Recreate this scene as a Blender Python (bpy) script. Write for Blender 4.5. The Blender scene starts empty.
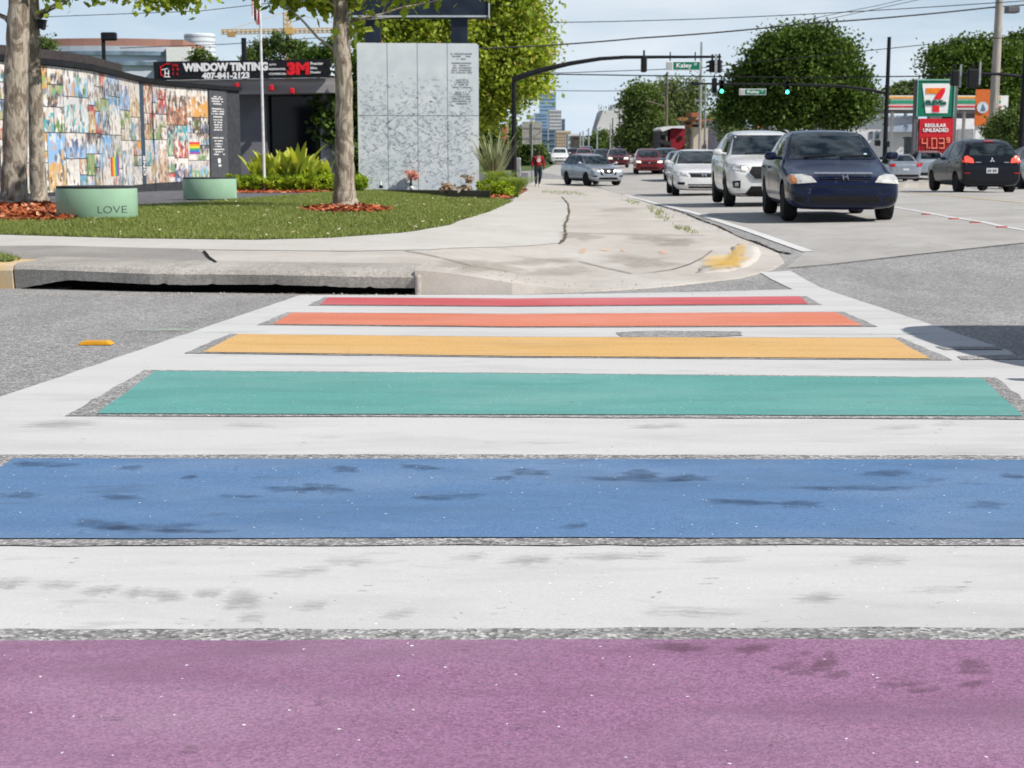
import bpy, bmesh, math, random
import numpy as np
from mathutils import Vector, Matrix, Euler
from mathutils.geometry import tessellate_polygon
from mathutils.bvhtree import BVHTree
random.seed(7); RNG = np.random.default_rng(11)
SC = bpy.context.scene
COL = SC.collection
R = math.radians

# ------------------------------------------------------------------ camera
F = 1500.0; PITCH = math.atan(234.0/F); CAMZ = 0.9
cam_d = bpy.data.cameras.new('camera'); cam = bpy.data.objects.new('camera', cam_d); COL.objects.link(cam)
cam.location = (0, 0, CAMZ); cam.rotation_euler = (math.pi/2-PITCH, 0, 0)
cam_d.sensor_width = 36; cam_d.lens = F/1024*36; cam_d.clip_start = 0.05; cam_d.clip_end = 9000
cam_d.dof.use_dof = True; cam_d.dof.focus_distance = 4.3; cam_d.dof.aperture_fstop = 12.5
SC.camera = cam
# ------------------------------------------------------------------ light
SUN_AZ = R(-27)      # from +X, swung towards the camera side
SUN_EL = R(43)
to_sun = Vector((math.cos(SUN_EL)*math.cos(SUN_AZ), math.cos(SUN_EL)*math.sin(SUN_AZ), math.sin(SUN_EL)))
sd = bpy.data.lights.new('sun', 'SUN'); sd.energy = 5.0; sd.angle = R(0.55); sd.color = (1.0, 0.945, 0.87)
sun = bpy.data.objects.new('sun', sd); COL.objects.link(sun); sun.rotation_euler = to_sun.to_track_quat('Z', 'Y').to_euler()
world = bpy.data.worlds.new('World'); SC.world = world; world.use_nodes = True
wn = world.node_tree; wn.nodes.clear()
def wnode(t, **k):
    n = wn.nodes.new(t)
    for a, b in k.items(): setattr(n, a, b)
    return n
w_out = wnode('ShaderNodeOutputWorld'); w_bg = wnode('ShaderNodeBackground'); w_bg.inputs[1].default_value = 0.07
sky = wnode('ShaderNodeTexSky', sky_type='NISHITA', sun_disc=False)
sky.sun_elevation = SUN_EL; sky.sun_rotation = R(117); sky.air_density = 1.0; sky.dust_density = 0.25; sky.ozone_density = 3.0
tc = wnode('ShaderNodeTexCoord'); mp = wnode('ShaderNodeMapping'); mp.inputs['Scale'].default_value = (1.0, 1.0, 5.0)
nz = wnode('ShaderNodeTexNoise'); nz.inputs['Scale'].default_value = 4.2; nz.inputs['Detail'].default_value = 7; nz.inputs['Roughness'].default_value = 0.55; nz.inputs['Distortion'].default_value = 0.3
cr = wnode('ShaderNodeValToRGB'); cr.color_ramp.elements[0].position = 0.42; cr.color_ramp.elements[0].color = (0, 0, 0, 1); cr.color_ramp.elements[1].position = 0.70; cr.color_ramp.elements[1].color = (.7, .7, .7, 1)
mx = wnode('ShaderNodeMix', data_type='RGBA'); mx.inputs[7].default_value = (12.5, 13, 13.6, 1)
wn.links.new(tc.outputs['Generated'], mp.inputs[0]); wn.links.new(mp.outputs[0], nz.inputs['Vector']); wn.links.new(nz.outputs[0], cr.inputs[0])
wn.links.new(cr.outputs[0], mx.inputs[0]); tint = wnode('ShaderNodeMix', data_type='RGBA', blend_type='MULTIPLY'); tint.inputs[0].default_value = 1; tint.inputs[7].default_value = (1.1, 1.1, 1.12, 1); wn.links.new(sky.outputs[0], tint.inputs[6]); hz = wnode('ShaderNodeMix', data_type='RGBA'); hz.inputs[7].default_value = (9.6, 11.6, 14.2, 1)
sepz = wnode('ShaderNodeSeparateXYZ'); wn.links.new(tc.outputs['Generated'], sepz.inputs[0]); mrz = wnode('ShaderNodeMapRange'); mrz.inputs[1].default_value = 0; mrz.inputs[2].default_value = .20; mrz.inputs[3].default_value = .85; mrz.inputs[4].default_value = 0
wn.links.new(sepz.outputs[2], mrz.inputs[0]); wn.links.new(mrz.outputs[0], hz.inputs[0]); wn.links.new(tint.outputs[2], hz.inputs[6]); wn.links.new(hz.outputs[2], mx.inputs[6]); wn.links.new(mx.outputs[2], w_bg.inputs[0]); wn.links.new(w_bg.outputs[0], w_out.inputs[0])
SC.view_settings.view_transform = 'Standard'; SC.view_settings.look = 'None'; SC.view_settings.gamma = 1; SC.view_settings.exposure = 0.10
SC.render.engine = 'CYCLES'; SC.cycles.max_bounces = 6; SC.cycles.transparent_max_bounces = 12; SC.cycles.use_denoising = True
SC.cycles.diffuse_bounces = 3; SC.cycles.glossy_bounces = 3; SC.cycles.caustics_reflective = False; SC.cycles.caustics_refractive = False

# ------------------------------------------------------------------ measuring helpers
cp, sp = math.cos(PITCH), math.sin(PITCH)
def ray(px, py):
    u = (px-512)/F; v = (384-py)/F
    return (u, cp+v*sp, -sp+v*cp)          # world direction (x, y, z)
def at(px, py, Y):
    d = ray(px, py); t = Y/d[1]; return Vector((d[0]*t, Y, CAMZ+d[2]*t))
def sst(t): t = max(0., min(1., t)); return t*t*(3-2*t)
_k = [(-20, .55), (14, -.385), (15, -.38), (16, -.362), (18, -.30), (20, -.245), (22, -.21), (27, -.235), (32, -.315), (37, -.40), (42, -.47), (47, -.55), (54, -.65), (62, -.79), (70, -.89), (76, -.93), (84, -.90), (98, -.72), (142, -.69), (170, -.58), (260, -.6), (9000, -.6)]
KN = sorted(set([a for a, _ in _k] + [-5, 0, 5, 10, 12, 17, 19, 24.5, 29.5, 34.5, 50, 58, 66, 80, 91, 120]))
def _cr(Y):
    ks = [a for a, _ in _k]; vs = [b for _, b in _k]
    return float(np.interp(Y, ks, vs))
KV = [_cr(a) for a in KN]
def zr(Y): return float(np.interp(Y, KN, KV))
XB = [3.5, 12.5]
def road_z(x, Y): return zr(Y)+.02*max(0., min(9., x-3.5))
def walk_z(x, Y):
    kk = .22 if Y < 15 else (.08 if Y > 20 else .22-.14*(Y-15)/5)
    return road_z(x, Y) + kk + (.02-kk)*sst((x+.95)/1.7)
XW = [-.95+i*.17 for i in range(11)]
YW = [15, 16, 17, 18, 19, 20]
def G(px, py, surf=road_z):
    d = ray(px, py); lo = .5; 
    def f(t): return CAMZ+d[2]*t-surf(d[0]*t, d[1]*t)
    t = .5
    while f(t) > 0 and t < 6000: lo = t; t *= 1.01
    hi = t
    for _ in range(30):
        m = (lo+hi)/2
        if f(m) > 0: lo = m
        else: hi = m
    t = hi; return Vector((d[0]*t, d[1]*t, CAMZ+d[2]*t))

# ------------------------------------------------------------------ tagging
def tag(o, label=None, cat=None, group=None, kind=None):
    if label: o['label'] = label
    if cat: o['category'] = cat
    if group: o['group'] = group
    if kind: o['kind'] = kind
    return o
def thing(name, label, cat, loc=(0, 0, 0), rz=0, group=None):
    o = bpy.data.objects.new(name, None); COL.objects.link(o); o.location = loc; o.rotation_euler = (0, 0, rz); o.empty_display_size = .2
    return tag(o, label, cat, group)

# ------------------------------------------------------------------ materials
MATS = {}
def mat(name, col, rough=.6, metal=0., var=.12, vscale=6., bump=0., bscale=40., col2=None, spec=.22, emit=None, es=0., coat=0., stretch=None, p2=(.4, .65), detail=4):
    if name in MATS: return MATS[name]
    m = bpy.data.materials.new(name); m.use_nodes = True; nt = m.node_tree; b = nt.nodes['Principled BSDF']; MATS[name] = m
    b.inputs['Roughness'].default_value = rough; b.inputs['Metallic'].default_value = metal; b.inputs['Specular IOR Level'].default_value = spec
    if coat: b.inputs['Coat Weight'].default_value = coat; b.inputs['Coat Roughness'].default_value = .05
    t = nt.nodes.new('ShaderNodeTexCoord'); mp = nt.nodes.new('ShaderNodeMapping'); nt.links.new(t.outputs['Object'], mp.inputs[0])
    if stretch: mp.inputs['Scale'].default_value = stretch
    n = nt.nodes.new('ShaderNodeTexNoise'); n.inputs['Scale'].default_value = vscale; n.inputs['Detail'].default_value = detail; nt.links.new(mp.outputs[0], n.inputs['Vector'])
    r = nt.nodes.new('ShaderNodeValToRGB'); e = r.color_ramp.elements
    c2 = col2 if col2 else tuple(min(1, c*(1+var)) for c in col)
    c1 = col if col2 else tuple(c*(1-var) for c in col)
    e[0].position, e[1].position = p2; e[0].color = (*c1, 1); e[1].color = (*c2, 1)
    nt.links.new(n.outputs[0], r.inputs[0]); nt.links.new(r.outputs[0], b.inputs['Base Color'])
    if bump:
        n2 = nt.nodes.new('ShaderNodeTexNoise'); n2.inputs['Scale'].default_value = bscale; n2.inputs['Detail'].default_value = 5; nt.links.new(mp.outputs[0], n2.inputs['Vector'])
        bp = nt.nodes.new('ShaderNodeBump'); bp.inputs['Strength'].default_value = bump; bp.inputs['Distance'].default_value = .02
        nt.links.new(n2.outputs[0], bp.inputs['Height']); nt.links.new(bp.outputs[0], b.inputs['Normal'])
    if emit:
        b.inputs['Emission Color'].default_value = (*emit, 1); b.inputs['Emission Strength'].default_value = es
    return m
def mixn(nt, fac, a, b, blend='MIX'):
    m = nt.nodes.new('ShaderNodeMix'); m.data_type = 'RGBA'; m.blend_type = blend
    for i, v in ((0, fac), (6, a), (7, b)):
        if hasattr(v, 'is_linked') or hasattr(v, 'links'): nt.links.new(v, m.inputs[i])
        else: m.inputs[i].default_value = v if i == 0 else (*v, 1)
    return m.outputs[2]
def noise(nt, vec, scale, detail=4, rough=.5, lo=.4, hi=.6, dist=0, a=0., b=1.):
    n = nt.nodes.new('ShaderNodeTexNoise'); n.inputs['Scale'].default_value = scale; n.inputs['Detail'].default_value = detail; n.inputs['Roughness'].default_value = rough; n.inputs['Distortion'].default_value = dist
    nt.links.new(vec, n.inputs['Vector']); r = nt.nodes.new('ShaderNodeMapRange'); r.inputs[1].default_value = lo; r.inputs[2].default_value = hi; r.inputs[3].default_value = a; r.inputs[4].default_value = b
    nt.links.new(n.outputs[0], r.inputs[0]); return r.outputs[0]
def vecs(nt, sc=(1, 1, 1), loc=(0, 0, 0)):
    t = nt.nodes.new('ShaderNodeTexCoord'); mp = nt.nodes.new('ShaderNodeMapping'); nt.links.new(t.outputs['Object'], mp.inputs[0]); mp.inputs['Scale'].default_value = sc; mp.inputs['Location'].default_value = loc
    return mp.outputs[0]
def ramp(nt, fac, stops, const=False):
    r = nt.nodes.new('ShaderNodeValToRGB'); e = r.color_ramp.elements
    if const: r.color_ramp.interpolation = 'CONSTANT'
    while len(e) < len(stops): e.new(.5)
    for i, (p, c) in enumerate(stops): e[i].position = p; e[i].color = (*c, 1)
    nt.links.new(fac, r.inputs[0]); return r.outputs[0]
def newmat(name):
    m = bpy.data.materials.new(name); m.use_nodes = True; MATS[name] = m; return m, m.node_tree, m.node_tree.nodes['Principled BSDF']
def bumpn(nt, b, h, s=.4, d=.01):
    bp = nt.nodes.new('ShaderNodeBump'); bp.inputs['Strength'].default_value = s; bp.inputs['Distance'].default_value = d
    nt.links.new(h, bp.inputs['Height']); nt.links.new(bp.outputs[0], b.inputs['Normal'])
def voro(nt, vec, scale, out='Color', feature='F1'):
    v = nt.nodes.new('ShaderNodeTexVoronoi'); v.feature = feature; v.inputs['Scale'].default_value = scale; nt.links.new(vec, v.inputs['Vector']); return v.outputs[out]

def asphalt():
    m, nt, b = newmat('asphalt'); v = vecs(nt)
    s = nt.nodes.new('ShaderNodeSeparateColor'); nt.links.new(voro(nt, v, 105), s.inputs[0])
    c = ramp(nt, s.outputs[0], [(0, (.11, .107, .102)), (.3, (.205, .20, .192)), (.62, (.32, .312, .30)), (.85, (.46, .445, .425)), (.97, (.66, .64, .60))])
    s2 = nt.nodes.new('ShaderNodeSeparateColor'); nt.links.new(voro(nt, v, 24), s2.inputs[0])
    c = mixn(nt, .28, c, ramp(nt, s2.outputs[1], [(0, (.1, .1, .11)), (1, (.36, .36, .37))]))
    big = noise(nt, vecs(nt, (1.6, .5, 1), (2, 2, 0)), .9, 6, .65, .3, .7, a=.78, b=1.14)
    mm = nt.nodes.new('ShaderNodeVectorMath'); mm.operation = 'SCALE'; nt.links.new(c, mm.inputs[0]); nt.links.new(big, mm.inputs[3])
    nt.links.new(mm.outputs[0], b.inputs['Base Color']); b.inputs['Roughness'].default_value = .85
    bumpn(nt, b, voro(nt, v, 105, 'Distance'), .28, .005); return m
ASPH = asphalt()
def paint(name, col, dirt=.55, spots=0., grain=.2, worn=.02, bump=.16):
    """road paint on aggregate: fine grain, worn-through specks, scuffs and stretched stains"""
    m, nt, b = newmat(name); v = vecs(nt)
    s = nt.nodes.new('ShaderNodeSeparateColor'); nt.links.new(voro(nt, v, 190), s.inputs[0])
    base = mixn(nt, s.outputs[0], tuple(c*(1-grain) for c in col), tuple(min(1, c*(1+grain*.6)) for c in col))
    vs = vecs(nt, (.45, 1.6, 1), (3.7, 1.3, 0))
    d = noise(nt, vs, 2.2, 7, .65, .45, .75, .4)
    base = mixn(nt, d, base, tuple(c*(1-.42*dirt) for c in col))
    lightp = noise(nt, vecs(nt, (.6, 1, 1), (9, 4, 2)), 1.3, 4, .6, .45, .8, a=0, b=.22)
    base = mixn(nt, lightp, base, tuple(min(1, .45+.5*c) for c in col))
    if spots:
        sp_ = noise(nt, vecs(nt, (1.0, 2.6, 1), (1.1, 6.2, 0)), 3.1, 3, .55, .635, .72, .3, a=0, b=spots*.7)
        base = mixn(nt, sp_, base, tuple(c*.42+.03 for c in col))
    w = noise(nt, v, 60, 3, .7, .70-worn, .74-worn)
    base = mixn(nt, w, base, (.2, .2, .205))
    s3 = nt.nodes.new('ShaderNodeSeparateColor'); nt.links.new(voro(nt, v, 210), s3.inputs[0])
    lt = nt.nodes.new('ShaderNodeMath'); lt.operation = 'GREATER_THAN'; lt.inputs[1].default_value = .9992; nt.links.new(s3.outputs[2], lt.inputs[0])
    base = mixn(nt, lt.outputs[0], base, (.85, .83, .8))
    nt.links.new(base, b.inputs['Base Color']); b.inputs['Roughness'].default_value = .75; b.inputs['Specular IOR Level'].default_value = .2
    bumpn(nt, b, voro(nt, v, 170, 'Distance'), bump, .004); return m
P_WHITE = paint('white road paint', (.565, .563, .555), .5, .45, .06, .0, .07)
P_RED = paint('red road paint', (.55, .115, .125), .4)
P_ORANGE = paint('orange road paint', (.66, .22, .135), .5)
P_YELLOW = paint('yellow road paint', (.66, .41, .155), .5)
P_TEAL = paint('teal road paint', (.125, .35, .32), .55, .3)
P_BLUE = paint('blue road paint', (.11, .21, .375), .6, .7)
P_PURPLE = paint('purple road paint', (.30, .155, .26), .8, .2, .30, .03, .2)
def concrete(name, col, col2, grain=.15, stain=.35, crack=.0):
    m, nt, b = newmat(name); v = vecs(nt)
    base = mixn(nt, noise(nt, v, .8, 6, .65, .35, .68), col, col2)
    base = mixn(nt, noise(nt, v, 45, 4, .7, .35, .65, a=0, b=grain), base, tuple(c*.45 for c in col))
    base = mixn(nt, noise(nt, vecs(nt, (1, .5, 1), (5, 5, 0)), 2.6, 6, .7, .52, .75, .5, a=0, b=stain), base, tuple(c*.55 for c in col))
    nt.links.new(base, b.inputs['Base Color']); b.inputs['Roughness'].default_value = .85; b.inputs['Specular IOR Level'].default_value = .3
    bumpn(nt, b, noise(nt, v, 60, 5, .7, .2, .8), .35, .006); return m
C_ROAD = concrete('road concrete', (.37, .355, .33), (.49, .475, .45), .22, .38)
C_WALK = concrete('sidewalk concrete', (.46, .425, .38), (.58, .55, .505), .15, .35)
C_NEW = concrete('smooth sidewalk concrete', (.50, .48, .44), (.57, .555, .52), .10, .22)
C_OLD = concrete('weathered slab concrete', (.30, .285, .265), (.42, .40, .37), .6, .4)
C_CURB = concrete('curb concrete', (.36, .335, .30), (.56, .53, .48), .6, .6)
C_YEL = concrete('yellow curb paint', (.66, .42, .12), (.56, .50, .42), .2, .3)
LAWN = mat('lawn soil', (.075, .115, .03), .95, var=.3, vscale=2.2, bump=.5, bscale=50, col2=(.14, .17, .05))
BLADE = None
MULCH = mat('red mulch', (.22, .055, .02), .9, vscale=30, bump=1., bscale=45, col2=(.46, .15, .07))
BLACKM = mat('black paint', (.012, .013, .016), .45, var=.3, bump=.05)
NAVY = mat('dark navy paint', (.018, .026, .042), .35, var=.2, vscale=2)
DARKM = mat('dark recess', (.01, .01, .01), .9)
STEEL = mat('galvanised steel', (.38, .39, .40), .45, metal=.6, var=.15, vscale=9)
WHITE = mat('white paint', (.78, .78, .77), .5, var=.06, vscale=3)
WHITEG = mat('white letters', (.82, .82, .82), .5, var=.02)
REDP = mat('red sign face', (.55, .02, .03), .35, var=.08)
GREENP = mat('green sign face', (.01, .17, .10), .35, var=.08)
ORANGEP = mat('orange sign face', (.62, .15, .035), .45, var=.08)
WOOD = mat('weathered pole wood', (.16, .13, .105), .85, var=.3, vscale=5, stretch=(4, 4, .5))
CONCP = mat('concrete pole', (.36, .33, .29), .85, var=.15, vscale=4, stretch=(3, 3, .4), bump=.2)

# ------------------------------------------------------------------ mesh builder
class MB:
    def __init__(s): s.v = []; s.f = []
    def add(s, vs, fs):
        o = len(s.v); s.v += [tuple(v) for v in vs]; s.f += [tuple(i+o for i in f) for f in fs]; return s
    def box(s, c, size, rz=0, M=None, bev=0):
        hx, hy, hz = size[0]/2, size[1]/2, size[2]/2
        if bev:
            b = min(bev, hx*.8, hy*.8, hz*.8); pts = []
            bm = bmesh.new(); bmesh.ops.create_cube(bm, size=1); 
            for v in bm.verts: v.co = Vector((v.co.x*size[0], v.co.y*size[1], v.co.z*size[2]))
            bmesh.ops.bevel(bm, geom=bm.edges[:], offset=b, segments=2, profile=.5, affect='EDGES')
            vs = [v.co.copy() for v in bm.verts]; bm.verts.index_update(); fs = [[v.index for v in f.verts] for f in bm.faces]; bm.free()
        else:
            vs = [Vector((x, y, z)) for x in (-hx, hx) for y in (-hy, hy) for z in (-hz, hz)]
            fs = [(0, 1, 3, 2), (4, 6, 7, 5), (0, 4, 5, 1), (2, 3, 7, 6), (0, 2, 6, 4), (1, 5, 7, 3)]
        Rm = M if M else Matrix.Rotation(rz, 3, 'Z')
        return s.add([Rm @ v + Vector(c) for v in vs], fs)
    def tube(s, pts, rad, n=8, cap=True):
        pts = [Vector(p) for p in pts]; 
        if not hasattr(rad, '__len__'): rad = [rad]*len(pts)
        vs = []; fs = []
        up = Vector((.013, .021, 1)).normalized(); prev = None
        for i, p in enumerate(pts):
            t = (pts[min(i+1, len(pts)-1)]-pts[max(i-1, 0)]).normalized()
            a = t.orthogonal().normalized() if prev is None else (prev-t*prev.dot(t)).normalized()
            prev = a; b = t.cross(a)
            for k in range(n):
                th = 2*math.pi*k/n; vs.append(p+(a*math.cos(th)+b*math.sin(th))*rad[i])
        for i in range(len(pts)-1):
            for k in range(n):
                fs.append((i*n+k, i*n+(k+1) % n, (i+1)*n+(k+1) % n, (i+1)*n+k))
        if cap: fs.append(tuple(range(n))[::-1]); fs.append(tuple((len(pts)-1)*n+k for k in range(n)))
        return s.add(vs, fs)
    def lathe(s, prof, c=(0, 0, 0), n=24, M=None, sx=1., sy=1.):
        vs = []; fs = []; c = Vector(c)
        for (r, z) in prof:
            for k in range(n):
                th = 2*math.pi*k/n; p = Vector((r*math.cos(th)*sx, r*math.sin(th)*sy, z)); vs.append((M @ p if M else p)+c)
        for i in range(len(prof)-1):
            for k in range(n): fs.append((i*n+k, i*n+(k+1) % n, (i+1)*n+(k+1) % n, (i+1)*n+k))
        if prof[0][0] > 0: fs.append(tuple(range(n))[::-1])
        if prof[-1][0] > 0: fs.append(tuple((len(prof)-1)*n+k for k in range(n)))
        return s.add(vs, fs)
    def prism(s, poly, o, ex, ey, en):
        """polygon in the plane (ex, ey) at o, extruded by vector en"""
        o = Vector(o); ex = Vector(ex); ey = Vector(ey); en = Vector(en); n = len(poly)
        a = [o+ex*p[0]+ey*p[1] for p in poly]; vs = a+[p+en for p in a]
        tri = tessellate_polygon([[Vector((p[0], p[1], 0)) for p in poly]])
        fs = [tuple(t) for t in tri]+[tuple(i+n for i in t)[::-1] for t in tri]+[(i, (i+1) % n, (i+1) % n+n, i+n) for i in range(n)]
        return s.add(vs, fs)
    def build(s, name, m=None, parent=None, local=False, smooth=False, mods=None):
        me = bpy.data.meshes.new(name)
        off = Vector((0, 0, 0))
        if parent is not None and not local:
            off = Vector(parent.location)
            if parent.parent is not None: off = off+Vector(parent.parent.location)
        me.from_pydata([(v[0]-off.x, v[1]-off.y, v[2]-off.z) for v in s.v], [], s.f); me.update()
        bm = bmesh.new(); bm.from_mesh(me); bmesh.ops.recalc_face_normals(bm, faces=bm.faces[:]); bm.to_mesh(me); bm.free()
        return link(name, me, m, parent, smooth)
def link(name, me, m, parent=None, smooth=False):
    o = bpy.data.objects.new(name, me); COL.objects.link(o)
    if m:
        for mm in (m if isinstance(m, (list, tuple)) else [m]): me.materials.append(mm)
    if parent is not None: o.parent = parent
    if smooth:
        me.polygons.foreach_set('use_smooth', [True]*len(me.polygons))
        if smooth != 'all':
            try: me.set_sharp_from_angle(angle=R(38))
            except Exception: pass
    return o
def text_geo(txt, bold=.0, ext=.0):
    cu = bpy.data.curves.new('t', 'FONT'); cu.body = txt; cu.offset = bold; cu.extrude = ext; cu.resolution_u = 3
    o = bpy.data.objects.new('t', cu); COL.objects.link(o); dg = bpy.context.evaluated_depsgraph_get(); dg.update()
    me = bpy.data.meshes.new_from_object(o.evaluated_get(dg)); vs = [v.co.copy() for v in me.vertices]; fs = [tuple(p.vertices) for p in me.polygons]
    bpy.data.objects.remove(o); bpy.data.curves.remove(cu); bpy.data.meshes.remove(me); return vs, fs
def text_on(mb, txt, o, ex, ey, w, h, en=(0, 0, 0), bold=.0, thick=.01, fn=None):
    """text filling the w x h box whose lower left corner is o"""
    vs, fs = text_geo(txt, bold, 1.0)
    x0 = min(v.x for v in vs); x1 = max(v.x for v in vs); y0 = min(v.y for v in vs); y1 = max(v.y for v in vs)
    ex = Vector(ex).normalized(); ey = Vector(ey).normalized(); n = ex.cross(ey); o = Vector(o)
    out = []
    for v in vs:
        a = (v.x-x0)/(x1-x0)*w; b = (v.y-y0)/(y1-y0)*h; c = (v.z)*thick/2
        out.append(fn(a, b, c) if fn else o+ex*a+ey*b+n*c)
    mb.add(out, fs)
def glyphs(mb, o, ex, ey, w, h, n, t=.008, rnd=random):
    """a row of tiny letter-like strokes standing in for writing too small to read"""
    ex = Vector(ex).normalized(); ey = Vector(ey).normalized(); nn = ex.cross(ey); o = Vector(o); cw = w/n
    for i in range(n):
        if rnd.random() < .13: continue
        x = i*cw; k = rnd.choice((0, 1, 2, 3)); lw = cw*.26
        def bar(ax, ay, bw, bh): mb.prism([(ax, ay), (ax+bw, ay), (ax+bw, ay+bh), (ax, ay+bh)], o, ex, ey, nn*t)
        bar(x, 0, lw, h)
        if k in (0, 1): bar(x+lw, h-h*.22, cw*.4, h*.22)
        if k in (1, 2): bar(x+lw, 0, cw*.4, h*.22)
        if k in (0, 3): bar(x+cw*.5, 0, lw, h*.78)

# ------------------------------------------------------------------ ground sheets
def sheet(name, poly, m, surf=road_z, dz=0., skirt=0., kind='structure', extra_x=(), extra_y=(), parent=None, fine=None, skirt_mat=None):
    pts = [Vector((p[0], p[1], 0)) for p in poly]
    bm = bmesh.new(); vs = [bm.verts.new(p) for p in pts]
    for t in tessellate_polygon([pts]):
        try: bm.faces.new([vs[i] for i in t])
        except ValueError: pass
    x0 = min(p.x for p in pts); x1 = max(p.x for p in pts); y0 = min(p.y for p in pts); y1 = max(p.y for p in pts)
    xs = [x for x in list(XB)+list(extra_x)+(XW if surf is walk_z else []) if x0 < x < x1]
    ys = [y for y in list(KN)+list(extra_y)+(YW if surf is walk_z else []) if y0 < y < y1]
    if fine:
        xs += list(np.arange(x0+fine, x1, fine)); ys += list(np.arange(y0+fine, y1, fine))
    for x in sorted(set(xs)): bmesh.ops.bisect_plane(bm, geom=bm.verts[:]+bm.edges[:]+bm.faces[:], plane_co=(x, 0, 0), plane_no=(1, 0, 0), dist=1e-5)
    for y in sorted(set(ys)): bmesh.ops.bisect_plane(bm, geom=bm.verts[:]+bm.edges[:]+bm.faces[:], plane_co=(0, y, 0), plane_no=(0, 1, 0), dist=1e-5)
    for v in bm.verts: v.co.z = surf(v.co.x, v.co.y)+(dz(v.co.x, v.co.y) if callable(dz) else dz)
    bmesh.ops.recalc_face_normals(bm, faces=bm.faces[:])
    if sum(f.normal.z for f in bm.faces) < 0: bmesh.ops.reverse_faces(bm, faces=bm.faces[:])
    if skirt:
        be = [e for e in bm.edges if e.is_boundary]
        r = bmesh.ops.extrude_edge_only(bm, edges=be)
        for v in [g for g in r['geom'] if isinstance(g, bmesh.types.BMVert)]: v.co.z -= skirt
    me = bpy.data.meshes.new(name); bm.to_mesh(me); bm.free()
    o = link(name, me, m, parent)
    if kind and parent is None: o['kind'] = kind
    return o
def road_hi(x, Y): return road_z(x, Y)+.011
def gp(pts, surf=road_z): return [tuple(G(x, y, surf)[:2]) for x, y in pts]
def wob(poly, amp, step, rnd=None):
    rnd = rnd or random; out = []; n = len(poly)
    for i in range(n):
        a = Vector(poly[i][:2]); b = Vector(poly[(i+1) % n][:2]); L = (b-a).length; k = max(1, int(L/step)); d = (b-a)/max(L, 1e-6); nn = Vector((-d.y, d.x))
        for j in range(k):
            p = a+(b-a)*j/k
            if j: p += nn*rnd.uniform(-amp, amp)
            out.append((p.x, p.y))
    return out
def ribbon(pts, w):
    pts = [Vector(p[:2]) for p in pts]; L = []; Rr = []
    for i, p in enumerate(pts):
        t = (pts[min(i+1, len(pts)-1)]-pts[max(i-1, 0)]).normalized(); n = Vector((-t.y, t.x)); ww = w[i] if hasattr(w, '__len__') else w
        L.append(p+n*ww/2); Rr.append(p-n*ww/2)
    return [tuple(p) for p in L+Rr[::-1]]

# road: one sheet of asphalt out to the horizon
sheet('road', [(-4000, -20), (4000, -20), (4000, 8500), (-4000, 8500)], ASPH)
far_dir = Vector((63/F, 1))
# concrete avenue
edge = [(790, 268.5), (806, 251), (770, 238), (735, 226), (700, 214.5), (640, 199.5), (600, 187), (575, 181), (545, 173), (532, 168.5), (524, 163)]
e0 = gp(edge); r0 = gp([(1024, 243)])[0]; k0 = gp([(800, 268)])[0]
dirv = (Vector(r0)-Vector(gp([(787, 268)])[0])).normalized()
far_r = Vector(r0)+dirv*40
sheet('avenue_pavement', [tuple(gp([(787, 268)])[0])]+e0[1:]+[(e0[-1][0]+30, 700), (200, 700), (200, 60), (60, 34)]+[tuple(far_r), r0], C_ROAD, dz=.004)
# side street crosswalk --------------------------------------------------
A = Vector(gp([(300, 294.5)], road_hi)[0]); B = Vector(gp([(0, 396)], road_hi)[0]); Ld = (B-A).normalized()
C_ = Vector(gp([(790, 270)], road_hi)[0]); D_ = Vector(gp([(998, 346)], road_hi)[0]); Rd = (D_-C_).normalized()
white = [tuple(A), tuple(A+Ld*(A.y-1.2)/(-Ld.y))]+[tuple(C_+Rd*(C_.y-1.2)/(-Rd.y)), tuple(C_)]+gp([(760, 273), (793, 289.8), (700, 292.6), (512, 295.6)])
cw = sheet('crosswalk', wob(white, .006, .25), P_WHITE, dz=.006)
def stripe(name, col, gap):
    sheet('bare_asphalt_joint', wob(gp(gap, road_hi), .008, .12), ASPH, dz=.009)
    return sheet(name, wob(gp(col, road_hi), .004, .15), {'red': P_RED, 'orange': P_ORANGE, 'yellow': P_YELLOW, 'teal': P_TEAL, 'blue': P_BLUE, 'purple': P_PURPLE}[name.split('_')[0]], dz=.012)
stripe('red_stripe', [(328.5, 297.3), (512, 298.5), (800, 296.2), (808, 303.8), (512, 306), (320, 304.6)], [(324, 296.9), (512, 298.1), (806, 295.9), (822, 304.2), (512, 306.3), (308, 305)])
stripe('orange_stripe', [(292, 312.5), (512, 314), (836, 312), (862, 325.6), (512, 326.5), (273, 324)], [(287, 311.9), (512, 313.4), (843, 311.4), (878, 326.2), (512, 327), (257, 324.5)])
stripe('yellow_stripe', [(238, 334), (512, 337), (893, 338), (930, 358.6), (512, 356), (203, 352)], [(230, 333.4), (512, 336.2), (901, 337.2), (953, 359.6), (512, 357), (184, 352.7)])
stripe('teal_stripe', [(155, 371), (512, 373.6), (982, 378.3), (1023, 415.8), (512, 414.4), (97, 413.6)], [(144, 369.6), (512, 372.2), (996, 377), (1050, 418.6), (512, 416.6), (65, 415.2)])
stripe('blue_stripe', [(14, 458.5), (512, 459), (1130, 460), (1250, 539), (512, 537.5), (-112, 539)], [(-5, 454), (512, 453.8), (1150, 455), (1270, 544.6), (512, 544), (-140, 545)])
stripe('purple_stripe', [(-330, 641), (512, 640), (1400, 639), (2100, 990), (512, 1000), (-1100, 990)], [(-360, 629), (512, 627), (1430, 626), (2150, 1010), (512, 1015), (-1150, 1010)])
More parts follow.
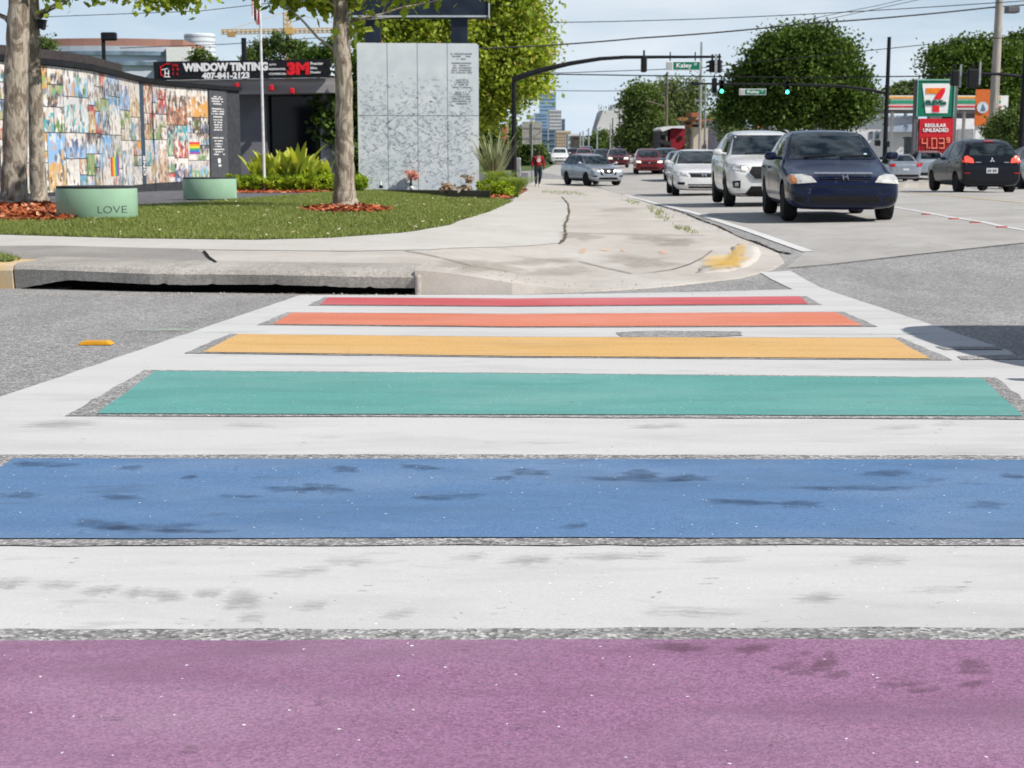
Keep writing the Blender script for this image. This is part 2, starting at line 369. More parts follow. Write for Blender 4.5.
# bare patches and thin joints in the white
for nm, pl in (('bare_asphalt_patch', [(616, 332), (650, 330.4), (740, 331), (743, 335), (700, 337), (622, 336.8)]), ('bare_asphalt_patch', [(935, 346.2), (1000, 346), (1003, 349), (945, 349.3)]), ('bare_asphalt_patch', [(957, 355.5), (1060, 353.5), (1060, 358.5), (962, 359.3)]), ('bare_asphalt_patch', [(1012, 349), (1080, 349), (1080, 354), (1014, 354)])):
    sheet(nm, wob(gp(pl, road_hi), .012, .09), ASPH, dz=.0095)
# stains: soft discrete scuffs
def stain_mat(name, col, a, lo=.36, hi=.60):
    m, nt, b = newmat(name); nt.nodes.remove(b); o = [n for n in nt.nodes if n.type == 'OUTPUT_MATERIAL'][0]
    d = nt.nodes.new('ShaderNodeBsdfDiffuse'); d.inputs[0].default_value = (*col, 1); t = nt.nodes.new('ShaderNodeBsdfTransparent'); mxs = nt.nodes.new('ShaderNodeMixShader')
    v = vecs(nt); at_ = nt.nodes.new('ShaderNodeAttribute'); at_.attribute_name = 'soft'
    n = noise(nt, vecs(nt, (.6, 1.5, 1)), 17, 7, .8, lo, hi); mm = nt.nodes.new('ShaderNodeMath'); mm.operation = 'MULTIPLY'; nt.links.new(n, mm.inputs[0]); nt.links.new(at_.outputs['Fac'], mm.inputs[1])
    m2 = nt.nodes.new('ShaderNodeMath'); m2.operation = 'MULTIPLY'; m2.inputs[1].default_value = a; nt.links.new(mm.outputs[0], m2.inputs[0])
    nt.links.new(m2.outputs[0], mxs.inputs[0]); nt.links.new(t.outputs[0], mxs.inputs[1]); nt.links.new(d.outputs[0], mxs.inputs[2]); nt.links.new(mxs.outputs[0], o.inputs[0]); return m
S_BLUE = stain_mat('dark stain', (.06, .09, .15), .5); S_GREY = stain_mat('grey stain', (.26, .26, .25), .42); S_PUR = stain_mat('brown stain', (.13, .08, .10), .45); S_DK = stain_mat('tyre scuff', (.12, .11, .10), .5)
def stains(name, lst, m, dz=.015, surf=None):
    hi = surf or road_hi; lo_ = surf or road_z
    vs = []; fs = []; soft = []
    for (px, py, wpx, hpx) in lst:
        n = 22; c = G(px, py, hi); o = len(vs); vs.append((c.x, c.y, lo_(c.x, c.y)+dz)); soft.append(1.)
        ph = random.random()*6
        for ring, s_ in ((.62, .9), (1., 0.)):
            for k in range(n):
                th = 2*math.pi*k/n; rr = ring*(1+.28*math.sin(2*th+ph)+.2*math.sin(5*th+ph*2)+random.uniform(-.16, .16))
                p = G(px+wpx/2*rr*math.cos(th), py+hpx/2*rr*math.sin(th), hi); vs.append((p.x, p.y, lo_(p.x, p.y)+dz)); soft.append(s_)
        for k in range(n):
            fs.append((o, o+1+k, o+1+(k+1) % n)); fs.append((o+1+k, o+1+n+k, o+1+n+(k+1) % n, o+1+(k+1) % n))
        dz += .00002
    me = bpy.data.meshes.new(name); me.from_pydata(vs, [], fs); a = me.attributes.new('soft', 'FLOAT', 'POINT'); a.data.foreach_set('value', soft)
    o = link(name, me, m); o['kind'] = 'structure'
stains('dark_scuffs', [(45, 465, 62, 8), (132, 468.5, 34, 5), (190, 478, 22, 4), (292, 490, 48, 9), (326, 489, 52, 11), (345, 470, 40, 6), (420, 468, 44, 6), (105, 526, 75, 11), (150, 529, 90, 12), (190, 532, 80, 5), (528, 473, 60, 6), (505, 479, 30, 4), (640, 475, 60, 8), (690, 479, 60, 6), (742, 503, 70, 7), (800, 505, 60, 7), (575, 527, 28, 7), (885, 474, 70, 6), (935, 481, 24, 4), (985, 506, 60, 7), (860, 489, 120, 7), (1015, 477, 30, 6), (640, 480, 110, 7), (450, 498, 70, 7), (20, 496, 60, 6), (120, 498, 60, 5), (240, 497, 40, 4)], S_BLUE)
stains('grey_scuffs', [(12, 583, 46, 10), (58, 585, 38, 9), (102, 590, 40, 10), (140, 592, 34, 11), (170, 595, 40, 11), (210, 593, 26, 10), (245, 600, 58, 17), (313, 606, 34, 11), (400, 614, 38, 9), (255, 617, 40, 7), (350, 561, 40, 10), (470, 557, 50, 6), (620, 556, 90, 8), (530, 560, 50, 8), (820, 598, 60, 8), (60, 424, 90, 6), (250, 425, 60, 3), (660, 426, 60, 4), (900, 427, 50, 4), (720, 560, 60, 5), (940, 590, 60, 6), (300, 572, 80, 9), (880, 560, 90, 8), (690, 612, 90, 10)], S_GREY)
stains('brown_scuffs', [(672, 647, 50, 9), (690, 650, 40, 8), (755, 650, 34, 12), (788, 667, 40, 10), (806, 672, 46, 9), (826, 664, 34, 18), (838, 676, 30, 8), (905, 686, 40, 8), (925, 691, 34, 7), (975, 668, 50, 14), (800, 655, 30, 6), (975, 685, 30, 8)], S_PUR)
# faint teal/green survey lines
stains('survey_marks', [(170, 330, 110, 1.6), (230, 331.4, 90, 1.5), (900, 333.5, 90, 1.5)], stain_mat('pale green wash', (.40, .62, .45), .5), dz=.016)
rr = random.Random(12); tiny = []
for _ in range(130):
    py = rr.uniform(298, 765); s_ = (py-190)/450; tiny.append((rr.uniform(60, 1000), py, rr.uniform(3, 16)*s_*(1.6 if rr.random() < .2 else .7), rr.uniform(1, 3.2)*s_))
stains('small_scuffs', tiny, S_DK, dz=.018)
# raised markers
def marker(px, py, col, label, w=.10, grp=None):
    p = G(px, py); mb = MB(); M = Matrix.Rotation(0, 3, 'Z')
    mb.prism([(-w/2, 0), (w/2, 0), (w*.36, .018), (-w*.36, .018)], (p.x, p.y, p.z+.004), (1, 0, 0), (0, 0, 1), (0, .09, 0))
    return tag(mb.build('pavement_marker', col), label, 'road marker', grp)
YREF = mat('amber marker plastic', (.75, .36, .02), .3, var=.1); RREF = mat('red marker plastic', (.52, .10, .09), .35, var=.1)
marker(94, 345.5, YREF, 'amber raised pavement marker lying on the grey asphalt left of the crosswalk', .2)
LM = concrete('white line', (.60, .60, .59), (.68, .68, .67), .12, .2)
sheet('edge_line', ribbon(gp([(625, 195), (640, 199.3), (700, 215), (735, 226.5), (770, 238.5), (808, 252)]), .15), LM, dz=.009)
laneL = [G(x, 150+(x-575)*.18) for x in (880, 905, 950, 1003, 1100)]
sheet('lane_line', ribbon([p[:2] for p in laneL], .11), LM, dz=.009)
for i, (px, py, lb) in enumerate([(927, 215, 'red reflector on the white lane line nearest the dark blue sedan'), (955, 219.6, 'red reflector on the lane line, second from the dark blue sedan'), (976, 223.3, 'red reflector on the lane line, third from the dark blue sedan'), (1003, 228, 'red reflector on the lane line nearest the right edge')]):
    marker(px, py, RREF, lb, .16, 'red reflectors along the lane line')
sheet('median_line', ribbon(gp([(905, 192.2), (960, 197), (1024, 203), (1100, 210)]), .16), concrete('yellow line', (.52, .40, .22), (.56, .50, .40), .2, .3), dz=.009)
sheet('joint_line', ribbon(gp([(790, 268.8), (900, 257), (1024, 243.5)]), .03), mat('dark joint', (.1, .1, .1), .9), dz=.011)
sheet('gutter_crack', wob(ribbon(gp([(655, 204.5), (700, 220), (736, 236.5), (744, 240), (755, 242), (765, 247), (775, 251.5), (790, 254.5)]), [.02, .03, .05, .06, .06, .07, .06, .08]), .015, .12), DARKM, dz=.0105)

# sidewalk corner ---------------------------------------------------------
slab_front = gp([(-160, 285.5), (15, 288.7), (150, 292.2), (300, 294.2), (415, 295.2)])
ZS = -.155
recess = [(x, y+.33) for x, y in slab_front]
outer = recess+[slab_front[-1]]+gp([(460, 295), (512, 294.6), (600, 291.6), (680, 285.6), (740, 278.6), (772, 270.5), (784, 263), (778, 254.8), (765, 249), (752, 244), (738, 238.6), (700, 222.5), (655, 206.4), (630, 197.8), (605, 190), (580, 184), (560, 179.5)])
inner = gp([(540, 179), (528, 184), (521, 190), (514, 199), (502, 206), (490, 211.5), (450, 225), (400, 233), (330, 238), (256, 240), (128, 238.5), (0, 234.8), (-160, 233)], walk_z)
sheet('sidewalk', outer+inner, C_WALK, surf=walk_z, skirt=.35)
# smoother newer slab running towards the wall corner
newp = gp([(568, 203), (568, 214), (563, 232), (559, 243), (430, 250), (350, 251.5), (-150, 246.5), (-150, 233.3), (0, 235), (128, 238.7), (256, 240.2), (330, 238.2), (400, 233.2), (450, 225.2), (490, 211.7), (502, 206.2), (512, 201.5), (535, 200)], walk_z)
sheet('new_sidewalk_slab', newp, C_NEW, surf=walk_z, dz=.005)
sheet('sidewalk_crack', wob(ribbon(gp([(562, 197), (568, 204), (569, 213), (565, 226), (566, 236), (560, 244)], walk_z), .035), .02, .15), mat('crack dirt', (.13, .11, .07), .95), surf=walk_z, dz=.009)
sheet('sidewalk_joint', ribbon(gp([(405, 251), (440, 258), (470, 266), (520, 274)], walk_z), .025), mat('joint dirt', (.22, .20, .17), .95), surf=walk_z, dz=.009)
sheet('sidewalk_joint', ribbon(gp([(512, 256), (580, 262), (632, 274), (655, 272.5), (672, 270), (690, 264.5), (703, 258), (712, 251)], walk_z), .022), MATS['joint dirt'], surf=walk_z, dz=.009)
sheet('sidewalk_joint', ribbon(gp([(560, 232.8), (640, 235), (705, 236)], walk_z), .03), MATS['joint dirt'], surf=walk_z, dz=.0095)
# yellow painted bull nose at the corner
def lip(name, px, m, w=.13, h=.05):
    P_ = [Vector(p) for p in gp(px)]; P2 = []
    for i in range(len(P_)-1):
        for j in range(4): P2.append(P_[i].lerp(P_[i+1], j/4))
    P2.append(P_[-1]); n = len(P2); vs = []; fs = []; prof = [(-.5, -.04), (-.42, h*.55), (-.15, h), (.2, h), (.45, h*.5), (.5, -.04)]
    for i, p in enumerate(P2):
        t = (P2[min(i+1, n-1)]-P2[max(i-1, 0)]).normalized(); nn = Vector((-t.y, t.x)); f = min(1, i/3, (n-1-i)/3) if name == 'curb_lip' else 1
        for a, b in prof: vs.append((p.x+nn.x*a*w*max(f, .35), p.y+nn.y*a*w*max(f, .35), road_z(p.x, p.y)+.02+b*max(f, .25)+random.uniform(-.003, .003)))
    k = len(prof); fs = [(i*k+j, i*k+j+1, (i+1)*k+j+1, (i+1)*k+j) for i in range(n-1) for j in range(k-1)]+[tuple(range(k)), tuple((n-1)*k+j for j in range(k))]
    o = MB().add(vs, fs).build(name, m, smooth='all'); o['kind'] = 'structure'
if 0: lip('curb_lip', [(640, 201), (660, 208), (700, 223), (722, 233), (736, 242), (744, 250)], C_WALK, .20, .022)
lip('curb_lip', [(741, 246), (745, 251), (746, 256), (742, 262), (732, 268), (716, 272), (700, 275)], C_WALK, .36, .028)
if 0: lip('curb_lip', [(716, 272), (690, 278), (650, 284), (600, 289)], C_WALK, .16, .012)
stains('yellow_curb_paint', [(727, 264, 38, 15), (738, 256, 18, 20), (716, 269, 34, 8), (730, 268, 26, 8)], stain_mat('yellow curb wash', (.80, .52, .12), (.55), .15, .55), dz=.06)
vs = []; fs = []; rr = random.Random(31)
for _ in range(520):
    if rr.random() < .45: q = G(rr.uniform(20, 415), rr.gauss(295.2, 1.2), road_z)
    elif rr.random() < .6: t_ = rr.random(); q = G(660+125*t_, 209+46*t_+rr.gauss(0, 1.6), road_z)
    else: q = G(rr.uniform(420, 780), rr.uniform(284, 296), road_z)
    s_ = rr.uniform(.004, .013); zb = max(q.z, walk_z(q.x, q.y) if q.y > slab_front[-1][1]+.05 and q.x > slab_front[-1][0] else q.z)+.006; o = len(vs); a = rr.random()*6
    for k in range(4): vs.append((q.x+s_*math.cos(a+k*1.57)*rr.uniform(.6, 1.2), q.y+s_*math.sin(a+k*1.57)*rr.uniform(.6, 1.2), zb))
    vs.append((q.x, q.y, zb+s_*.8)); fs += [(o, o+1, o+4), (o+1, o+2, o+4), (o+2, o+3, o+4), (o+3, o, o+4)]
tag(MB().add(vs, fs).build('grit', mat('gutter grit', (.20, .17, .13), .9, var=.4, vscale=9, col2=(.50, .44, .34))), 'loose grit and crumbs lying along the foot of the kerb', 'grit', kind='stuff')
stains('orange_survey_marks', [(583, 251.5, 9, 6), (605, 250.5, 11, 3), (663, 253, 9, 5), (623, 251, 8, 2.5)], stain_mat('orange spray', (.85, .45, .25), .55), dz=.012, surf=walk_z)
stains('dirt_patches', [(580, 237, 44, 9), (655, 239, 60, 8), (640, 262, 90, 12), (480, 267, 120, 12), (560, 272, 90, 10), (680, 243, 50, 8), (620, 210, 60, 4), (540, 262, 80, 8)], stain_mat('walk dirt', (.20, .17, .13), .34), dz=.011, surf=walk_z)
# storm drain: overhanging slab in front of a dark opening
sb = [(x, y+.95) for x, y in slab_front]
mb = MB(); n = len(slab_front)
fr = []
for i in range(n-1):
    a = Vector(slab_front[i]); b = Vector(slab_front[i+1]); k = max(1, int((b-a).length/.045))
    for j in range(k): fr.append(a+(b-a)*j/k)
fr.append(Vector(slab_front[-1]))
L0 = slab_front[1][0]-.0
keep = [p for p in fr if p.x >= L0]
ring = []
for p in keep:
    q = walk_z(p.x, p.y+.5)
    top = max(ZS, -.165)+.002; j1 = .006*math.sin(p.x*2.3)+.004*math.sin(p.x*5.1+1)+random.uniform(-.0012, .0012); j2 = .007*math.sin(p.x*3.1+2)+random.choice((0,)*9+(1,))*random.uniform(0, .02)+random.uniform(-.002, .002)
    xs = p.x-keep[0].x; bot = -.295 if xs > .55 else -.295-.10*(1-xs/.55)
    ring.append([(p.x, p.y+.95, walk_z(p.x, p.y+.95)+.012), (p.x, p.y+.10, top+.005+random.uniform(-.003, .003)), (p.x, p.y+.035+j1*.4, top-.012+j2*.25), (p.x, p.y+j1*.5, top-.05+j2*.5), (p.x, p.y+.012+j1*1.2, bot+j2), (p.x, p.y+.3, bot), (p.x, p.y+.95, bot)])
vs = [v for r_ in ring for v in r_]; m7 = 7
fs = [(i*m7+k, i*m7+(k+1) % m7, (i+1)*m7+(k+1) % m7, (i+1)*m7+k) for i in range(len(ring)-1) for k in range(m7)]+[tuple(range(m7)), tuple((len(ring)-1)*m7+k for k in range(m7))]
mb.add(vs, fs)
drain = thing('storm_drain', 'weathered concrete storm drain slab with a long dark kerb opening beside the street', 'storm drain', (keep[0].x, keep[0].y, -.38))
mb.build('cover_slab', C_CURB, drain)
mb = MB(); mb.box(((keep[0].x+keep[-1].x)/2, keep[0].y+.2, -.42), (keep[-1].x-keep[0].x, .5, .06)); 
wallp = [(p.x, p.y+.315) for p in keep]; vv = [(x, y, -.6) for x, y in wallp]+[(x, y, -.16) for x, y in wallp]; q = len(wallp)
mb2 = MB(); mb2.add(vv, [(i, i+1, i+1+q, i+q) for i in range(q-1)])
mb2.build('opening_back', DARKM, drain)  # back wall and floor coloured near black, holding the opening's shade
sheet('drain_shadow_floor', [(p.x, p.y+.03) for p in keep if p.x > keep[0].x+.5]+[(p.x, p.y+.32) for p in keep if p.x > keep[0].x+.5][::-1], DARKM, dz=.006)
mb = MB()
for i, p in enumerate(keep):
    pass
mb.box((slab_front[-1][0]+.03, slab_front[-1][1]+.15, -.30), (.05, .42, .24), bev=.02); mb.build('end_block', C_CURB, drain)
# yellow curb block at far left
a = Vector(slab_front[0]); b = Vector(slab_front[1]); d = (b-a).normalized()
mb = MB(); pr = [(0, -.2), (0, .17), (.03, .215), (.09, .235), (.5, .24), (.5, -.2)]
mb.prism(pr, (a.x, a.y, -.385), (-d.y, d.x, 0), (0, 0, 1), Vector((d.x, d.y, 0))*((b-a).length-.02))
o = mb.build('curb', C_YEL); o['kind'] = 'structure'
sheet('curb_grass', wob(gp([(-120, 255), (0, 256), (12, 258), (16, 261), (10, 263.5), (-120, 262)], walk_z), .03, .1), LAWN, surf=walk_z, dz=.03)
sheet('exposed_slab', wob(gp([(-160, 247), (60, 246.3), (190, 249.5), (204, 252.5), (216, 264), (100, 262), (-160, 259)], walk_z), .01, .3), C_OLD, surf=walk_z, dz=.0085)
sheet('slab_joint', ribbon(gp([(204, 252.5), (208, 258), (216, 264)], walk_z), .03), DARKM, surf=walk_z, dz=.02)
# ================================================================== lawn and planting beds
def mesh_np(name, V, Fq, m, parent=None, attrs=None, loc_off=True, smooth=False):
    V = np.asarray(V, dtype=np.float64).reshape(-1, 3)
    if parent is not None and loc_off: V = V-np.array(parent.location)
    Fq = np.asarray(Fq, dtype=np.int32); k = Fq.shape[1]
    me = bpy.data.meshes.new(name); me.vertices.add(len(V)); me.vertices.foreach_set('co', V.astype(np.float32).ravel())
    me.loops.add(Fq.size); me.loops.foreach_set('vertex_index', Fq.ravel()); me.polygons.add(len(Fq)); me.polygons.foreach_set('loop_start', np.arange(0, Fq.size, k, dtype=np.int32))
    for nm, vals in (attrs or {}).items():
        a = me.attributes.new(nm, 'FLOAT', 'POINT'); a.data.foreach_set('value', np.asarray(vals, dtype=np.float32))
    me.update(calc_edges=True); return link(name, me, m, parent, smooth)
def leafmat(name, dark, light, third=None, trans=.3, rough=.5):
    m, nt, b = newmat(name); a = nt.nodes.new('ShaderNodeAttribute'); a.attribute_name = 'tint'
    st = [(0, dark), (.85 if third else 1, light)]+([(1., third)] if third else [])
    c = ramp(nt, a.outputs['Fac'], st); nt.links.new(c, b.inputs['Base Color']); b.inputs['Roughness'].default_value = rough; b.inputs['Specular IOR Level'].default_value = .12
    t = nt.nodes.new('ShaderNodeBsdfTranslucent'); mm = nt.nodes.new('ShaderNodeVectorMath'); mm.operation = 'MULTIPLY'; mm.inputs[1].default_value = (1.5, 1.5, .5); nt.links.new(c, mm.inputs[0]); nt.links.new(mm.outputs[0], t.inputs[0])
    mxs = nt.nodes.new('ShaderNodeMixShader'); mxs.inputs[0].default_value = trans; o = [n for n in nt.nodes if n.type == 'OUTPUT_MATERIAL'][0]
    nt.links.new(b.outputs[0], mxs.inputs[1]); nt.links.new(t.outputs[0], mxs.inputs[2]); nt.links.new(mxs.outputs[0], o.inputs[0]); return m
lawn_px = [(-160, 233.2), (0, 235), (128, 238.7), (256, 240.2), (330, 238.2), (400, 233.2), (450, 225.2), (490, 211.7), (502, 206.2), (512, 201.5), (505, 200), (486, 199), (450, 198.5), (395, 191), (357, 189.6), (338, 190.8), (300, 195), (250, 199), (190, 204), (140, 206.5), (0, 205), (-160, 203)]
lawn_xy = gp(lawn_px, walk_z)
sheet('lawn', lawn_xy, LAWN, surf=walk_z, dz=.012)
sheet('verge', gp([(-300, 203.5), (0, 205.5), (140, 207), (190, 204.5), (250, 199.5), (300, 195.5), (338, 191), (357, 190), (395, 191.4), (450, 199), (505, 200.5), (528, 184), (528, 173), (-300, 173)], walk_z), mat('dark drive asphalt', (.10, .10, .11), .9, var=.15, vscale=3, col2=(.17, .17, .18), bump=.3), surf=walk_z, dz=.008)
def inpoly(x, y, poly):
    c = np.zeros(len(x), bool); n = len(poly)
    for i in range(n):
        x1, y1 = poly[i]; x2, y2 = poly[(i+1) % n]
        with np.errstate(divide='ignore', invalid='ignore'):
            c ^= ((y1 > y) != (y2 > y)) & (x < (x2-x1)*(y-y1)/(y2-y1+1e-12)+x1)
    return c
def walk_np(x, Y):
    z = np.interp(Y, KN, KV)+.02*np.clip(x-3.5, 0, 9); kk = np.where(Y < 15, .22, np.where(Y > 20, .08, .22-.14*(Y-15)/5)); t = np.clip((x+.95)/1.7, 0, 1); return z+kk+(.02-kk)*t*t*(3-2*t)
GR = leafmat('grass blade', (.11, .155, .04), (.29, .33, .10), (.54, .48, .30), .25, .6)
def blades(name, poly, N, h, w, m, ypow=2.0, lab=None, tmax=1., ground=walk_np, lean=.5):
    px = np.array([p[0] for p in poly]); py = np.array([p[1] for p in poly]); y0, y1 = py.min(), py.max()
    u = RNG.random(N*3); Y = 1/(1/y0+(1/y1-1/y0)*u) if ypow == 2 else y0+(y1-y0)*u
    X = px.min()+(px.max()-px.min())*RNG.random(N*3); k = inpoly(X, Y, poly); X = X[k][:N]; Y = Y[k][:N]; n = len(X)
    cl = .5+.5*np.sin(X*2.1+np.sin(Y*1.3)*2)*np.sin(Y*1.7+np.sin(X*.9)*2)
    Z = ground(X, Y)+.008; th = RNG.random(n)*6.283; hh = h*(.5+.8*RNG.random(n)); ww = w*(.7+.6*RNG.random(n))
    a = np.stack([np.cos(th)*ww, np.sin(th)*ww, 0*th], 1)/2; b = np.stack([X, Y, Z], 1)
    t = np.stack([RNG.normal(0, lean, n)*hh, RNG.normal(0, lean, n)*hh, hh], 1)
    V = np.stack([b-a, b+a, b+t], 1).reshape(-1, 3); Fq = np.arange(3*n).reshape(-1, 3)
    ti = np.clip(.15+.5*RNG.random(n)+.2*cl, 0, .84); dry = RNG.random(n) > .955; ti[dry] = .9+.1*RNG.random(dry.sum()); ti = np.repeat(np.minimum(ti, tmax), 3)
    o = mesh_np(name, V, Fq, m, attrs={'tint': ti}); return tag(o, lab, 'grass', kind='stuff')
blades('grass', wob(lawn_xy, .07, .12), 170000, .055, .016, GR, lab='short green lawn grass flecked with dry clippings')
# fallen leaves on the lawn
n = 380; px_ = [p[0] for p in lawn_xy]; X = RNG.uniform(-12, 2, n*4); Y = 1/(RNG.uniform(1/40, 1/17., n*4)); k = inpoly(X, Y, lawn_xy); X = X[k][:n]; Y = Y[k][:n]; n = len(X); Z = walk_np(X, Y)+.055
th = RNG.random(n)*6.28; s_ = .012+.03*RNG.random(n); ax = np.stack([np.cos(th)*s_, np.sin(th)*s_, .3*s_], 1); ay = np.stack([-np.sin(th)*s_, np.cos(th)*s_, .2*s_], 1)*.6; b_ = np.stack([X, Y, Z], 1)
V = np.stack([b_-ax, b_-ay, b_+ax, b_+ay], 1).reshape(-1, 3)
tag(mesh_np('fallen_leaves', V, np.arange(4*n).reshape(-1, 4), mat('dry leaf', (.48, .38, .22), .7, var=.3, vscale=.7, col2=(.62, .56, .40))), 'scattered small pale dry leaves lying across the lawn', 'leaves', kind='stuff')
def mulch(poly_px, label, N=2600, h=.05):
    xy = wob(gp(poly_px, walk_z), .06, .25); sheet('mulch_bed', xy, MULCH, surf=walk_z, dz=.022)
    xs = np.array(xy); X = RNG.uniform(xs[:, 0].min(), xs[:, 0].max(), N*4); Y = RNG.uniform(xs[:, 1].min(), xs[:, 1].max(), N*4); k = inpoly(X, Y, xy); X = X[k][:N]; Y = Y[k][:N]; n = len(X); Z = walk_np(X, Y)+.03+.03*RNG.random(n)
    th = RNG.random(n)*6.28; L = .05+.06*RNG.random(n); W_ = .014+.016*RNG.random(n); ax = np.stack([np.cos(th)*L, np.sin(th)*L, RNG.normal(0, .25, n)*L], 1); ay = np.stack([-np.sin(th)*W_, np.cos(th)*W_, W_*RNG.normal(0, .6, n)+.006], 1); b = np.stack([X, Y, Z], 1)
    V = np.stack([b-ax-ay, b+ax-ay, b+ax+ay, b-ax+ay], 1).reshape(-1, 3)
    tag(mesh_np('mulch', V, np.arange(4*n).reshape(-1, 4), leafmat('mulch chip', (.20, .045, .015), (.50, .15, .07), (.62, .36, .22), .0, .8) if 'mulch chip' not in MATS else MATS['mulch chip'], attrs={'tint': np.repeat(RNG.random(n), 4)}), label, 'mulch', kind='stuff')
for i, (pl_, n_, h_) in enumerate([([(-120, 253), (0, 255), (14, 257), (20, 261.5), (8, 264), (-120, 262)], 2600, .05), ([(644, 206), (652, 206), (664, 213), (674, 221), (664, 222), (652, 213)], 500, .05), ([(672, 224), (690, 229), (700, 234), (690, 234), (676, 230)], 260, .04), ([(628, 199.5), (640, 203), (636, 205), (622, 201)], 200, .05), ([(545, 190), (575, 192), (590, 196), (560, 195), (540, 193)], 700, .06)]):
    blades('grass', wob(gp(pl_, walk_z), .07, .2), int(n_*(1 if i == 0 else .5)), h_, .014, GR, lab='sparse weeds growing out of the pavement cracks by the kerb')
mulch([(-120, 205), (40, 205), (62, 208), (82, 213), (90, 219), (70, 222.5), (0, 222.5), (-120, 222)], 'red wood mulch under the two pale tree trunks at the left', 6000)
mulch([(306, 211.5), (322, 209), (345, 208), (368, 209), (392, 212), (378, 213.8), (345, 214.6), (318, 214)], 'small ring of red wood mulch round the single tree trunk on the lawn', 1800)
mulch([(205, 191), (225, 190.5), (300, 190.5), (345, 190.7), (335, 192.3), (300, 193.2), (240, 193.4), (205, 192.5)], 'thin strip of red mulch along the foot of the clipped hedge', 1400)
mulch([(480, 198.2), (505, 199.6), (520, 195), (527, 190), (516, 187), (480, 188)], 'red mulch under the feathery grasses by the street corner', 1000)

# ================================================================== trees
def barkmat(name, a, b_, c, sc=3.5):
    m, nt, b = newmat(name); v = vecs(nt, (1.3, 1.3, .6)); v2 = vecs(nt, (8, 8, 1.2))
    base = ramp(nt, noise(nt, v, sc, 6, .6, .3, .7, 1.2), [(0, a), (.38, b_), (.46, b_), (.54, c), (1, c)])
    base = mixn(nt, noise(nt, v2, 4, 5, .7, .4, .65, a=0, b=.55), base, tuple(x*.45 for x in a)); nt.links.new(base, b.inputs['Base Color']); b.inputs['Roughness'].default_value = .85; b.inputs['Specular IOR Level'].default_value = .2
    bumpn(nt, b, noise(nt, v2, 5, 6, .7, .2, .8), .6, .03); return m
BARK = barkmat('pale sycamore bark', (.14, .11, .085), (.27, .225, .175), (.50, .44, .35))
BARKD = barkmat('dark bark', (.06, .05, .04), (.11, .09, .07), (.17, .14, .11))
L_OAK = leafmat('oak leaf', (.026, .055, .012), (.12, .19, .035), None, .25)
L_SYC = leafmat('bright leaf', (.13, .20, .022), (.42, .50, .085), (.42, .26, .13), .42)
L_MID = leafmat('mid green leaf', (.045, .08, .025), (.17, .23, .07), None, .28)
L_PALE = leafmat('pale leaf', (.10, .14, .06), (.22, .27, .12), None, .3)
L_HEDGE = leafmat('hedge leaf', (.10, .18, .015), (.42, .52, .05), None, .35)
LEAFK = .9
def leaf_cloud(lobes, N, size, clump=.35, shell=.55, tbase=(.1, .9), flat=.7, per=38):
    """lobes: (cx,cy,cz, rx,ry,rz); leaves gather in clumps spread through each lobe"""
    vol = np.array([l[3]*l[5] for l in lobes]); vol = vol/vol.sum(); Vs = []; T = []
    for l, w in zip(lobes, vol):
        n = max(30, int(N*w)); nc = max(6, int(n/per)); d = RNG.normal(size=(nc, 3)); d /= np.linalg.norm(d, axis=1)[:, None]
        r = shell+(1.05-shell)*RNG.random(nc)**.6; r *= 1+.10*np.sin(d[:, 0]*5+d[:, 2]*7+l[0]); c = d*r[:, None]*np.array(l[3:6])+np.array(l[:3])
        ct = tbase[0]+(tbase[1]-tbase[0])*RNG.random(nc); idx = RNG.integers(0, nc, n); cr_ = clump*(.6+.8*RNG.random(nc))
        p = c[idx]+RNG.normal(size=(n, 3))*np.array([1, 1, flat])*cr_[idx][:, None]*.5
        a = RNG.normal(size=(n, 3)); a /= np.linalg.norm(a, axis=1)[:, None]; u = RNG.normal(size=(n, 3)); u[:, 2] += .9; b = np.cross(a, u); b /= np.linalg.norm(b, axis=1)[:, None]
        s = size*(.6+.8*RNG.random(n)); s *= LEAFK; a = a*s[:, None]*.62; b = b*s[:, None]*.42
        Vs.append(np.stack([p-a, p-b+a*.1, p+a, p+b+a*.1], 1).reshape(-1, 3)); T.append(np.repeat(np.clip(ct[idx]+RNG.normal(0, .12, n), 0, .84), 4))
    V = np.concatenate(Vs); return V, np.arange(len(V)).reshape(-1, 4), np.concatenate(T)
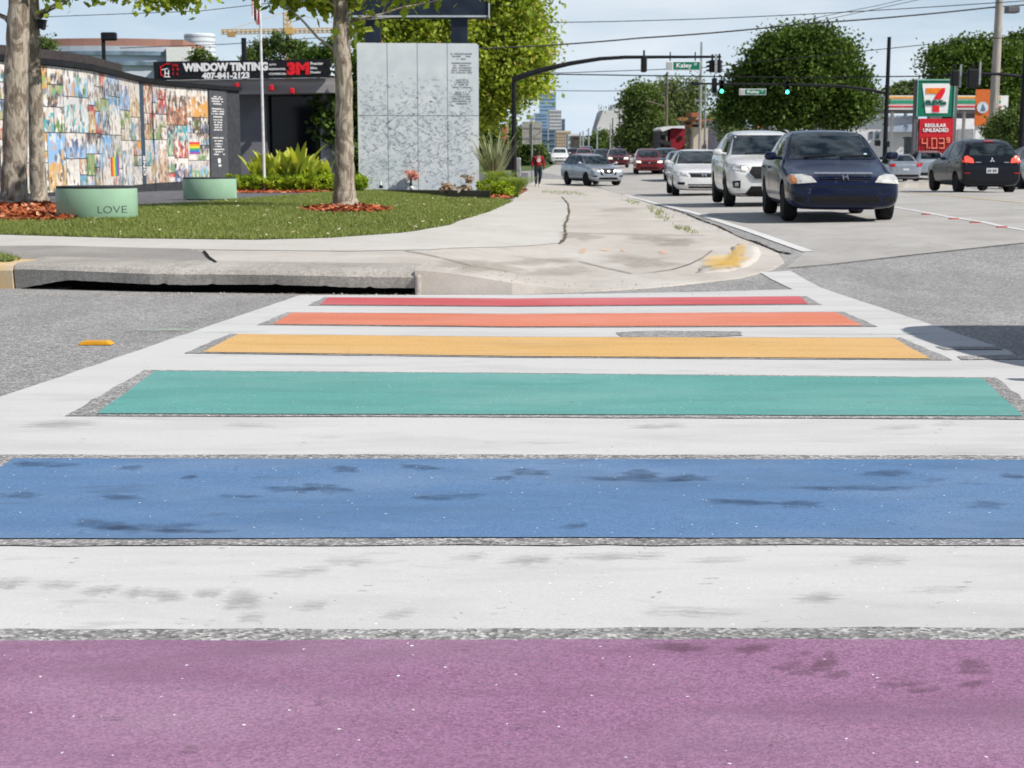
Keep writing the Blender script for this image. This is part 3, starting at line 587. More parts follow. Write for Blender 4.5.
def tree(name, label, base, lobes, N, size, leaf, bark=BARKD, tr=.3, group=None, cat='tree', clump=.6, shell=.45, limbs=True, ttop=None, third=0., trunk_pts=None, tb=(.1, .9)):
    t = thing(name, label, cat, base, group=group); mb = MB(); bx, by, bz = base; per = 38 if N < 20000 else 75
    cx = np.mean([l[0] for l in lobes]); cy = np.mean([l[1] for l in lobes]); cz = np.mean([l[2] for l in lobes])
    top = ttop or cz; pts = trunk_pts or [(bx, by, bz-.2), (bx+.02, by, bz+.4), (bx+(cx-bx)*.3, by, bz+(top-bz)*.5), (bx+(cx-bx)*.8, by+(cy-by)*.8, top)]
    mb.tube(pts, list(np.linspace(tr*1.35, tr*.45, len(pts))) if len(pts) != 4 else [tr*1.4, tr*1.05, tr*.85, tr*.5], 10)
    mb.build('trunk', bark, t, smooth=True)
    if limbs:
        mb = MB()
        for l in lobes:
            s0 = Vector(pts[-2]).lerp(Vector(pts[-1]), random.uniform(.0, .8)); e = Vector(l[:3]); m_ = s0.lerp(e, .5)+Vector((0, 0, -.06*(e-s0).length)); mb.tube([s0, m_, e], [tr*.4, tr*.28, tr*.1], 6)
            for _ in range(3):
                q = e+Vector((random.uniform(-1, 1)*l[3], random.uniform(-1, 1)*l[4], random.uniform(-.6, 1)*l[5]))*.8; mb.tube([m_.lerp(e, .5), q], [tr*.14, tr*.04], 5)
        mb.build('limbs', bark, t, smooth=True)
    V, Fq, T = leaf_cloud(lobes, N, size, clump, shell, tb, per=per)
    if third:
        k = RNG.random(len(Fq)) < third; kk = np.repeat(k, 4); T = T.copy(); T[kk] = .95
    mesh_np('crown', V, Fq, leaf, t, {'tint': T}); return t
def lobes_px(lst, Y, dy=None, f=1.):
    out = []; cx = sum(l[0] for l in lst)/len(lst); cy = sum(l[1] for l in lst)/len(lst); lst = [(cx+(a-cx)*f, cy+(b-cy)*f, c*f, d*f) for a, b, c, d in lst]
    for (px, py, rx, ry) in lst:
        p = at(px, py, Y); k = Y/F; out.append((p.x, p.y+(random.uniform(-.5, .5)*rx*k), p.z, rx*k, (dy or rx*k*.9), ry*k))
    return out
def trunk_path(lst, Y): return [tuple(at(x, y, Y)) for x, y in lst]
# left pair of pale trunks
b1 = G(15, 206, walk_z); Y1 = b1.y
def custom_tree(label, pts_px, radii_px, Y, branches, lobes, N, size, leaf, bark, base, group=None, shell=.3, clump=.35):
    t = thing('sycamore_tree', label, 'tree', base, group=group); mb = MB(); k = Y/F
    pts = trunk_path(pts_px, Y); P = []; Rd_ = []
    for i in range(len(pts)-1):
        for j in range(5):
            u = j/5; P.append(Vector(pts[i]).lerp(Vector(pts[i+1]), u)+Vector((random.uniform(-1, 1), random.uniform(-1, 1), 0))*.012); Rd_.append((radii_px[i]*(1-u)+radii_px[i+1]*u)*k*random.uniform(.96, 1.04))
    P.append(Vector(pts[-1])); Rd_.append(radii_px[-1]*k); mb.tube(P, Rd_, 16)
    mb.build('trunk', bark, t, smooth='all')
    for br in branches:
        mb = MB(); bp = [tuple(at(x, y, Y+dy)) for x, y, dy in br[0]]; mb.tube(bp, [r*k for r in br[1]], 7); mb.build('branch', bark, t, smooth='all')
    V, Fq, T = leaf_cloud(lobes, N, size, clump, shell); third = np.repeat(RNG.random(len(Fq)) < .03, 4); T[third] = .95
    mesh_np('crown', V, Fq, leaf, t, {'tint': T}); return t
g3 = 'pale barked trees on the lawn'
custom_tree('stout mottled pale tree trunk at the far left in red mulch', [(13, 210), (14, 200), (15, 150), (16, 90), (18, 40), (19, 0), (22, -70), (26, -160)], [17, 13.5, 12, 11.5, 11, 10, 7, 3], Y1, [([(20, -20, 0), (50, -70, .5), (90, -120, 1)], [5, 3, 1.5]), ([(18, 0, 0), (-20, -60, 0), (-60, -110, 1)], [5, 3, 1.5]), ([(15, 30, 0), (6, 18, .2), (-3, 14, .3)], [3, 2.6, 2])],
            lobes_px([(10, -130, 90, 50), (70, -90, 60, 40), (-60, -90, 70, 45), (20, -200, 90, 60), (64, -14, 26, 12)], Y1+.4), 9000, .16, L_SYC, BARK, tuple(b1), None)
b2 = G(38, 202, walk_z); Y2 = b2.y
custom_tree('slimmer leaning pale tree trunk just right of the stout one at left', [(40, 206), (39, 196), (37, 150), (35, 100), (34, 60), (32, 0), (30, -80), (28, -160)], [11, 8.5, 7.6, 7.2, 6.8, 6.2, 5, 2], Y2, [([(36, 17, 0), (46, 9, -.1), (58, 3, -.2), (74, -4, -.2)], [2.2, 1.5, 1.2, 1]), ([(33, 28, 0), (40, 18, .1), (50, 10, .1), (64, 4, .2)], [2.2, 1.8, 1.2, .8]), ([(32, -10, 0), (90, -60, .5), (150, -60, .6)], [4, 2.5, 1.4]), ([(150, -60, .6), (165, -20, .5), (170, 0, .5)], [1.2, .9, .5])],
            lobes_px([(76, -9, 26, 8), (143, -3, 20, 9), (176, 0, 20, 8), (160, -6, 38, 10), (195, -14, 22, 10), (120, -60, 80, 34), (60, -120, 80, 50), (31, 27, 4, 5)], Y2+.3), 8500, .155, L_SYC, BARK, tuple(b2))
mb = MB(); p = at(40, 25, Y2-.15); k = Y2/F
mb.prism([(-3*k, 4*k), (4.5*k, 4.5*k), (3*k, -3.5*k), (1*k, -4.5*k), (-2*k, -2*k)], p, (1, 0, 0), (0, 0, 1), (0, .18, 0)); mb.box((p.x+.5*k, p.y+.06, p.z+4.7*k), (10*k, .22, .02)); mb.tube([p+Vector((-2*k, .1, 0)), p+Vector((-7*k, .14, 1*k))], .02, 6)
tag(mb.build('spotlight', BLACKM), 'small black floodlight strapped high on the slimmer left tree trunk', 'spotlight')
b3 = G(345, 209, walk_z); Y3 = b3.y
custom_tree('lone pale tree trunk standing on the lawn in front of the signed white wall', [(345.5, 213), (345, 205), (344.5, 190), (344.5, 140), (344, 90), (342, 50), (340, 0), (338, -60), (336, -140)], [17, 13.5, 10.5, 9, 8.6, 8.4, 7.4, 5, 2], Y3,
            [([(337, 54, 0), (330, 46, 0), (318, 38, -.1), (303, 21, -.1), (288, 7, -.1), (270, -10, 0), (250, -30, 0)], [1.8, 1.5, 1.3, 1.1, .9, .8, .6]), ([(340, 12, 0), (332, 4, 0), (318, -8, 0)], [2.4, 2, 1.4]),
             ([(350, 22, 0), (362, 18, -.1), (382, 14, -.1), (400, 8, -.1), (430, 2, -.1), (460, -6, -.1)], [1.3, 1.1, .9, .8, .6, .5]), ([(352, 20, 0), (372, 19, -.1), (398, 17, -.1)], [.8, .6, .3]), ([(382, 14, -.1), (386, 4, -.1), (384, -10, -.1)], [.6, .5, .4]), ([(368, 17, -.1), (363, 6, -.1), (366, -10, -.1)], [.6, .5, .4]), ([(300, 18, -.1), (296, 21, -.1), (290, 22, -.1)], [.4, .3, .2])],
            lobes_px([(300, -9, 34, 13), (328, -2, 20, 9), (352, 4, 10, 10), (400, -8, 30, 6), (485, -16, 30, 7), (340, -100, 110, 60), (260, -60, 60, 26), (420, -70, 70, 34), (351, 26, 4, 4)], Y3+.2), 11500, .16, L_SYC, BARK, tuple(b3))

# ================================================================== bench planters
PGREEN = mat('sage green metal', (.30, .47, .33), .42, var=.05, vscale=2)
DKTOP = mat('dark seat slab', (.045, .045, .05), .6, var=.2)
def planter(pxl, pxr, pyt, pyb, label, txt):
    c = G((pxl+pxr)/2, pyb, walk_z); Y = c.y; k = Y/F; rx = (pxr-pxl)/2*k; h = (pyb-pyt)*k*1.0-.03; c.x *= (c.y+rx*.75)/c.y; c.y += rx*.75
    t = thing('round_bench', label, 'bench', tuple(c), group='sage green round benches on the lawn'); z0 = c.z+.03
    ry = rx*.75; n = 56
    def ringp(f, z): return [(rx*f, z)]
    mb = MB(); mb.lathe([(rx*.985, 0), (rx, .012), (rx, h-.05), (rx*.99, h-.035), (rx*.9, h-.035)], (c.x, c.y, z0), n, sy=.75); mb.build('drum', PGREEN, t, smooth=True)
    mb = MB(); mb.lathe([(rx*.90, h-.034), (rx*.985, h-.034), (rx*.99, h-.004), (rx*.97, h), (0.001, h)], (c.x, c.y, z0), n, sy=.75); mb.build('seat_top', DKTOP, t, smooth=True)
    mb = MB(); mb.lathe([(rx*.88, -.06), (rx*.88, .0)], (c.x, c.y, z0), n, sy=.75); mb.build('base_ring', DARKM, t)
    if txt:
        mb = MB(); Xc = c.x
        def fn(a, b, cc):
            xx = at(98, 210, c.y-ry*.96).x+a; th = math.asin(max(-1, min(1, (xx-Xc)/rx))); rr = 1+.006+cc*.01
            return Vector((Xc+rx*math.sin(th)*rr, c.y-ry*math.cos(th)*rr, z0+h-(207.2-pyt)*k-.0-7*k+b+.012))
        text_on(mb, 'LOVE', (0, 0, 0), (1, 0, 0), (0, 0, 1), 25.5*k, 7*k, bold=-.012, fn=fn, thick=.01); mb.build('lettering', mat('dark lettering', (.05, .07, .06), .5), t)
    return t
planter(57, 138.5, 187, 220.5, 'larger round sage green bench lettered LOVE beside the red mulch', True)
planter(183.5, 237, 178, 200.5, 'smaller plain sage green round bench in front of the dark text panel', False)

# ================================================================== photo mural wall
ctrl = [(-60, 40.0, 58), (0, 41.0, 63), (37, 42, 65), (92, 45.5, 72.5), (125, 50.5, 80), (155, 56, 87), (185, 58, 90), (212, 60, 93), (240, 62.5, 95)]
MZT = CAMZ+2.37; MZB = -.30
path = []
for i in range(len(ctrl)-1):
    for j in range(8):
        u = j/8; px = ctrl[i][0]*(1-u)+ctrl[i+1][0]*u
        ys = [c[1] for c in ctrl]; xs = [c[0] for c in ctrl]; path.append((px, float(np.interp(px, xs, ys))))
path.append(ctrl[-1][:2])
# smooth the depth
ys = np.array([p[1] for p in path]); ys = np.convolve(np.pad(ys, 6, mode='edge'), np.ones(13)/13, 'valid'); MW = [(at(p[0], 120, y).x, y) for p, y in zip(path, ys)]
arc = [0]
for i in range(1, len(MW)): arc.append(arc[-1]+math.dist(MW[i], MW[i-1]))
def mural_pt(s, off=0.):
    s = max(0, min(arc[-1]-1e-4, s)); i = max(0, np.searchsorted(arc, s, 'right')-1); i = min(i, len(MW)-2); u = (s-arc[i])/(arc[i+1]-arc[i]); x = MW[i][0]*(1-u)+MW[i+1][0]*u; y = MW[i][1]*(1-u)+MW[i+1][1]*u
    j0 = max(0, i-1); j1 = min(len(MW)-1, i+2); t = Vector((MW[j1][0]-MW[j0][0], MW[j1][1]-MW[j0][1])).normalized(); n = Vector((t.y, -t.x)); return x+n.x*off, y+n.y*off
def s_of_px(px):
    best = min(range(len(MW)), key=lambda i: abs((512+F*MW[i][0]/MW[i][1]*1.0)-px)); return arc[best]
base = (MW[24][0], MW[24][1], walk_z(MW[24][0], MW[24][1]))
mural = thing('mural_wall', 'long curved wall covered with a mosaic of colourful photographs under a black rim', 'wall', base)
sg_end = s_of_px(212.5)
def strip(mb, s0, s1, z0, z1, o0, o1, step=.25):
    n = max(1, int((s1-s0)/step)); vs = []
    for i in range(n+1):
        s = s0+(s1-s0)*i/n; a = mural_pt(s, o0); b = mural_pt(s, o1); vs += [(a[0], a[1], z0), (b[0], b[1], z0), (b[0], b[1], z1), (a[0], a[1], z1)]
    fs = [(i*4+k, i*4+(k+1) % 4, i*4+4+(k+1) % 4, i*4+4+k) for i in range(n) for k in range(4)]+[(0, 1, 2, 3), tuple(4*n+k for k in range(4))]
    mb.add(vs, fs)
mb = MB(); strip(mb, 0, arc[-1], MZB-.6, MZT, -.12, 0); mb.build('wall_body', mat('charcoal wall', (.05, .053, .06), .7, var=.15), mural, smooth=True)
mb = MB(); strip(mb, 0, arc[-1], MZT, MZT+.16, -.35, .12); mb.build('rim', BLACKM, mural, smooth=True)
mb = MB(); strip(mb, 0, s_of_px(131), MZT+.162, MZT+.42, -.45, -.02); mb.build('fascia', mat('brown black fascia', (.055, .045, .045), .6, var=.2), mural, smooth=True)
# photographs: guillotine split, each with its own palette and blobs
m, nt, b = newmat('photo print')
ca = nt.nodes.new('ShaderNodeAttribute'); ca.attribute_name = 'cA'; cb = nt.nodes.new('ShaderNodeAttribute'); cb.attribute_name = 'cB'; cc = nt.nodes.new('ShaderNodeAttribute'); cc.attribute_name = 'cC'; sdn = nt.nodes.new('ShaderNodeAttribute'); sdn.attribute_name = 'seed'
uv = nt.nodes.new('ShaderNodeAttribute'); uv.attribute_name = 'sp'
vm = nt.nodes.new('ShaderNodeVectorMath'); vm.operation = 'ADD'; nt.links.new(uv.outputs['Vector'], vm.inputs[0]); nt.links.new(sdn.outputs['Vector'], vm.inputs[1]); v = vm.outputs[0]
cvn = nt.nodes.new('ShaderNodeAttribute'); cvn.attribute_name = 'cv'
def mth(op, a_, b__):
    g_ = nt.nodes.new('ShaderNodeMath'); g_.operation = op
    for i_, q_ in enumerate((a_, b__)):
        if isinstance(q_, (int, float)): g_.inputs[i_].default_value = q_
        else: nt.links.new(q_, g_.inputs[i_])
    return g_.outputs[0]
def scl(v_, sc_):
    q_ = nt.nodes.new('ShaderNodeMapping'); q_.inputs['Scale'].default_value = sc_; nt.links.new(v_, q_.inputs[0]); return q_.outputs[0]
hzf = mth('ADD', cvn.outputs['Fac'], noise(nt, v, 3.0, 3, .5, .3, .7, a=-.25, b=.25))
hm = nt.nodes.new('ShaderNodeMapRange'); hm.inputs[1].default_value = .45; hm.inputs[2].default_value = .60; nt.links.new(hzf, hm.inputs[0])
c = mixn(nt, hm.outputs[0], cb.outputs['Color'], ca.outputs['Color'])
fig = mth('MULTIPLY', noise(nt, scl(v, (5.5, 1.7, 1)), 1., 2, .5, .52, .56), mth('LESS_THAN', cvn.outputs['Fac'], .78))
c = mixn(nt, fig, c, cc.outputs['Color'])
vo = nt.nodes.new('ShaderNodeSeparateColor'); nt.links.new(voro(nt, scl(v, (1, .7, 1)), 9), vo.inputs[0])
c = mixn(nt, mth('MULTIPLY', mth('GREATER_THAN', vo.outputs[0], .72), .55), c, (.55, .36, .26)); c = mixn(nt, mth('MULTIPLY', mth('GREATER_THAN', vo.outputs[1], .82), .7), c, (.72, .70, .66)); c = mixn(nt, mth('MULTIPLY', mth('GREATER_THAN', vo.outputs[2], .86), .7), c, (.07, .07, .08))
nt.links.new(c, b.inputs['Base Color']); b.inputs['Roughness'].default_value = .45
PAL = [(.62, .60, .56), (.66, .64, .60), (.55, .55, .55), (.30, .45, .62), (.12, .30, .45), (.55, .28, .06), (.50, .36, .16), (.45, .07, .06), (.10, .20, .05), (.22, .32, .10), (.05, .06, .08), (.10, .07, .05), (.45, .30, .20), (.20, .38, .60), (.06, .30, .34), (.35, .15, .08), (.16, .30, .12), (.12, .16, .30), (.62, .60, .56), (.68, .66, .62)]
cells = []
def split(a, b_, c_, d, depth=0):
    w = b_-a; h = d-c_
    if (w < 2.0 and h < 1.7 and random.random() < .5) or (w < .9 and h < .8) or depth > 8: cells.append((a, b_, c_, d)); return
    if w/h > random.uniform(.6, 1.5) and w > .6: x = a+w*random.uniform(.35, .65); split(a, x, c_, d, depth+1); split(x, b_, c_, d, depth+1)
    elif h > .5: y = c_+h*random.uniform(.35, .65); split(a, b_, c_, y, depth+1); split(a, b_, y, d, depth+1)
    else: cells.append((a, b_, c_, d))
s_blue0, s_blue1 = s_of_px(144), s_of_px(151)
split(0, s_blue0, MZB, MZT-.02); split(s_blue1, sg_end-.05, MZB, MZT-.02)
V = []; Fq = []; cA = []; cB = []; cC = []; sdv = []; spv = []; cvv = []
def addcell(a, b_, c_, d, cols, off=.012):
    n = max(1, int((b_-a)/.3)); o = len(V); sdd = (random.random()*40, random.random()*40, 0)
    for i in range(n+1):
        s = a+(b_-a)*i/n; p = mural_pt(s, off); 
        for z in (c_, d): V.append((p[0], p[1], z)); cA.append((*cols[0], 1)); cB.append((*cols[1], 1)); cC.append((*cols[2], 1)); sdv.append(sdd); spv.append((s, z, 0)); cvv.append((z-c_)/(d-c_))
    for i in range(n): Fq.append((o+2*i, o+2*i+2, o+2*i+3, o+2*i+1))
for (a, b_, c_, d) in cells:
    cols = [tuple(min(.82, q*1.12+.02) for q in random.choice(PAL)) for _ in range(3)]
    if random.random() < .42: cols[0] = random.choice(PAL[:3])
    addcell(a+.012, b_-.012, c_+.012, d-.012, cols)
me = bpy.data.meshes.new('photo_mosaic'); off = Vector(base); me.from_pydata([(p[0]-off.x, p[1]-off.y, p[2]-off.z) for p in V], [], Fq)
for nm, dat in (('cA', cA), ('cB', cB), ('cC', cC)):
    at_ = me.attributes.new(nm, 'FLOAT_COLOR', 'POINT'); at_.data.foreach_set('color', np.array(dat, dtype=np.float32).ravel())
for nm, dat in (('seed', sdv), ('sp', spv)):
    at_ = me.attributes.new(nm, 'FLOAT_VECTOR', 'POINT'); at_.data.foreach_set('vector', np.array(dat, dtype=np.float32).ravel())
at_ = me.attributes.new('cv', 'FLOAT', 'POINT'); at_.data.foreach_set('value', cvv); link('photo_mosaic', me, m, mural)
mb = MB(); strip(mb, s_blue0, s_blue1, MZB, MZT-.02, 0, .02); mb.build('blue_panel', mat('slate blue panel', (.045, .085, .13), .5, var=.2), mural)
def on_mural(s0, z0):
    def fn(a, b_, c_): p = mural_pt(s0+a, .03+c_); return Vector((p[0], p[1], z0+b_))
    return fn
def flat_poly(mb, s0, s1, z0, z1, off=.02):
    strip(mb, s0, s1, z0, z1, .012, off, .3)
# recognisable prints: a rainbow flag picture and a small rainbow, an orange gable
RB = [(.60, .05, .05), (.70, .28, .03), (.72, .60, .06), (.08, .38, .12), (.05, .18, .50), (.30, .08, .35)]
def rows(s0, s1, z0, z1, vert, nm):
    for i, c_ in enumerate(RB):
        mb = MB(); mm = mat('rainbow print %d' % i, c_, .5, var=.1)
        if vert: flat_poly(mb, s0+(s1-s0)*i/6, s0+(s1-s0)*(i+1)/6, z0, z1)
        else: flat_poly(mb, s0, s1, z1-(z1-z0)*(i+1)/6, z1-(z1-z0)*i/6)
        mb.build('rainbow_band', mm, mural)
zpx = lambda py, px: at(px, py, mural_pt(s_of_px(px))[1]).z
rows(s_of_px(192), s_of_px(202), zpx(154, 197), zpx(142, 197), False, 'a')
rows(s_of_px(113.5), s_of_px(121), zpx(176, 117), zpx(157, 117), True, 'b')
# text panel
mb = MB(); s2 = s_of_px(231); strip(mb, sg_end, s2, MZB-.2, MZT-.02, .01, .05); mb.build('text_panel', mat('grey text panel', (.085, .09, .10), .6, var=.1), mural)
mb = MB(); rr = random.Random(3)
for py in [97, 99, 101.5, 104, 109, 111.5, 114, 117, 120, 122.5, 125, 127.5, 130, 138, 141, 144, 146.5, 149.5, 152, 154.5]:
    z = zpx(py, 221)-.02; w = rr.uniform(.45, .95)*(s2-sg_end)*.8; s0 = (sg_end+s2)/2-w/2; nn = int(w/.07)
    for i in range(nn):
        if rr.random() < .15: continue
        strip(mb, s0+i*.07, s0+i*.07+.045, z, z+.05, .05, .056, 1)
strip(mb, (sg_end+s2)/2-.12, (sg_end+s2)/2+.1, zpx(163, 221), zpx(158.5, 221), .05, .056, 1); strip(mb, (sg_end+s2)/2-.08, (sg_end+s2)/2+.14, zpx(166.5, 221), zpx(164.5, 221), .05, .056, 1)
mb.build('panel_writing', WHITEG, mural)
mb = MB()
for i, py in enumerate(range(100, 180, 9)): pass
nn_ = 0
text_on(mb, 'ONE', None or (0, 0, 0), (1, 0, 0), (0, 0, 1), .7, .28, bold=.02, fn=(lambda a, b_, c_: (lambda p: Vector((p[0], p[1], zpx(176, 146)+a)))(mural_pt(s_blue1-.12-b_*1.2, .03+c_))))
mb.build('panel_lettering', WHITEG, mural)

# ================================================================== signed white wall, black base and the dark sign over it
wb = G(418, 190.3, walk_z); YW_ = wb.y; k = YW_/F
# the wall is turned a little towards the sun
wr = R(5); ex = Vector((math.cos(wr), math.sin(wr), 0)); en = Vector((math.sin(wr), -math.cos(wr), 0))
pl = at(359, 188.5, YW_-.15); pl.z = wb.z-.1; W_ = 118.6*k/math.cos(wr)*1.0; zt = at(418, 43, YW_).z; zb = wb.z-.1; H_ = zt-zb
signwall = thing('message_wall', 'tall white panel wall covered in handwritten signatures', 'wall', (pl.x, pl.y, zb))
PANEL = mat('white message panel', (.53, .59, .61), .45, var=.04, vscale=1.5, col2=(.60, .65, .66))
mb = MB(); rad = .12
poly = [(0, 0), (W_, 0), (W_, H_-rad)]+[(W_-rad+rad*math.cos(a), H_-rad+rad*math.sin(a)) for a in np.linspace(.2, math.pi/2, 6)]+[(0, H_)]
mb.prism(poly, pl, ex, (0, 0, 1), -en*.16); mb.build('panel_wall', PANEL, signwall)
mb = MB(); zs = at(418, 115.5, YW_).z-zb; gap = .022; seam = mat('panel seam grey', (.20, .22, .24), .8)  # plain grey strips along the panel joints
for i in (1, 2, 3): 
    x = W_*(i*.2470); mb.prism([(x-gap/2, 0), (x+gap/2, 0), (x+gap/2, H_), (x-gap/2, H_)], pl, ex, (0, 0, 1), en*.004)
mb.prism([(0, zs-gap/2), (W_, zs-gap/2), (W_, zs+gap/2), (0, zs+gap/2)], pl, ex, (0, 0, 1), en*.006); mb.build('panel_joints', seam, signwall)
mb = MB(); rr = random.Random(5)
def scrib(mb, x, z, w, h, t, rr):
    pts = []; n = rr.randint(5, 9)
    for i in range(n): pts.append((x+w*i/(n-1)+rr.uniform(-.01, .01), z+h*(.5+.5*math.sin(i*rr.uniform(1.6, 2.6)+rr.random()))*rr.uniform(.3, 1)))
    tilt = rr.uniform(-.9, .9)
    vs = []; fs = []
    for i, (a, c_) in enumerate(pts):
        c_ += (a-x)*tilt; tt = t*rr.uniform(.6, 1.2)
        for q in (-tt/2, tt/2): vs.append(pl+ex*a+Vector((0, 0, c_+q))+en*.009)
    for i in range(len(pts)-1): fs.append((2*i, 2*i+2, 2*i+3, 2*i+1))
    mb.add(vs, fs)
INKS = [(mat('black ink', (.13, .15, .18), .6), 620, 1), (mat('grey blue ink', (.33, .39, .45), .6), 1300, 1), (mat('green ink', (.28, .45, .38), .6), 110, 1)]
for mm, cnt, _ in INKS:
    mb = MB()
    for i in range(cnt):
        zz = (rr.random()**.9)*H_*.76; frac = zz/H_
        if frac > .45 and rr.random() < (frac-.45)*2.8: continue
        x = rr.uniform(.05, W_-.30); w = rr.uniform(.03, .15)*(1.8 if rr.random() < .06 else 1); scrib(mb, x, zz+.12, w, rr.uniform(.04, .15), rr.uniform(.010, .022), rr)
    mb.build('signatures', mm, signwall)
mb = MB(); x0 = W_*.765; ww = W_*.19
for py, fr_ in [(53.5, .95), (56, .8), (58.6, .38), (62.8, .85), (65.2, .72), (67.6, .9), (70, .88), (72.3, .9), (79.8, .62), (82, .66), (84.4, .7), (87, .82), (92, .55), (94, .7), (96.3, .8), (98.7, .82), (101, .8), (103.4, .5)]:
    w = ww*fr_; o = pl+ex*(x0+(ww-w)/2)+Vector((0, 0, at(460, py+.6, YW_).z-zb))+en*.008
    glyphs(mb, o, ex, (0, 0, 1), w, 1.25*k, max(6, int(w/.045)), .004, rr)
mb.build('printed_text', mat('grey print', (.17, .19, .22), .6), signwall)
# black low plinth in front
pb = G(488, 200, walk_z); pa = G(372, 190.5, walk_z)
A_ = at(376, 190, YW_-.4); B_ = at(489, 199.5, YW_-1.6)
mb = MB(); vs = []; npl = 14
for i in range(npl+1):
    t_ = i/npl; px = 374+116*t_; pyb = 190.4+9.5*t_**.9; g_ = G(px, pyb, walk_z); tz = at(px, 189.9+1.5*t_, g_.y).z+.01
    vs += [(g_.x, g_.y, g_.z-.1), (g_.x, g_.y, tz), (g_.x, g_.y+.5, tz), (g_.x, g_.y+.5, g_.z-.1)]
mb.add(vs, [(4*i+a_, 4*i+(a_+1) % 4, 4*i+4+(a_+1) % 4, 4*i+4+a_) for i in range(npl) for a_ in range(4)]+[(0, 1, 2, 3), tuple(4*npl+a_ for a_ in range(4))]); z1 = -.25
tag(mb.build('plinth', BLACKM), 'low black plinth at the foot of the signed white wall', 'plinth')
zpl = z1
# dark overhead sign on two posts behind the wall
ysn = YW_+1.1; ks = ysn/F
psn = thing('sign_structure', 'large dark navy sign box carried on two square posts above the signed wall', 'sign', (at(418, 150, ysn).x, ysn, walk_z(0, ysn)))
for xa, xb in ((366.5, 382), (451.5, 468)):
    mb = MB(); a = at(xa, 100, ysn).x; b_ = at(xb, 100, ysn).x; zt_ = at(400, 17, ysn).z; mb.box(((a+b_)/2, ysn, (zt_-1)/2-.0), (b_-a, .5, zt_+1.0), bev=.02); mb.build('post', NAVY, psn)
a = at(352, 10, ysn).x; b_ = at(488.5, 10, ysn).x; z0 = at(400, 18.5, ysn).z; mb = MB(); mb.box(((a+b_)/2, ysn, z0+1.6), (b_-a, .8, 3.2), bev=.03); mb.build('sign_box', NAVY, psn)
mb = MB(); mb.box((b_+.02, ysn-.1, z0+1.6), (.04, .75, 3.21), bev=.01); mb.box(((a+b_)/2, ysn-.41, z0+.05), (b_-a, .03, .07)); mb.build('edge_trim', mat('pale trim', (.42, .48, .50), .4, var=.1), psn)
# small tributes at the foot of the wall
def tribute(px, pyb, dy=.35): p = at(px, pyb, YW_-dy); return p
p = at(411, 189, YW_-.30); t = thing('flower_vase', 'pink flowers in a small black and white vase leaning at the signed wall', 'flowers', (p.x, p.y, p.z-.02))
mb = MB(); mb.lathe([(.04, 0), (.07, .05), (.06, .20), (.035, .30), (.05, .42)], (p.x, p.y, p.z-.03), 12); mb.build('vase', BLACKM, t, smooth=True)
mb = MB(); mb.lathe([(.075, .02), (.082, .06), (.074, .12)], (p.x+.02, p.y-.02, p.z), 12); mb.box((p.x+.12, p.y, p.z+.03), (.10, .05, .08)); mb.build('wrapping', WHITE, t)
V, Fq, T = leaf_cloud([(p.x, p.y, p.z+.56, .17, .15, .15), (p.x+.1, p.y, p.z+.47, .12, .12, .1)], 620, .085, .12, .2); mesh_np('petals', V, Fq, leafmat('pink petal', (.55, .20, .18), (.75, .42, .38), None, .3), t, {'tint': T})
p = at(381, 188.3, YW_-.25); mb = MB(); mb.lathe([(.07, 0), (.075, .03), (.075, .10), (.07, .12)], (p.x, p.y, p.z), 12); c1 = mb.build('candle_cup', BLACKM, None); tag(c1, 'tiny black candle cup on the grass at the foot of the white wall', 'candle')
mb = MB(); mb.lathe([(.03, .0), (.045, .02), (.04, .12), (.01, .16)], (p.x, p.y, p.z+.1), 8); mb.build('candle', WHITE, c1, local=False)
c1.data.update()
for i, (px, py, rx, col, lb) in enumerate([(447, 190, .13, L_PALE, 'dried brown and white flower bunch on the plinth, left one'), (464, 188, .26, L_PALE, 'larger pale dried bouquet lying on the plinth by the text column')]):
    gb = G(px, 190.4+9.5*((px-374)/116)**.9, walk_z); p = at(px, 190.2, gb.y+.25); V, Fq, T = leaf_cloud([(p.x, p.y, p.z+.05, rx, .12, .10), (p.x+.1, p.y, p.z+.12+.18*i, rx*.6, .1, .08)], 260, .09, .12, .2)
    o = mesh_np('bouquet', V, Fq, MATS.get('dried petal') or leafmat('dried petal', (.32, .20, .14), (.68, .60, .52), None, .2), None, {'tint': T}); tag(o, lb, 'flowers')

# ================================================================== hedge, croton plants, corner grasses, shrubs
def shrub(name, label, lobes, N, size, leaf, cat='shrub', group=None, clump=.25, shell=.6, base=None, tb=(.1, .9)):
    V, Fq, T = leaf_cloud(lobes, N, size, clump, shell, tb); b_ = base or (lobes[0][0], lobes[0][1], lobes[0][2]-lobes[0][5])
    t = thing(name, label, cat, b_, group=group); mesh_np('foliage', V, Fq, leaf, t, {'tint': T})
    mb = MB()
    for l in lobes[:4]:
        for q in range(3): mb.tube([(l[0]+random.uniform(-.1, .1), l[1], b_[2]-.1), (l[0]+random.uniform(-.4, .4)*l[3], l[1], l[2]+l[5]*.4)], [.02, .008], 5)
    mb.build('stems', BARKD, t); return t
YH = G(280, 192, walk_z).y; kh = YH/F
hx = [(235, 'leftmost rounded clump of the clipped bright hedge'), (256, 'clipped hedge clump second from the left, at the flagpole foot'), (280, 'clipped hedge clump in the middle under the broad yellow leaves'), (303, 'clipped hedge clump right of the middle one'), (325, 'clipped hedge clump just left of the lone tree trunk'), (352, 'clipped hedge clump showing between lone trunk and white wall')]
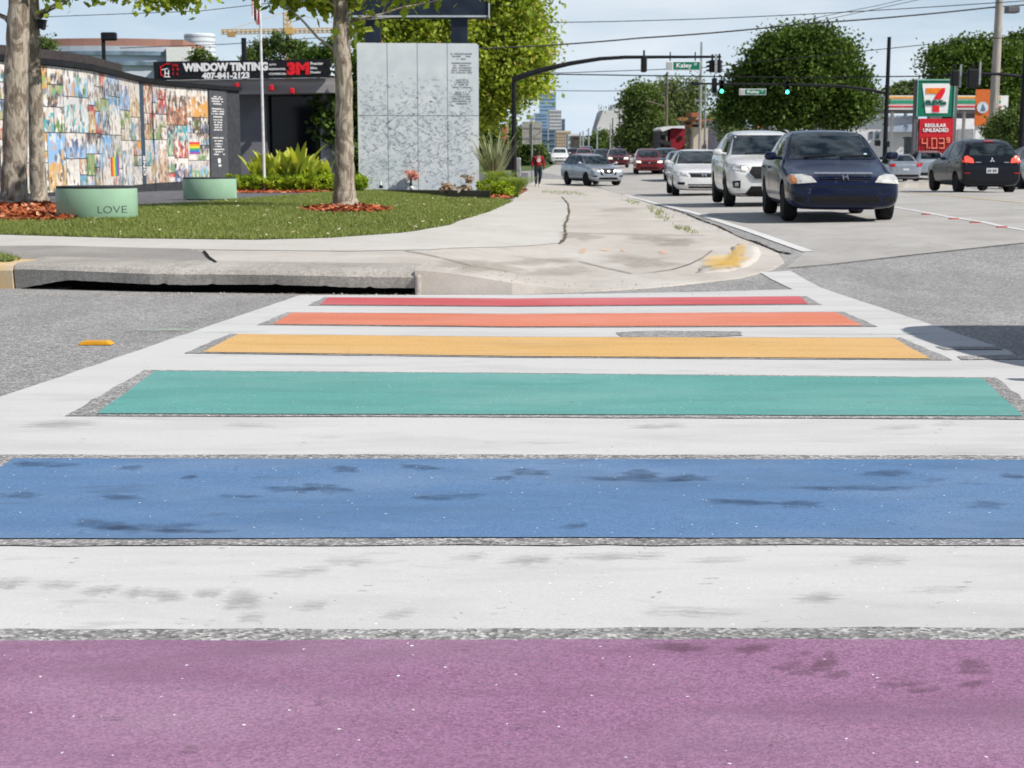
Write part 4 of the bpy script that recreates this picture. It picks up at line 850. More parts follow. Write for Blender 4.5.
for px, lb in hx:
    lo = [(at(px, 182, YH).x, YH, at(px, 182.5, YH).z, 13*kh, .45, 6.4*kh), (at(px+6, 182, YH).x, YH+.1, at(px, 183, YH).z, 9*kh, .4, 6*kh)]
    shrub('hedge_shrub', lb, lo, 2600, .085, L_HEDGE, 'hedge', 'clipped hedge clumps', .14, .75, base=(lo[0][0], YH, walk_z(lo[0][0], YH)))
def bladeplant(name, label, base, n, h, spread, width, m, curve=.6, cat='plant', group=None, lo=.5):
    t = thing(name, label, cat, base, group=group); V = []; Fq = []; T = []
    for i in range(n):
        th = random.random()*6.28; L = h*random.uniform(lo, 1.05); sp_ = spread*random.uniform(.2, 1)*L; bx = random.uniform(-.12, .12)*spread; by = random.uniform(-.12, .12)*spread; o = len(V); w = width*random.uniform(.7, 1.2); ti = random.uniform(.1, .8)
        ns = 6; nx, ny = -math.sin(th), math.cos(th); tw = random.uniform(-.8, .8)
        for j in range(ns+1):
            u = j/ns; r = sp_*u**1.5; z = L*(u-curve*.45*u*u*u); ww = w*math.sin(math.pi*min(1, .18+u*.82))**.8*(1 if j < ns else .1)
            for s_ in (-1, 1): V.append((base[0]+bx+math.cos(th)*r+nx*ww*s_/2, base[1]+by+math.sin(th)*r+ny*ww*s_/2, base[2]+z+s_*ww*.3*tw)); T.append(ti)
        for j in range(ns): Fq.append((o+2*j, o+2*j+1, o+2*j+3, o+2*j+2))
    mesh_np('leaves', V, Fq, m, t, {'tint': T}); return t
L_CROT = leafmat('croton leaf', (.20, .28, .03), (.66, .70, .16), (.5, .32, .12), .45)
for px, h, lb in [(258, 1.35, 'broad yellow green leaved plant left of the flagpole'), (272, 1.5, 'broad yellow green leaved plant just right of the flagpole'), (287, 1.45, 'broad leaved plant in the middle of the bed'), (299, 1.75, 'tallest broad leaved plant before the dark glass wall'), (312, 1.25, 'broad leaved reddish plant right of the tallest'), (325, 1.1, 'low broad leaved plant beside the lone tree trunk')]:
    x = at(px, 180, YH+.45).x; bladeplant('broadleaf_plant', lb, (x, YH+.45, walk_z(x, YH+.45)+.15), 44, h*1.05, .6, .27, L_CROT, .35, group='broad leaved bright plants in the bed', lo=.25)
yg = G(500, 196, walk_z).y
L_GRS = leafmat('feather grass', (.16, .24, .05), (.38, .46, .16), None, .35); L_YUC = leafmat('sword leaf', (.20, .24, .13), (.40, .42, .28), None, .2)
bladeplant('ornamental_grass', 'soft bright green feather grass beside the street corner, nearest the sidewalk', (at(515, 190, yg-1).x, yg-1.0, walk_z(0, yg-1)+.0), 900, .95, .85, .018, L_GRS, .9)
bladeplant('ornamental_grass', 'soft green feather grass clump against the right edge of the white wall', (at(498, 190, yg+1).x, yg+1.0, walk_z(0, yg+1)), 900, 1.25, .75, .018, L_GRS, .9)
bladeplant('sword_plant', 'spiky grey green sword leaved plant behind the feather grass', (at(494, 180, yg+3).x, yg+3.0, walk_z(0, yg+3)), 120, 2.3, .55, .07, L_YUC, .25)
p = at(500.5, 190, yg-2); shrub('box_shrub', 'small square clipped shrub in the corner bed', [(p.x, yg-2, at(500, 191.5, yg-2).z, .36, .3, .24)], 2400, .06, L_HEDGE, clump=.08, shell=.8)
p = at(486, 189, yg-1); shrub('box_shrub', 'small clipped shrub tucked behind the plinth end', [(p.x, yg-1, at(486, 189, yg-1).z, .25, .3, .24)], 1500, .06, L_HEDGE, clump=.08, shell=.8)
# flagpole
YF = YH-.2; x = at(262.3, 100, YF).x
fp = thing('flagpole', 'slim white flagpole rising from the clipped hedge', 'flagpole', (x, YF, walk_z(x, YF)))
mb = MB(); mb.tube([(x, YF, walk_z(x, YF)-.2), (x, YF, 3.5), (x, YF, 9.6)], [.055, .045, .03], 12); mb.build('pole', mat('white pole enamel', (.62, .63, .64), .35), fp, smooth=True)
mb = MB(); mb.lathe([(.001, -.07), (.06, -.03), (.07, 0), (.06, .03), (.001, .07)], (x, YF, 9.66), 12); mb.build('finial', mat('gold ball', (.6, .45, .15), .3, metal=.8), fp, smooth=True)
# drooping striped flag, top well above the frame
kf = YF/F; fl = thing('flag', 'limp red and white striped flag hanging from the flagpole', 'flag', (x-.05, YF, at(260, 28, YF).z))
flx = [(262, -60), (254.5, -52), (253.5, -20), (253, 5), (252.6, 28), (256, 27.5), (258.5, 8), (261, -10), (262, -14)]
red = mat('flag red', (.48, .03, .05), .8, var=.1); wht = mat('flag white', (.7, .7, .7), .8, var=.08); blu = mat('flag blue', (.02, .04, .16), .8)
zt_ = at(262, -70, YF).z; zb_ = at(254, 28, YF).z
for i in range(7):
    u0, u1 = i/7, (i+1)/7; mb = MB(); vs = []; n = 10
    for j in range(n+1):
        t_ = j/n; z = zt_+(zb_+(.15*abs(.3-u0)*2)-zt_)*t_; wid = 8.5*kf*(.35+.65*t_)*(1-.25*t_*t_)
        for u in (u0, u1): vs.append((x-.05-wid*u, YF+.10*math.sin(u*9+t_*3)*t_+.02, z+.25*u))
    fs = [(2*j, 2*j+1, 2*j+3, 2*j+2) for j in range(n)]; mb.add(vs, fs); mb.build('stripe', red if i % 2 == 0 else wht, fl)
mb = MB(); mb.box((x-.12, YF+.03, zt_-.35), (.3, .02, .9)); mb.build('canton', blu, fl)
# ================================================================== cars
def smooth_cage(stations, levels=2):
    vs = []; fs = []; m7 = 9
    half = []
    for (x, zb, zt, zl, w, wt) in stations:
        if zt-zl > .3: wt = wt*1.10+.01
        r = [(0, zb), (w*.72, zb), (w*.95, zb+.05), (w, zb+.45*(zl-zb)), (w*.985, zl-.05), (w*.955, zl), (wt, zl+(zt-zl)*.80 if zt-zl > .2 else (zl+zt)/2+.0), (wt*.84, zt-.012), (0, zt)]
        half.append(r)
    n = len(stations); full = 2*m7-2
    for (x, *_), r in zip(stations, half):
        ringp = [(x, -a, b) for a, b in r]+[(x, a, b) for a, b in r[-2:0:-1]]
        vs += ringp
    for i in range(n-1):
        for k in range(full): fs.append((i*full+k, i*full+(k+1) % full, (i+1)*full+(k+1) % full, (i+1)*full+k))
    fs.append(tuple(range(full))[::-1]); fs.append(tuple((n-1)*full+k for k in range(full)))
    me = bpy.data.meshes.new('cage'); me.from_pydata(vs, [], fs); o = bpy.data.objects.new('cage', me); COL.objects.link(o)
    md = o.modifiers.new('s', 'SUBSURF'); md.levels = levels; md.render_levels = levels
    return o
def bake(o):
    dg = bpy.context.evaluated_depsgraph_get(); dg.update(); me = bpy.data.meshes.new_from_object(o.evaluated_get(dg)); return me
SPECS = {
 'sedan': dict(L=4.44, W=.86, wb=(1.36, -1.26), wr=.305, st=[(2.22, .30, .60, .56, .66, .56), (2.15, .21, .70, .63, .80, .66), (1.92, .19, .75, .69, .845, .72), (1.35, .18, .84, .76, .86, .74), (.98, .18, .91, .84, .86, .74), (.84, .18, .96, .87, .86, .72), (.12, .18, 1.365, .90, .86, .585), (-.05, .18, 1.40, .905, .86, .575), (-.6, .18, 1.435, .91, .86, .575), (-1.0, .18, 1.415, .92, .86, .575), (-1.68, .18, 1.07, .94, .85, .66), (-1.80, .18, 1.02, .94, .85, .68), (-2.08, .2, .99, .90, .80, .68), (-2.18, .26, .93, .86, .75, .62), (-2.22, .34, .84, .8, .68, .55)],
     ws=[(-.68, .95), (.68, .95), (.545, 1.365), (-.545, 1.365)], side=[[(.70, .95), (.02, 1.345), (-.42, 1.37), (-.42, .935)], [(-.50, .935), (-.50, 1.37), (-.98, 1.345), (-1.42, 1.10), (-1.40, .96)]], rear=[(-.56, 1.08), (.56, 1.08), (.48, 1.36), (-.48, 1.36)], doors=[.85, -.46, -1.35], mir=(.66, .93)),
 'accord': dict(L=4.85, W=.925, wb=(1.42, -1.36), wr=.33, st=[(2.42, .32, .62, .58, .70, .60), (2.34, .22, .76, .68, .86, .70), (2.08, .19, .84, .76, .91, .76), (1.45, .18, .92, .83, .925, .78), (1.05, .18, .98, .89, .925, .78), (.92, .18, 1.02, .92, .925, .76), (.15, .18, 1.38, .95, .925, .62), (-.05, .18, 1.43, .955, .925, .61), (-.6, .18, 1.47, .96, .925, .61), (-1.05, .18, 1.44, .97, .925, .61), (-1.85, .18, 1.12, .99, .91, .70), (-2.0, .18, 1.07, .99, .90, .72), (-2.28, .2, 1.03, .94, .85, .70), (-2.38, .28, .96, .9, .80, .66), (-2.42, .36, .88, .84, .72, .6)],
     ws=[(-.73, 1.0), (.73, 1.0), (.585, 1.39), (-.585, 1.39)], side=[[(.76, 1.0), (.02, 1.375), (-.46, 1.405), (-.46, .985)], [(-.54, .985), (-.54, 1.405), (-1.05, 1.375), (-1.55, 1.13), (-1.5, 1.01)]], rear=[(-.6, 1.12), (.6, 1.12), (.5, 1.39), (-.5, 1.39)], doors=[.95, -.5, -1.45], mir=(.74, .98)),
 'suv': dict(L=4.55, W=.92, wb=(1.38, -1.32), wr=.35, st=[(2.27, .36, .72, .68, .70, .60), (2.19, .25, .88, .80, .86, .70), (1.95, .23, .98, .90, .905, .76), (1.40, .22, 1.05, .96, .92, .78), (1.10, .22, 1.09, 1.0, .92, .78), (.98, .22, 1.13, 1.02, .92, .76), (.30, .22, 1.52, 1.04, .92, .63), (.12, .22, 1.58, 1.045, .92, .62), (-.5, .22, 1.65, 1.05, .92, .62), (-1.3, .22, 1.64, 1.07, .92, .62), (-1.85, .22, 1.56, 1.09, .91, .61), (-2.05, .22, 1.28, 1.09, .90, .68), (-2.17, .24, 1.12, 1.04, .88, .76), (-2.26, .30, 1.0, .95, .82, .72), (-2.28, .38, .9, .85, .74, .66)],
     ws=[(-.73, 1.10), (.73, 1.10), (.60, 1.52), (-.60, 1.52)], side=[[(.84, 1.10), (.18, 1.52), (-.38, 1.575), (-.38, 1.08)], [(-.46, 1.08), (-.46, 1.575), (-1.15, 1.57), (-1.22, 1.10)], [(-1.30, 1.11), (-1.24, 1.565), (-1.66, 1.54), (-1.80, 1.17)]], rear=[(-.60, 1.16), (.60, 1.16), (.52, 1.52), (-.52, 1.52)], doors=[1.0, -.42, -1.26], mir=(.84, 1.09)),
 'hatch': dict(L=3.8, W=.83, wb=(1.22, -1.23), wr=.29, st=[(1.90, .34, .62, .58, .62, .54), (1.82, .22, .78, .70, .77, .64), (1.62, .19, .87, .78, .815, .68), (1.22, .18, .94, .85, .83, .70), (1.02, .18, .98, .88, .83, .70), (.92, .18, 1.02, .90, .83, .68), (.22, .18, 1.40, .92, .83, .58), (.05, .18, 1.46, .93, .83, .57), (-.5, .18, 1.51, .95, .83, .57), (-1.1, .18, 1.49, .98, .83, .565), (-1.62, .18, 1.41, 1.00, .825, .555), (-1.76, .19, 1.16, 1.01, .82, .62), (-1.84, .22, 1.0, .93, .81, .70), (-1.89, .28, .86, .82, .77, .68), (-1.91, .36, .76, .72, .70, .62)],
     ws=[(-.58, 1.0), (.58, 1.0), (.50, 1.40), (-.50, 1.40)], side=[[(.78, 1.0), (.12, 1.40), (-.36, 1.44), (-.36, .97)], [(-.43, .97), (-.43, 1.44), (-1.05, 1.42), (-1.32, 1.22), (-1.25, 1.03)]], rear=[(-.62, 1.04), (.62, 1.04), (.52, 1.36), (-.52, 1.36)], doors=[.92, -.4, -1.2], mir=(.76, .98)),
 'van': dict(L=5.0, W=.97, wb=(1.62, -1.40), wr=.33, st=[(2.5, .34, .70, .66, .76, .66), (2.42, .23, .86, .78, .90, .74), (2.2, .2, .95, .87, .95, .78), (1.75, .2, 1.06, .98, .97, .8), (1.45, .2, 1.16, 1.03, .97, .78), (1.3, .2, 1.22, 1.04, .97, .76), (.5, .2, 1.62, 1.05, .97, .68), (.3, .2, 1.70, 1.05, .97, .67), (-.5, .2, 1.76, 1.06, .97, .67), (-1.6, .2, 1.75, 1.07, .97, .67), (-2.25, .2, 1.66, 1.08, .96, .66), (-2.38, .22, 1.3, 1.08, .94, .76), (-2.45, .28, 1.0, .95, .9, .8), (-2.5, .36, .86, .8, .8, .7)],
     ws=[(-.68, 1.2), (.68, 1.2), (.58, 1.6), (-.58, 1.6)], side=[[(1.1, 1.12), (.35, 1.62), (-.35, 1.68), (-.35, 1.10)], [(-.43, 1.10), (-.43, 1.68), (-1.3, 1.68), (-1.3, 1.11)], [(-1.38, 1.11), (-1.38, 1.68), (-2.1, 1.62), (-2.2, 1.16)]], rear=[(-.66, 1.18), (.66, 1.18), (.56, 1.6), (-.56, 1.6)], doors=[1.2, -.39, -1.34], mir=(1.05, 1.12)),
}
def glassmat():
    m, nt, b = newmat('tinted glass'); b.inputs['Roughness'].default_value = .03; b.inputs['Specular IOR Level'].default_value = .38
    c = mixn(nt, noise(nt, vecs(nt, (1, 1, 1.6), (2, 2, 2)), 2.8, 3, .5, .44, .60), (.006, .010, .014), (.035, .048, .055)); nt.links.new(c, b.inputs['Base Color']); return m
GLASS = glassmat()
TYRE = mat('tyre rubber', (.018, .018, .019), .85, var=.25, bump=.2); RIM = mat('alloy rim', (.34, .34, .35), .35, metal=.85, var=.1)
CHROME = mat('chrome', (.50, .51, .53), .38, metal=1., var=.03); LAMP = mat('clear lamp glass', (.16, .17, .18), .12, vscale=11, coat=.6, col2=(.62, .63, .63), p2=(.38, .6)); LAMPH = mat('hazy lamp glass', (.40, .41, .40), .25, vscale=9, coat=.4, col2=(.62, .62, .58))
LAMPO = mat('amber lamp corner', (.60, .22, .05), .2, coat=.5); TAIL = mat('red lamp lens', (.42, .012, .012), .15, var=.15, vscale=14, coat=.6)
LIT = mat('lit headlamp', (.9, .85, .75), .3, emit=(1., .86, .66), es=.45); LITR = mat('lit tail lamp', (.8, .08, .05), .3, emit=(1., .16, .12), es=.35)
BLKPL = mat('black plastic', (.011, .011, .012), .6, var=.2, spec=.25); PLATE = mat('number plate', (.62, .63, .62), .4, var=.12, vscale=30)
def paintmat(name, col, metal=.3, rough=.28, fade=None):
    m, nt, b = newmat(name); v = vecs(nt)
    c = mixn(nt, noise(nt, v, 1.4, 5, .6, .35, .7), tuple(x*.92 for x in col), tuple(min(1, x*1.08) for x in col))
    if fade: c = mixn(nt, noise(nt, vecs(nt, (1, 1, 1), (3, 1, 0)), 5, 5, .7, .62, .68, .4, a=0, b=.55), c, fade)
    nt.links.new(c, b.inputs['Base Color']); b.inputs['Metallic'].default_value = metal; b.inputs['Roughness'].default_value = rough; b.inputs['Coat Weight'].default_value = .7 if max(col) > .1 else .3; b.inputs['Specular IOR Level'].default_value = .25; b.inputs['Coat Roughness'].default_value = .04
    d = noise(nt, v, 7, 5, .6, .3, .7, a=rough*.8, b=rough*1.3); nt.links.new(d, b.inputs['Roughness']); return m
def decal(bvh, poly, axis, off, thick=0., step=.05):
    """patch of a body surface inside an outline seen along an axis, lifted off it and given an edge"""
    bm = bmesh.new(); pts = [Vector((a, b, 0)) for a, b in poly]; vs = [bm.verts.new(p) for p in pts]
    for t in tessellate_polygon([pts]):
        try: bm.faces.new([vs[i] for i in t])
        except ValueError: pass
    x0 = min(p.x for p in pts); x1 = max(p.x for p in pts); y0 = min(p.y for p in pts); y1 = max(p.y for p in pts)
    for x in np.arange(x0+step, x1, step): bmesh.ops.bisect_plane(bm, geom=bm.verts[:]+bm.edges[:]+bm.faces[:], plane_co=(x, 0, 0), plane_no=(1, 0, 0))
    for y in np.arange(y0+step, y1, step): bmesh.ops.bisect_plane(bm, geom=bm.verts[:]+bm.edges[:]+bm.faces[:], plane_co=(0, y, 0), plane_no=(0, 1, 0))
    bm.verts.ensure_lookup_table(); bm.verts.index_update(); out = []
    for v in bm.verts:
        a, b = v.co.x, v.co.y
        if axis == 'f': o, d = Vector((5, a, b)), Vector((-1, 0, 0))
        elif axis == 'r': o, d = Vector((-5, a, b)), Vector((1, 0, 0))
        elif axis == 'l': o, d = Vector((a, 3, b)), Vector((0, -1, 0))
        elif axis == 'R': o, d = Vector((a, -3, b)), Vector((0, 1, 0))
        else: o, d = Vector((a, b, 4)), Vector((0, 0, -1))
        h = bvh.ray_cast(o, d)
        if h[0] is None: h = bvh.find_nearest(o+d*2.2)
        n = h[1] if h[1].dot(d) < 0 else -h[1]
        out.append((h[0]+n*off-d*off*.3, h[0]-n*max(thick, .012)))
    nv = len(out); V = [p[0] for p in out]+[p[1] for p in out]; Fc = [tuple(v.index for v in f.verts) for f in bm.faces]
    side = [(e.verts[0].index, e.verts[1].index, e.verts[1].index+nv, e.verts[0].index+nv) for e in bm.edges if e.is_boundary]
    bm.free(); return V, Fc+side
WHEELS = {}
def wheel_mesh(r, spokes=5):
    if (r, spokes) in WHEELS: return WHEELS[(r, spokes)]
    M = Matrix.Rotation(math.pi/2, 3, 'X'); mb = MB(); w = .105
    mb.lathe([(r*.64, -w), (r*.9, -w), (r*.985, -w*.7), (r, -w*.3), (r, w*.3), (r*.985, w*.7), (r*.9, w), (r*.64, w)], n=32, M=M)
    ty = mb.build('tyre', TYRE, None, smooth=True); mt = ty.data; bpy.data.objects.remove(ty)
    mb = MB(); rr = r*.66; mb.lathe([(rr*.98, -w*.9), (rr, -w*.8), (rr*.93, -w*.6), (rr*.9, w*.7), (rr, w*.9)], n=32, M=M)
    for s_ in (-1, 1):
        mb.lathe([(.0, s_*w*.55), (.05, s_*w*.72), (.06, s_*w*.5), (.06, 0)], n=12, M=M)
        for k in range(spokes):
            th = 2*math.pi*k/spokes; c, s = math.cos(th), math.sin(th)
            for dd in (-.12, .12):
                p0 = Vector((.04*c, -s_*w*.55, .04*s)); p1 = Vector((rr*.95*math.cos(th+dd), -s_*w*.75, rr*.95*math.sin(th+dd))); mb.tube([p0, p1], [.022, .02], 5)
    mb.lathe([(0.001, -w*.1), (rr*.9, -w*.1)], n=24, M=M)
    ri = mb.build('wheel', RIM, None, smooth=True); mr = ri.data; bpy.data.objects.remove(ri); WHEELS[(r, spokes)] = (mt, mr); return mt, mr
BODY = {}
def body_mesh(kind):
    if kind in BODY: return BODY[kind]
    S = SPECS[kind]; o = smooth_cage(S['st']); me0 = bake(o); o.modifiers.clear(); o.data = me0
    mb = MB(); r = S['wr']+.045
    for wx in S['wb']:
        for s_ in (-1, 1): mb.lathe([(r, -.22), (r, .3)], (wx, s_*(S['W']-.02), S['wr']), 28, M=Matrix.Rotation(s_*-math.pi/2, 3, 'X'))
    cut = mb.build('cut', None, None); md = o.modifiers.new('b', 'BOOLEAN'); md.object = cut; md.operation = 'DIFFERENCE'; md.solver = 'EXACT'
    me = bake(o); bm = bmesh.new(); bm.from_mesh(me0); bvh = BVHTree.FromBMesh(bm); bm.free()
    bpy.data.objects.remove(o); bpy.data.objects.remove(cut); BODY[kind] = (me, bvh); return BODY[kind]
def mirror(p): return [(-a, b) for a, b in p]
def car(name, label, kind, pos, heading, pm, det, group=None, scale=1., cat='car', steer=0, simple=False):
    S = SPECS[kind]; me, bvh = body_mesh(kind)
    t = thing(name, label, cat, pos, heading, group); t.scale = (scale,)*3
    bo = link('body', me.copy(), None, t, True)
    bo.data.materials.clear(); bo.data.materials.append(pm)
    def D(nm, polys, ax, off, m, step=.06, parent=t, lab=None):
        mb = MB()
        for p in polys: mb.add(*decal(bvh, p, ax, off, step=step))
        o = mb.build(nm, m, parent, local=True)
        if lab: o['label'] = lab
        return o
    # arches' dark lining + underbody
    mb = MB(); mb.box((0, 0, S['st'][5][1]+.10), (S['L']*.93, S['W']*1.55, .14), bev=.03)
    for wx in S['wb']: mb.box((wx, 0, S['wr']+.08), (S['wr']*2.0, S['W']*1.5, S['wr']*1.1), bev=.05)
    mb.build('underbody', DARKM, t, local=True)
    mt, mr = wheel_mesh(S['wr'], det.get('spokes', 5))
    for i, wx in enumerate(S['wb']):
        for s_ in (-1, 1):
            w = link('wheel', mr, None, t); w.location = (wx, s_*(S['W']-.125), S['wr']); w.rotation_euler = (0, random.random()*3, steer if i == 0 else 0); ty = link('tyre', mt, None, w)
            w.rotation_euler = Euler((0, random.random()*3, 0)).to_matrix().to_4x4().to_euler() if not (i == 0 and steer) else (0, 0, steer)
    D('windshield', [S['ws']], 'f', .006, GLASS)
    D('rear_window', [S['rear']], 'r', .006, GLASS)
    for q in S['side']:
        D('side_window', [q], 'l', .006, GLASS); D('side_window', [q], 'R', .006, GLASS)
    if not simple:
        zb = S['st'][5][1]+.12; zt = S['side'][0][-1][1]-.03
        for ax in ('l', 'R'):
            D('door_seam', [[(x-.006, zb), (x+.006, zb), (x+.006, zt), (x-.006, zt)] for x in S['doors']]+[[(S['doors'][-1], zb-.006), (S['doors'][0], zb-.006), (S['doors'][0], zb+.006), (S['doors'][-1], zb+.006)]], ax, .0025, DARKM, .2)
            for x in S['doors'][1:]: D('door_handle', [[(x-.02, zt-.11), (x-.19, zt-.10), (x-.19, zt-.075), (x-.02, zt-.08)]], ax, .022, det.get('handle', pm), .1) if 1 else None
        ws = S['ws']; zc = ws[0][1]
        mb = MB()
        for y0 in (-.45, .12):
            mb.add(*decal(bvh, [(y0, zc+.012), (y0+.5, zc+.045), (y0+.5, zc+.06), (y0, zc+.03)], 'f', .02))
        mb.build('wiper', BLKPL, t, local=True)
        for s_ in (-1, 1):   # glove-thin A pillar rubber
            pass
    # mirrors
    mx_, mz = S['mir']
    for s_ in (-1, 1):
        mb = MB(); mb.box((mx_, s_*(S['W']+.10), mz+.07), (.11, .19, .13), bev=.045); mb.tube([(mx_+.02, s_*(S['W']-.09), mz+.03), (mx_, s_*(S['W']+.03), mz+.05)], .025, 6)
        mi = mb.build('mirror', det.get('mirror', pm), t, local=True, smooth=True)
    for (nm, polys, ax, off, m, lab) in det.get('decals', []):
        if m == 'paint': m = pm
        if nm in ('headlight', 'tail_light', 'fog_light', 'fog_bulb', 'reflector', 'tailgate_trim'):
            for p in polys: D(nm, [p], ax, off, m, lab=lab)
        else: D(nm, polys, ax, off, m, lab=lab)
    if det.get('extra'): det['extra'](t, bvh, pm)
    return t
def both(p): return [p, mirror(p)]
FWD = math.atan2(1, 63/F)     # avenue direction, away from the camera
def place(px, pyb, Y=None): 
    g = G(px, pyb); return (g.x, g.y, road_z(g.x, g.y))
def center(px, pyb, L, head, scale=1.):
    """the car whose bumper nearest the camera stands on pixel (px, pyb)"""
    g = G(px, pyb); d = Vector((math.cos(head), math.sin(head), 0)); s_ = 1 if d.y < 0 else -1; c = Vector((g.x, g.y, 0))-d*s_*(L/2-.35)*scale; return (c.x, c.y, road_z(c.x, c.y))
TOWARD = FWD+math.pi
P_DKBLUE = paintmat('dark blue paint', (.004, .009, .036), .1, .2, fade=(.12, .13, .16))
P_WH = paintmat('pearl white paint', (.72, .72, .71), 0, .25); P_SIL = paintmat('silver paint', (.36, .40, .45), .6, .3); P_BLK = paintmat('black blue paint', (.004, .006, .011), .1, .2)
P_REDC = paintmat('red paint', (.20, .010, .014), .35, .28); P_MAR = paintmat('maroon paint', (.11, .009, .014), .4, .3); P_GREY = paintmat('grey paint', (.12, .13, .14), .5, .3); P_BRR = paintmat('bright red paint', (.42, .015, .03), .2, .3); P_TEALC = paintmat('blue grey paint', (.10, .15, .19), .5, .3)
def seg(y0, z0, y1, z1): return [(y0, z0), (y1, z0), (y1, z1), (y0, z1)]
def badge_ring(cx, cz, w, h, kind):
    if kind == 'H':   # squared ring with an upright letter shape
        return [[(cx-w, cz-h), (cx-w*.62, cz-h), (cx-w*.55, cz+h), (cx-w, cz+h*.9)], [(cx+w, cz-h), (cx+w*.62, cz-h), (cx+w*.55, cz+h), (cx+w, cz+h*.9)], [(cx-w*.6, cz-h*.14), (cx+w*.6, cz-h*.14), (cx+w*.6, cz+h*.2), (cx-w*.6, cz+h*.2)]]
    if kind == 'M':
        return [[(cx, cz), (cx-w*.32, cz+h*.5), (cx, cz+h), (cx+w*.32, cz+h*.5)], [(cx, cz), (cx-w*.36, cz-h*.0), (cx-w, cz-h*.9), (cx-w*.38, cz-h*.9)], [(cx, cz), (cx+w*.36, cz), (cx+w, cz-h*.9), (cx+w*.38, cz-h*.9)]]
def civic_extra(t, bvh, pm):
    mb = MB(); mb.box((-.35, .35, .95), (.3, .42, .5), bev=.08)
    pass
det_civic = dict(handle=P_DKBLUE, spokes=9, decals=[
    ('grille', [[(-.37, .635), (.37, .635), (.40, .715), (-.40, .715)]], 'f', .004, BLKPL, None),
    ('grille_slat', [seg(-.38, .655, .38, .668), seg(-.39, .685, .39, .697)], 'f', .014, P_DKBLUE, None),
    ('grille_trim', [[(-.44, .725), (.44, .725), (.43, .745), (-.43, .745)]], 'f', .014, mat('worn chrome', (.55, .57, .6), .35, metal=.8, var=.2, vscale=20), None),
    ('badge', badge_ring(0, .675, .042, .032, 'H'), 'f', .022, CHROME, None),
    ('headlight', [[(-.43, .61), (-.80, .585), (-.83, .66), (-.78, .715), (-.62, .725), (-.50, .69)]], 'f', .012, LAMPH, 'hazy headlight with an amber corner'),
    ('headlight', [[(.43, .61), (.80, .585), (.83, .66), (.78, .715), (.62, .725), (.50, .69)]], 'f', .012, LAMPH, None),
    ('indicator', [[(-.71, .60), (-.80, .592), (-.825, .66), (-.79, .705), (-.73, .70)]], 'f', .020, LAMPO, None),
    ('bumper_crease', [seg(-.80, .545, .80, .556)], 'f', .004, BLKPL, None),
    ('lower_intake', [[(-.52, .30), (.52, .30), (.50, .41), (-.50, .41)], [(-.76, .33), (-.58, .32), (-.57, .40), (-.74, .40)], [(.76, .33), (.58, .32), (.57, .40), (.74, .40)]], 'f', .004, BLKPL, None),
    ('plate_recess', [seg(-.19, .44, .19, .53)], 'f', .006, P_DKBLUE, None),
    ('tax_sticker', [seg(.50, 1.0, .55, 1.03)], 'f', .012, mat('pale sticker', (.45, .65, .7), .5), None),
    ('tail_light', both([(.52, .78), (.78, .76), (.78, .92), (.50, .94)]), 'r', .01, TAIL, None)])
det_cx5 = dict(spokes=5, mirror=P_WH, decals=[
    ('grille', [[(-.50, .72), (-.36, .60), (.36, .60), (.50, .72), (.42, .86), (-.42, .86)]], 'f', .006, BLKPL, None),
    ('grille_wing', [[(-.52, .72), (-.38, .585), (.38, .585), (.52, .72), (.49, .735), (.36, .61), (-.36, .61), (-.49, .735)]], 'f', .02, CHROME, None),
    ('headlight', [[(-.47, .80), (-.55, .755), (-.84, .80), (-.86, .92), (-.70, .90), (-.52, .86)]], 'f', .012, LAMP, None),
    ('headlight', [[(.47, .80), (.55, .755), (.84, .80), (.86, .92), (.70, .90), (.52, .86)]], 'f', .012, LAMP, None),
    ('lamp_beam', [[(-.50, .79), (-.56, .775), (-.64, .79), (-.64, .85), (-.54, .85)]], 'f', .022, LIT, None),
    ('fog_light', both([(.66, .42), (.80, .43), (.82, .56), (.66, .58)]), 'f', .008, BLKPL, None),
    ('fog_bulb', both([(.70, .46), (.77, .46), (.77, .53), (.70, .53)]), 'f', .016, LAMP, None),
    ('lower_intake', [[(-.56, .30), (.56, .30), (.44, .46), (-.44, .46)]], 'f', .006, BLKPL, None),
    ('bumper_skirt', [seg(-.84, .25, .84, .31)], 'f', .01, BLKPL, None),
    ('badge', [[(-.06, .73), (0, .70), (.06, .73), (.04, .79), (-.04, .79)]], 'f', .026, CHROME, None),
    ('wheel_cladding', [[(-1.0+1.38-.42, .24), (1.38-.40, .24), (1.38-.42, .50), (1.38-.30, .70), (1.38, .80), (1.38, .76), (1.38-.26, .67), (1.38-.38, .46)][1:]], 'R', .006, BLKPL, None),
    ('sill', [seg(-.92, .23, .92, .33)], 'R', .01, BLKPL, None)])
det_accord = dict(spokes=7, mirror=P_WH, decals=[
    ('grille', [[(-.40, .60), (.40, .60), (.44, .70), (-.44, .70)]], 'f', .006, BLKPL, None),
    ('grille_trim', [[(-.46, .70), (.46, .70), (.47, .73), (-.47, .73)]], 'f', .014, CHROME, None),
    ('badge', badge_ring(0, .66, .07, .045, 'H'), 'f', .02, CHROME, None),
    ('headlight', [[(-.47, .63), (-.84, .66), (-.87, .75), (-.80, .77), (-.50, .71)]], 'f', .012, LAMP, None),
    ('headlight', [[(.47, .63), (.84, .66), (.87, .75), (.80, .77), (.50, .71)]], 'f', .012, LAMP, None),
    ('fog_light', both([(.60, .37), (.80, .38), (.80, .46), (.58, .45)]), 'f', .008, BLKPL, None),
    ('lower_intake', [[(-.46, .27), (.46, .27), (.50, .39), (-.50, .39)]], 'f', .006, BLKPL, None),
    ('intake_trim', [seg(-.50, .335, .50, .35)], 'f', .014, P_WH, None)])
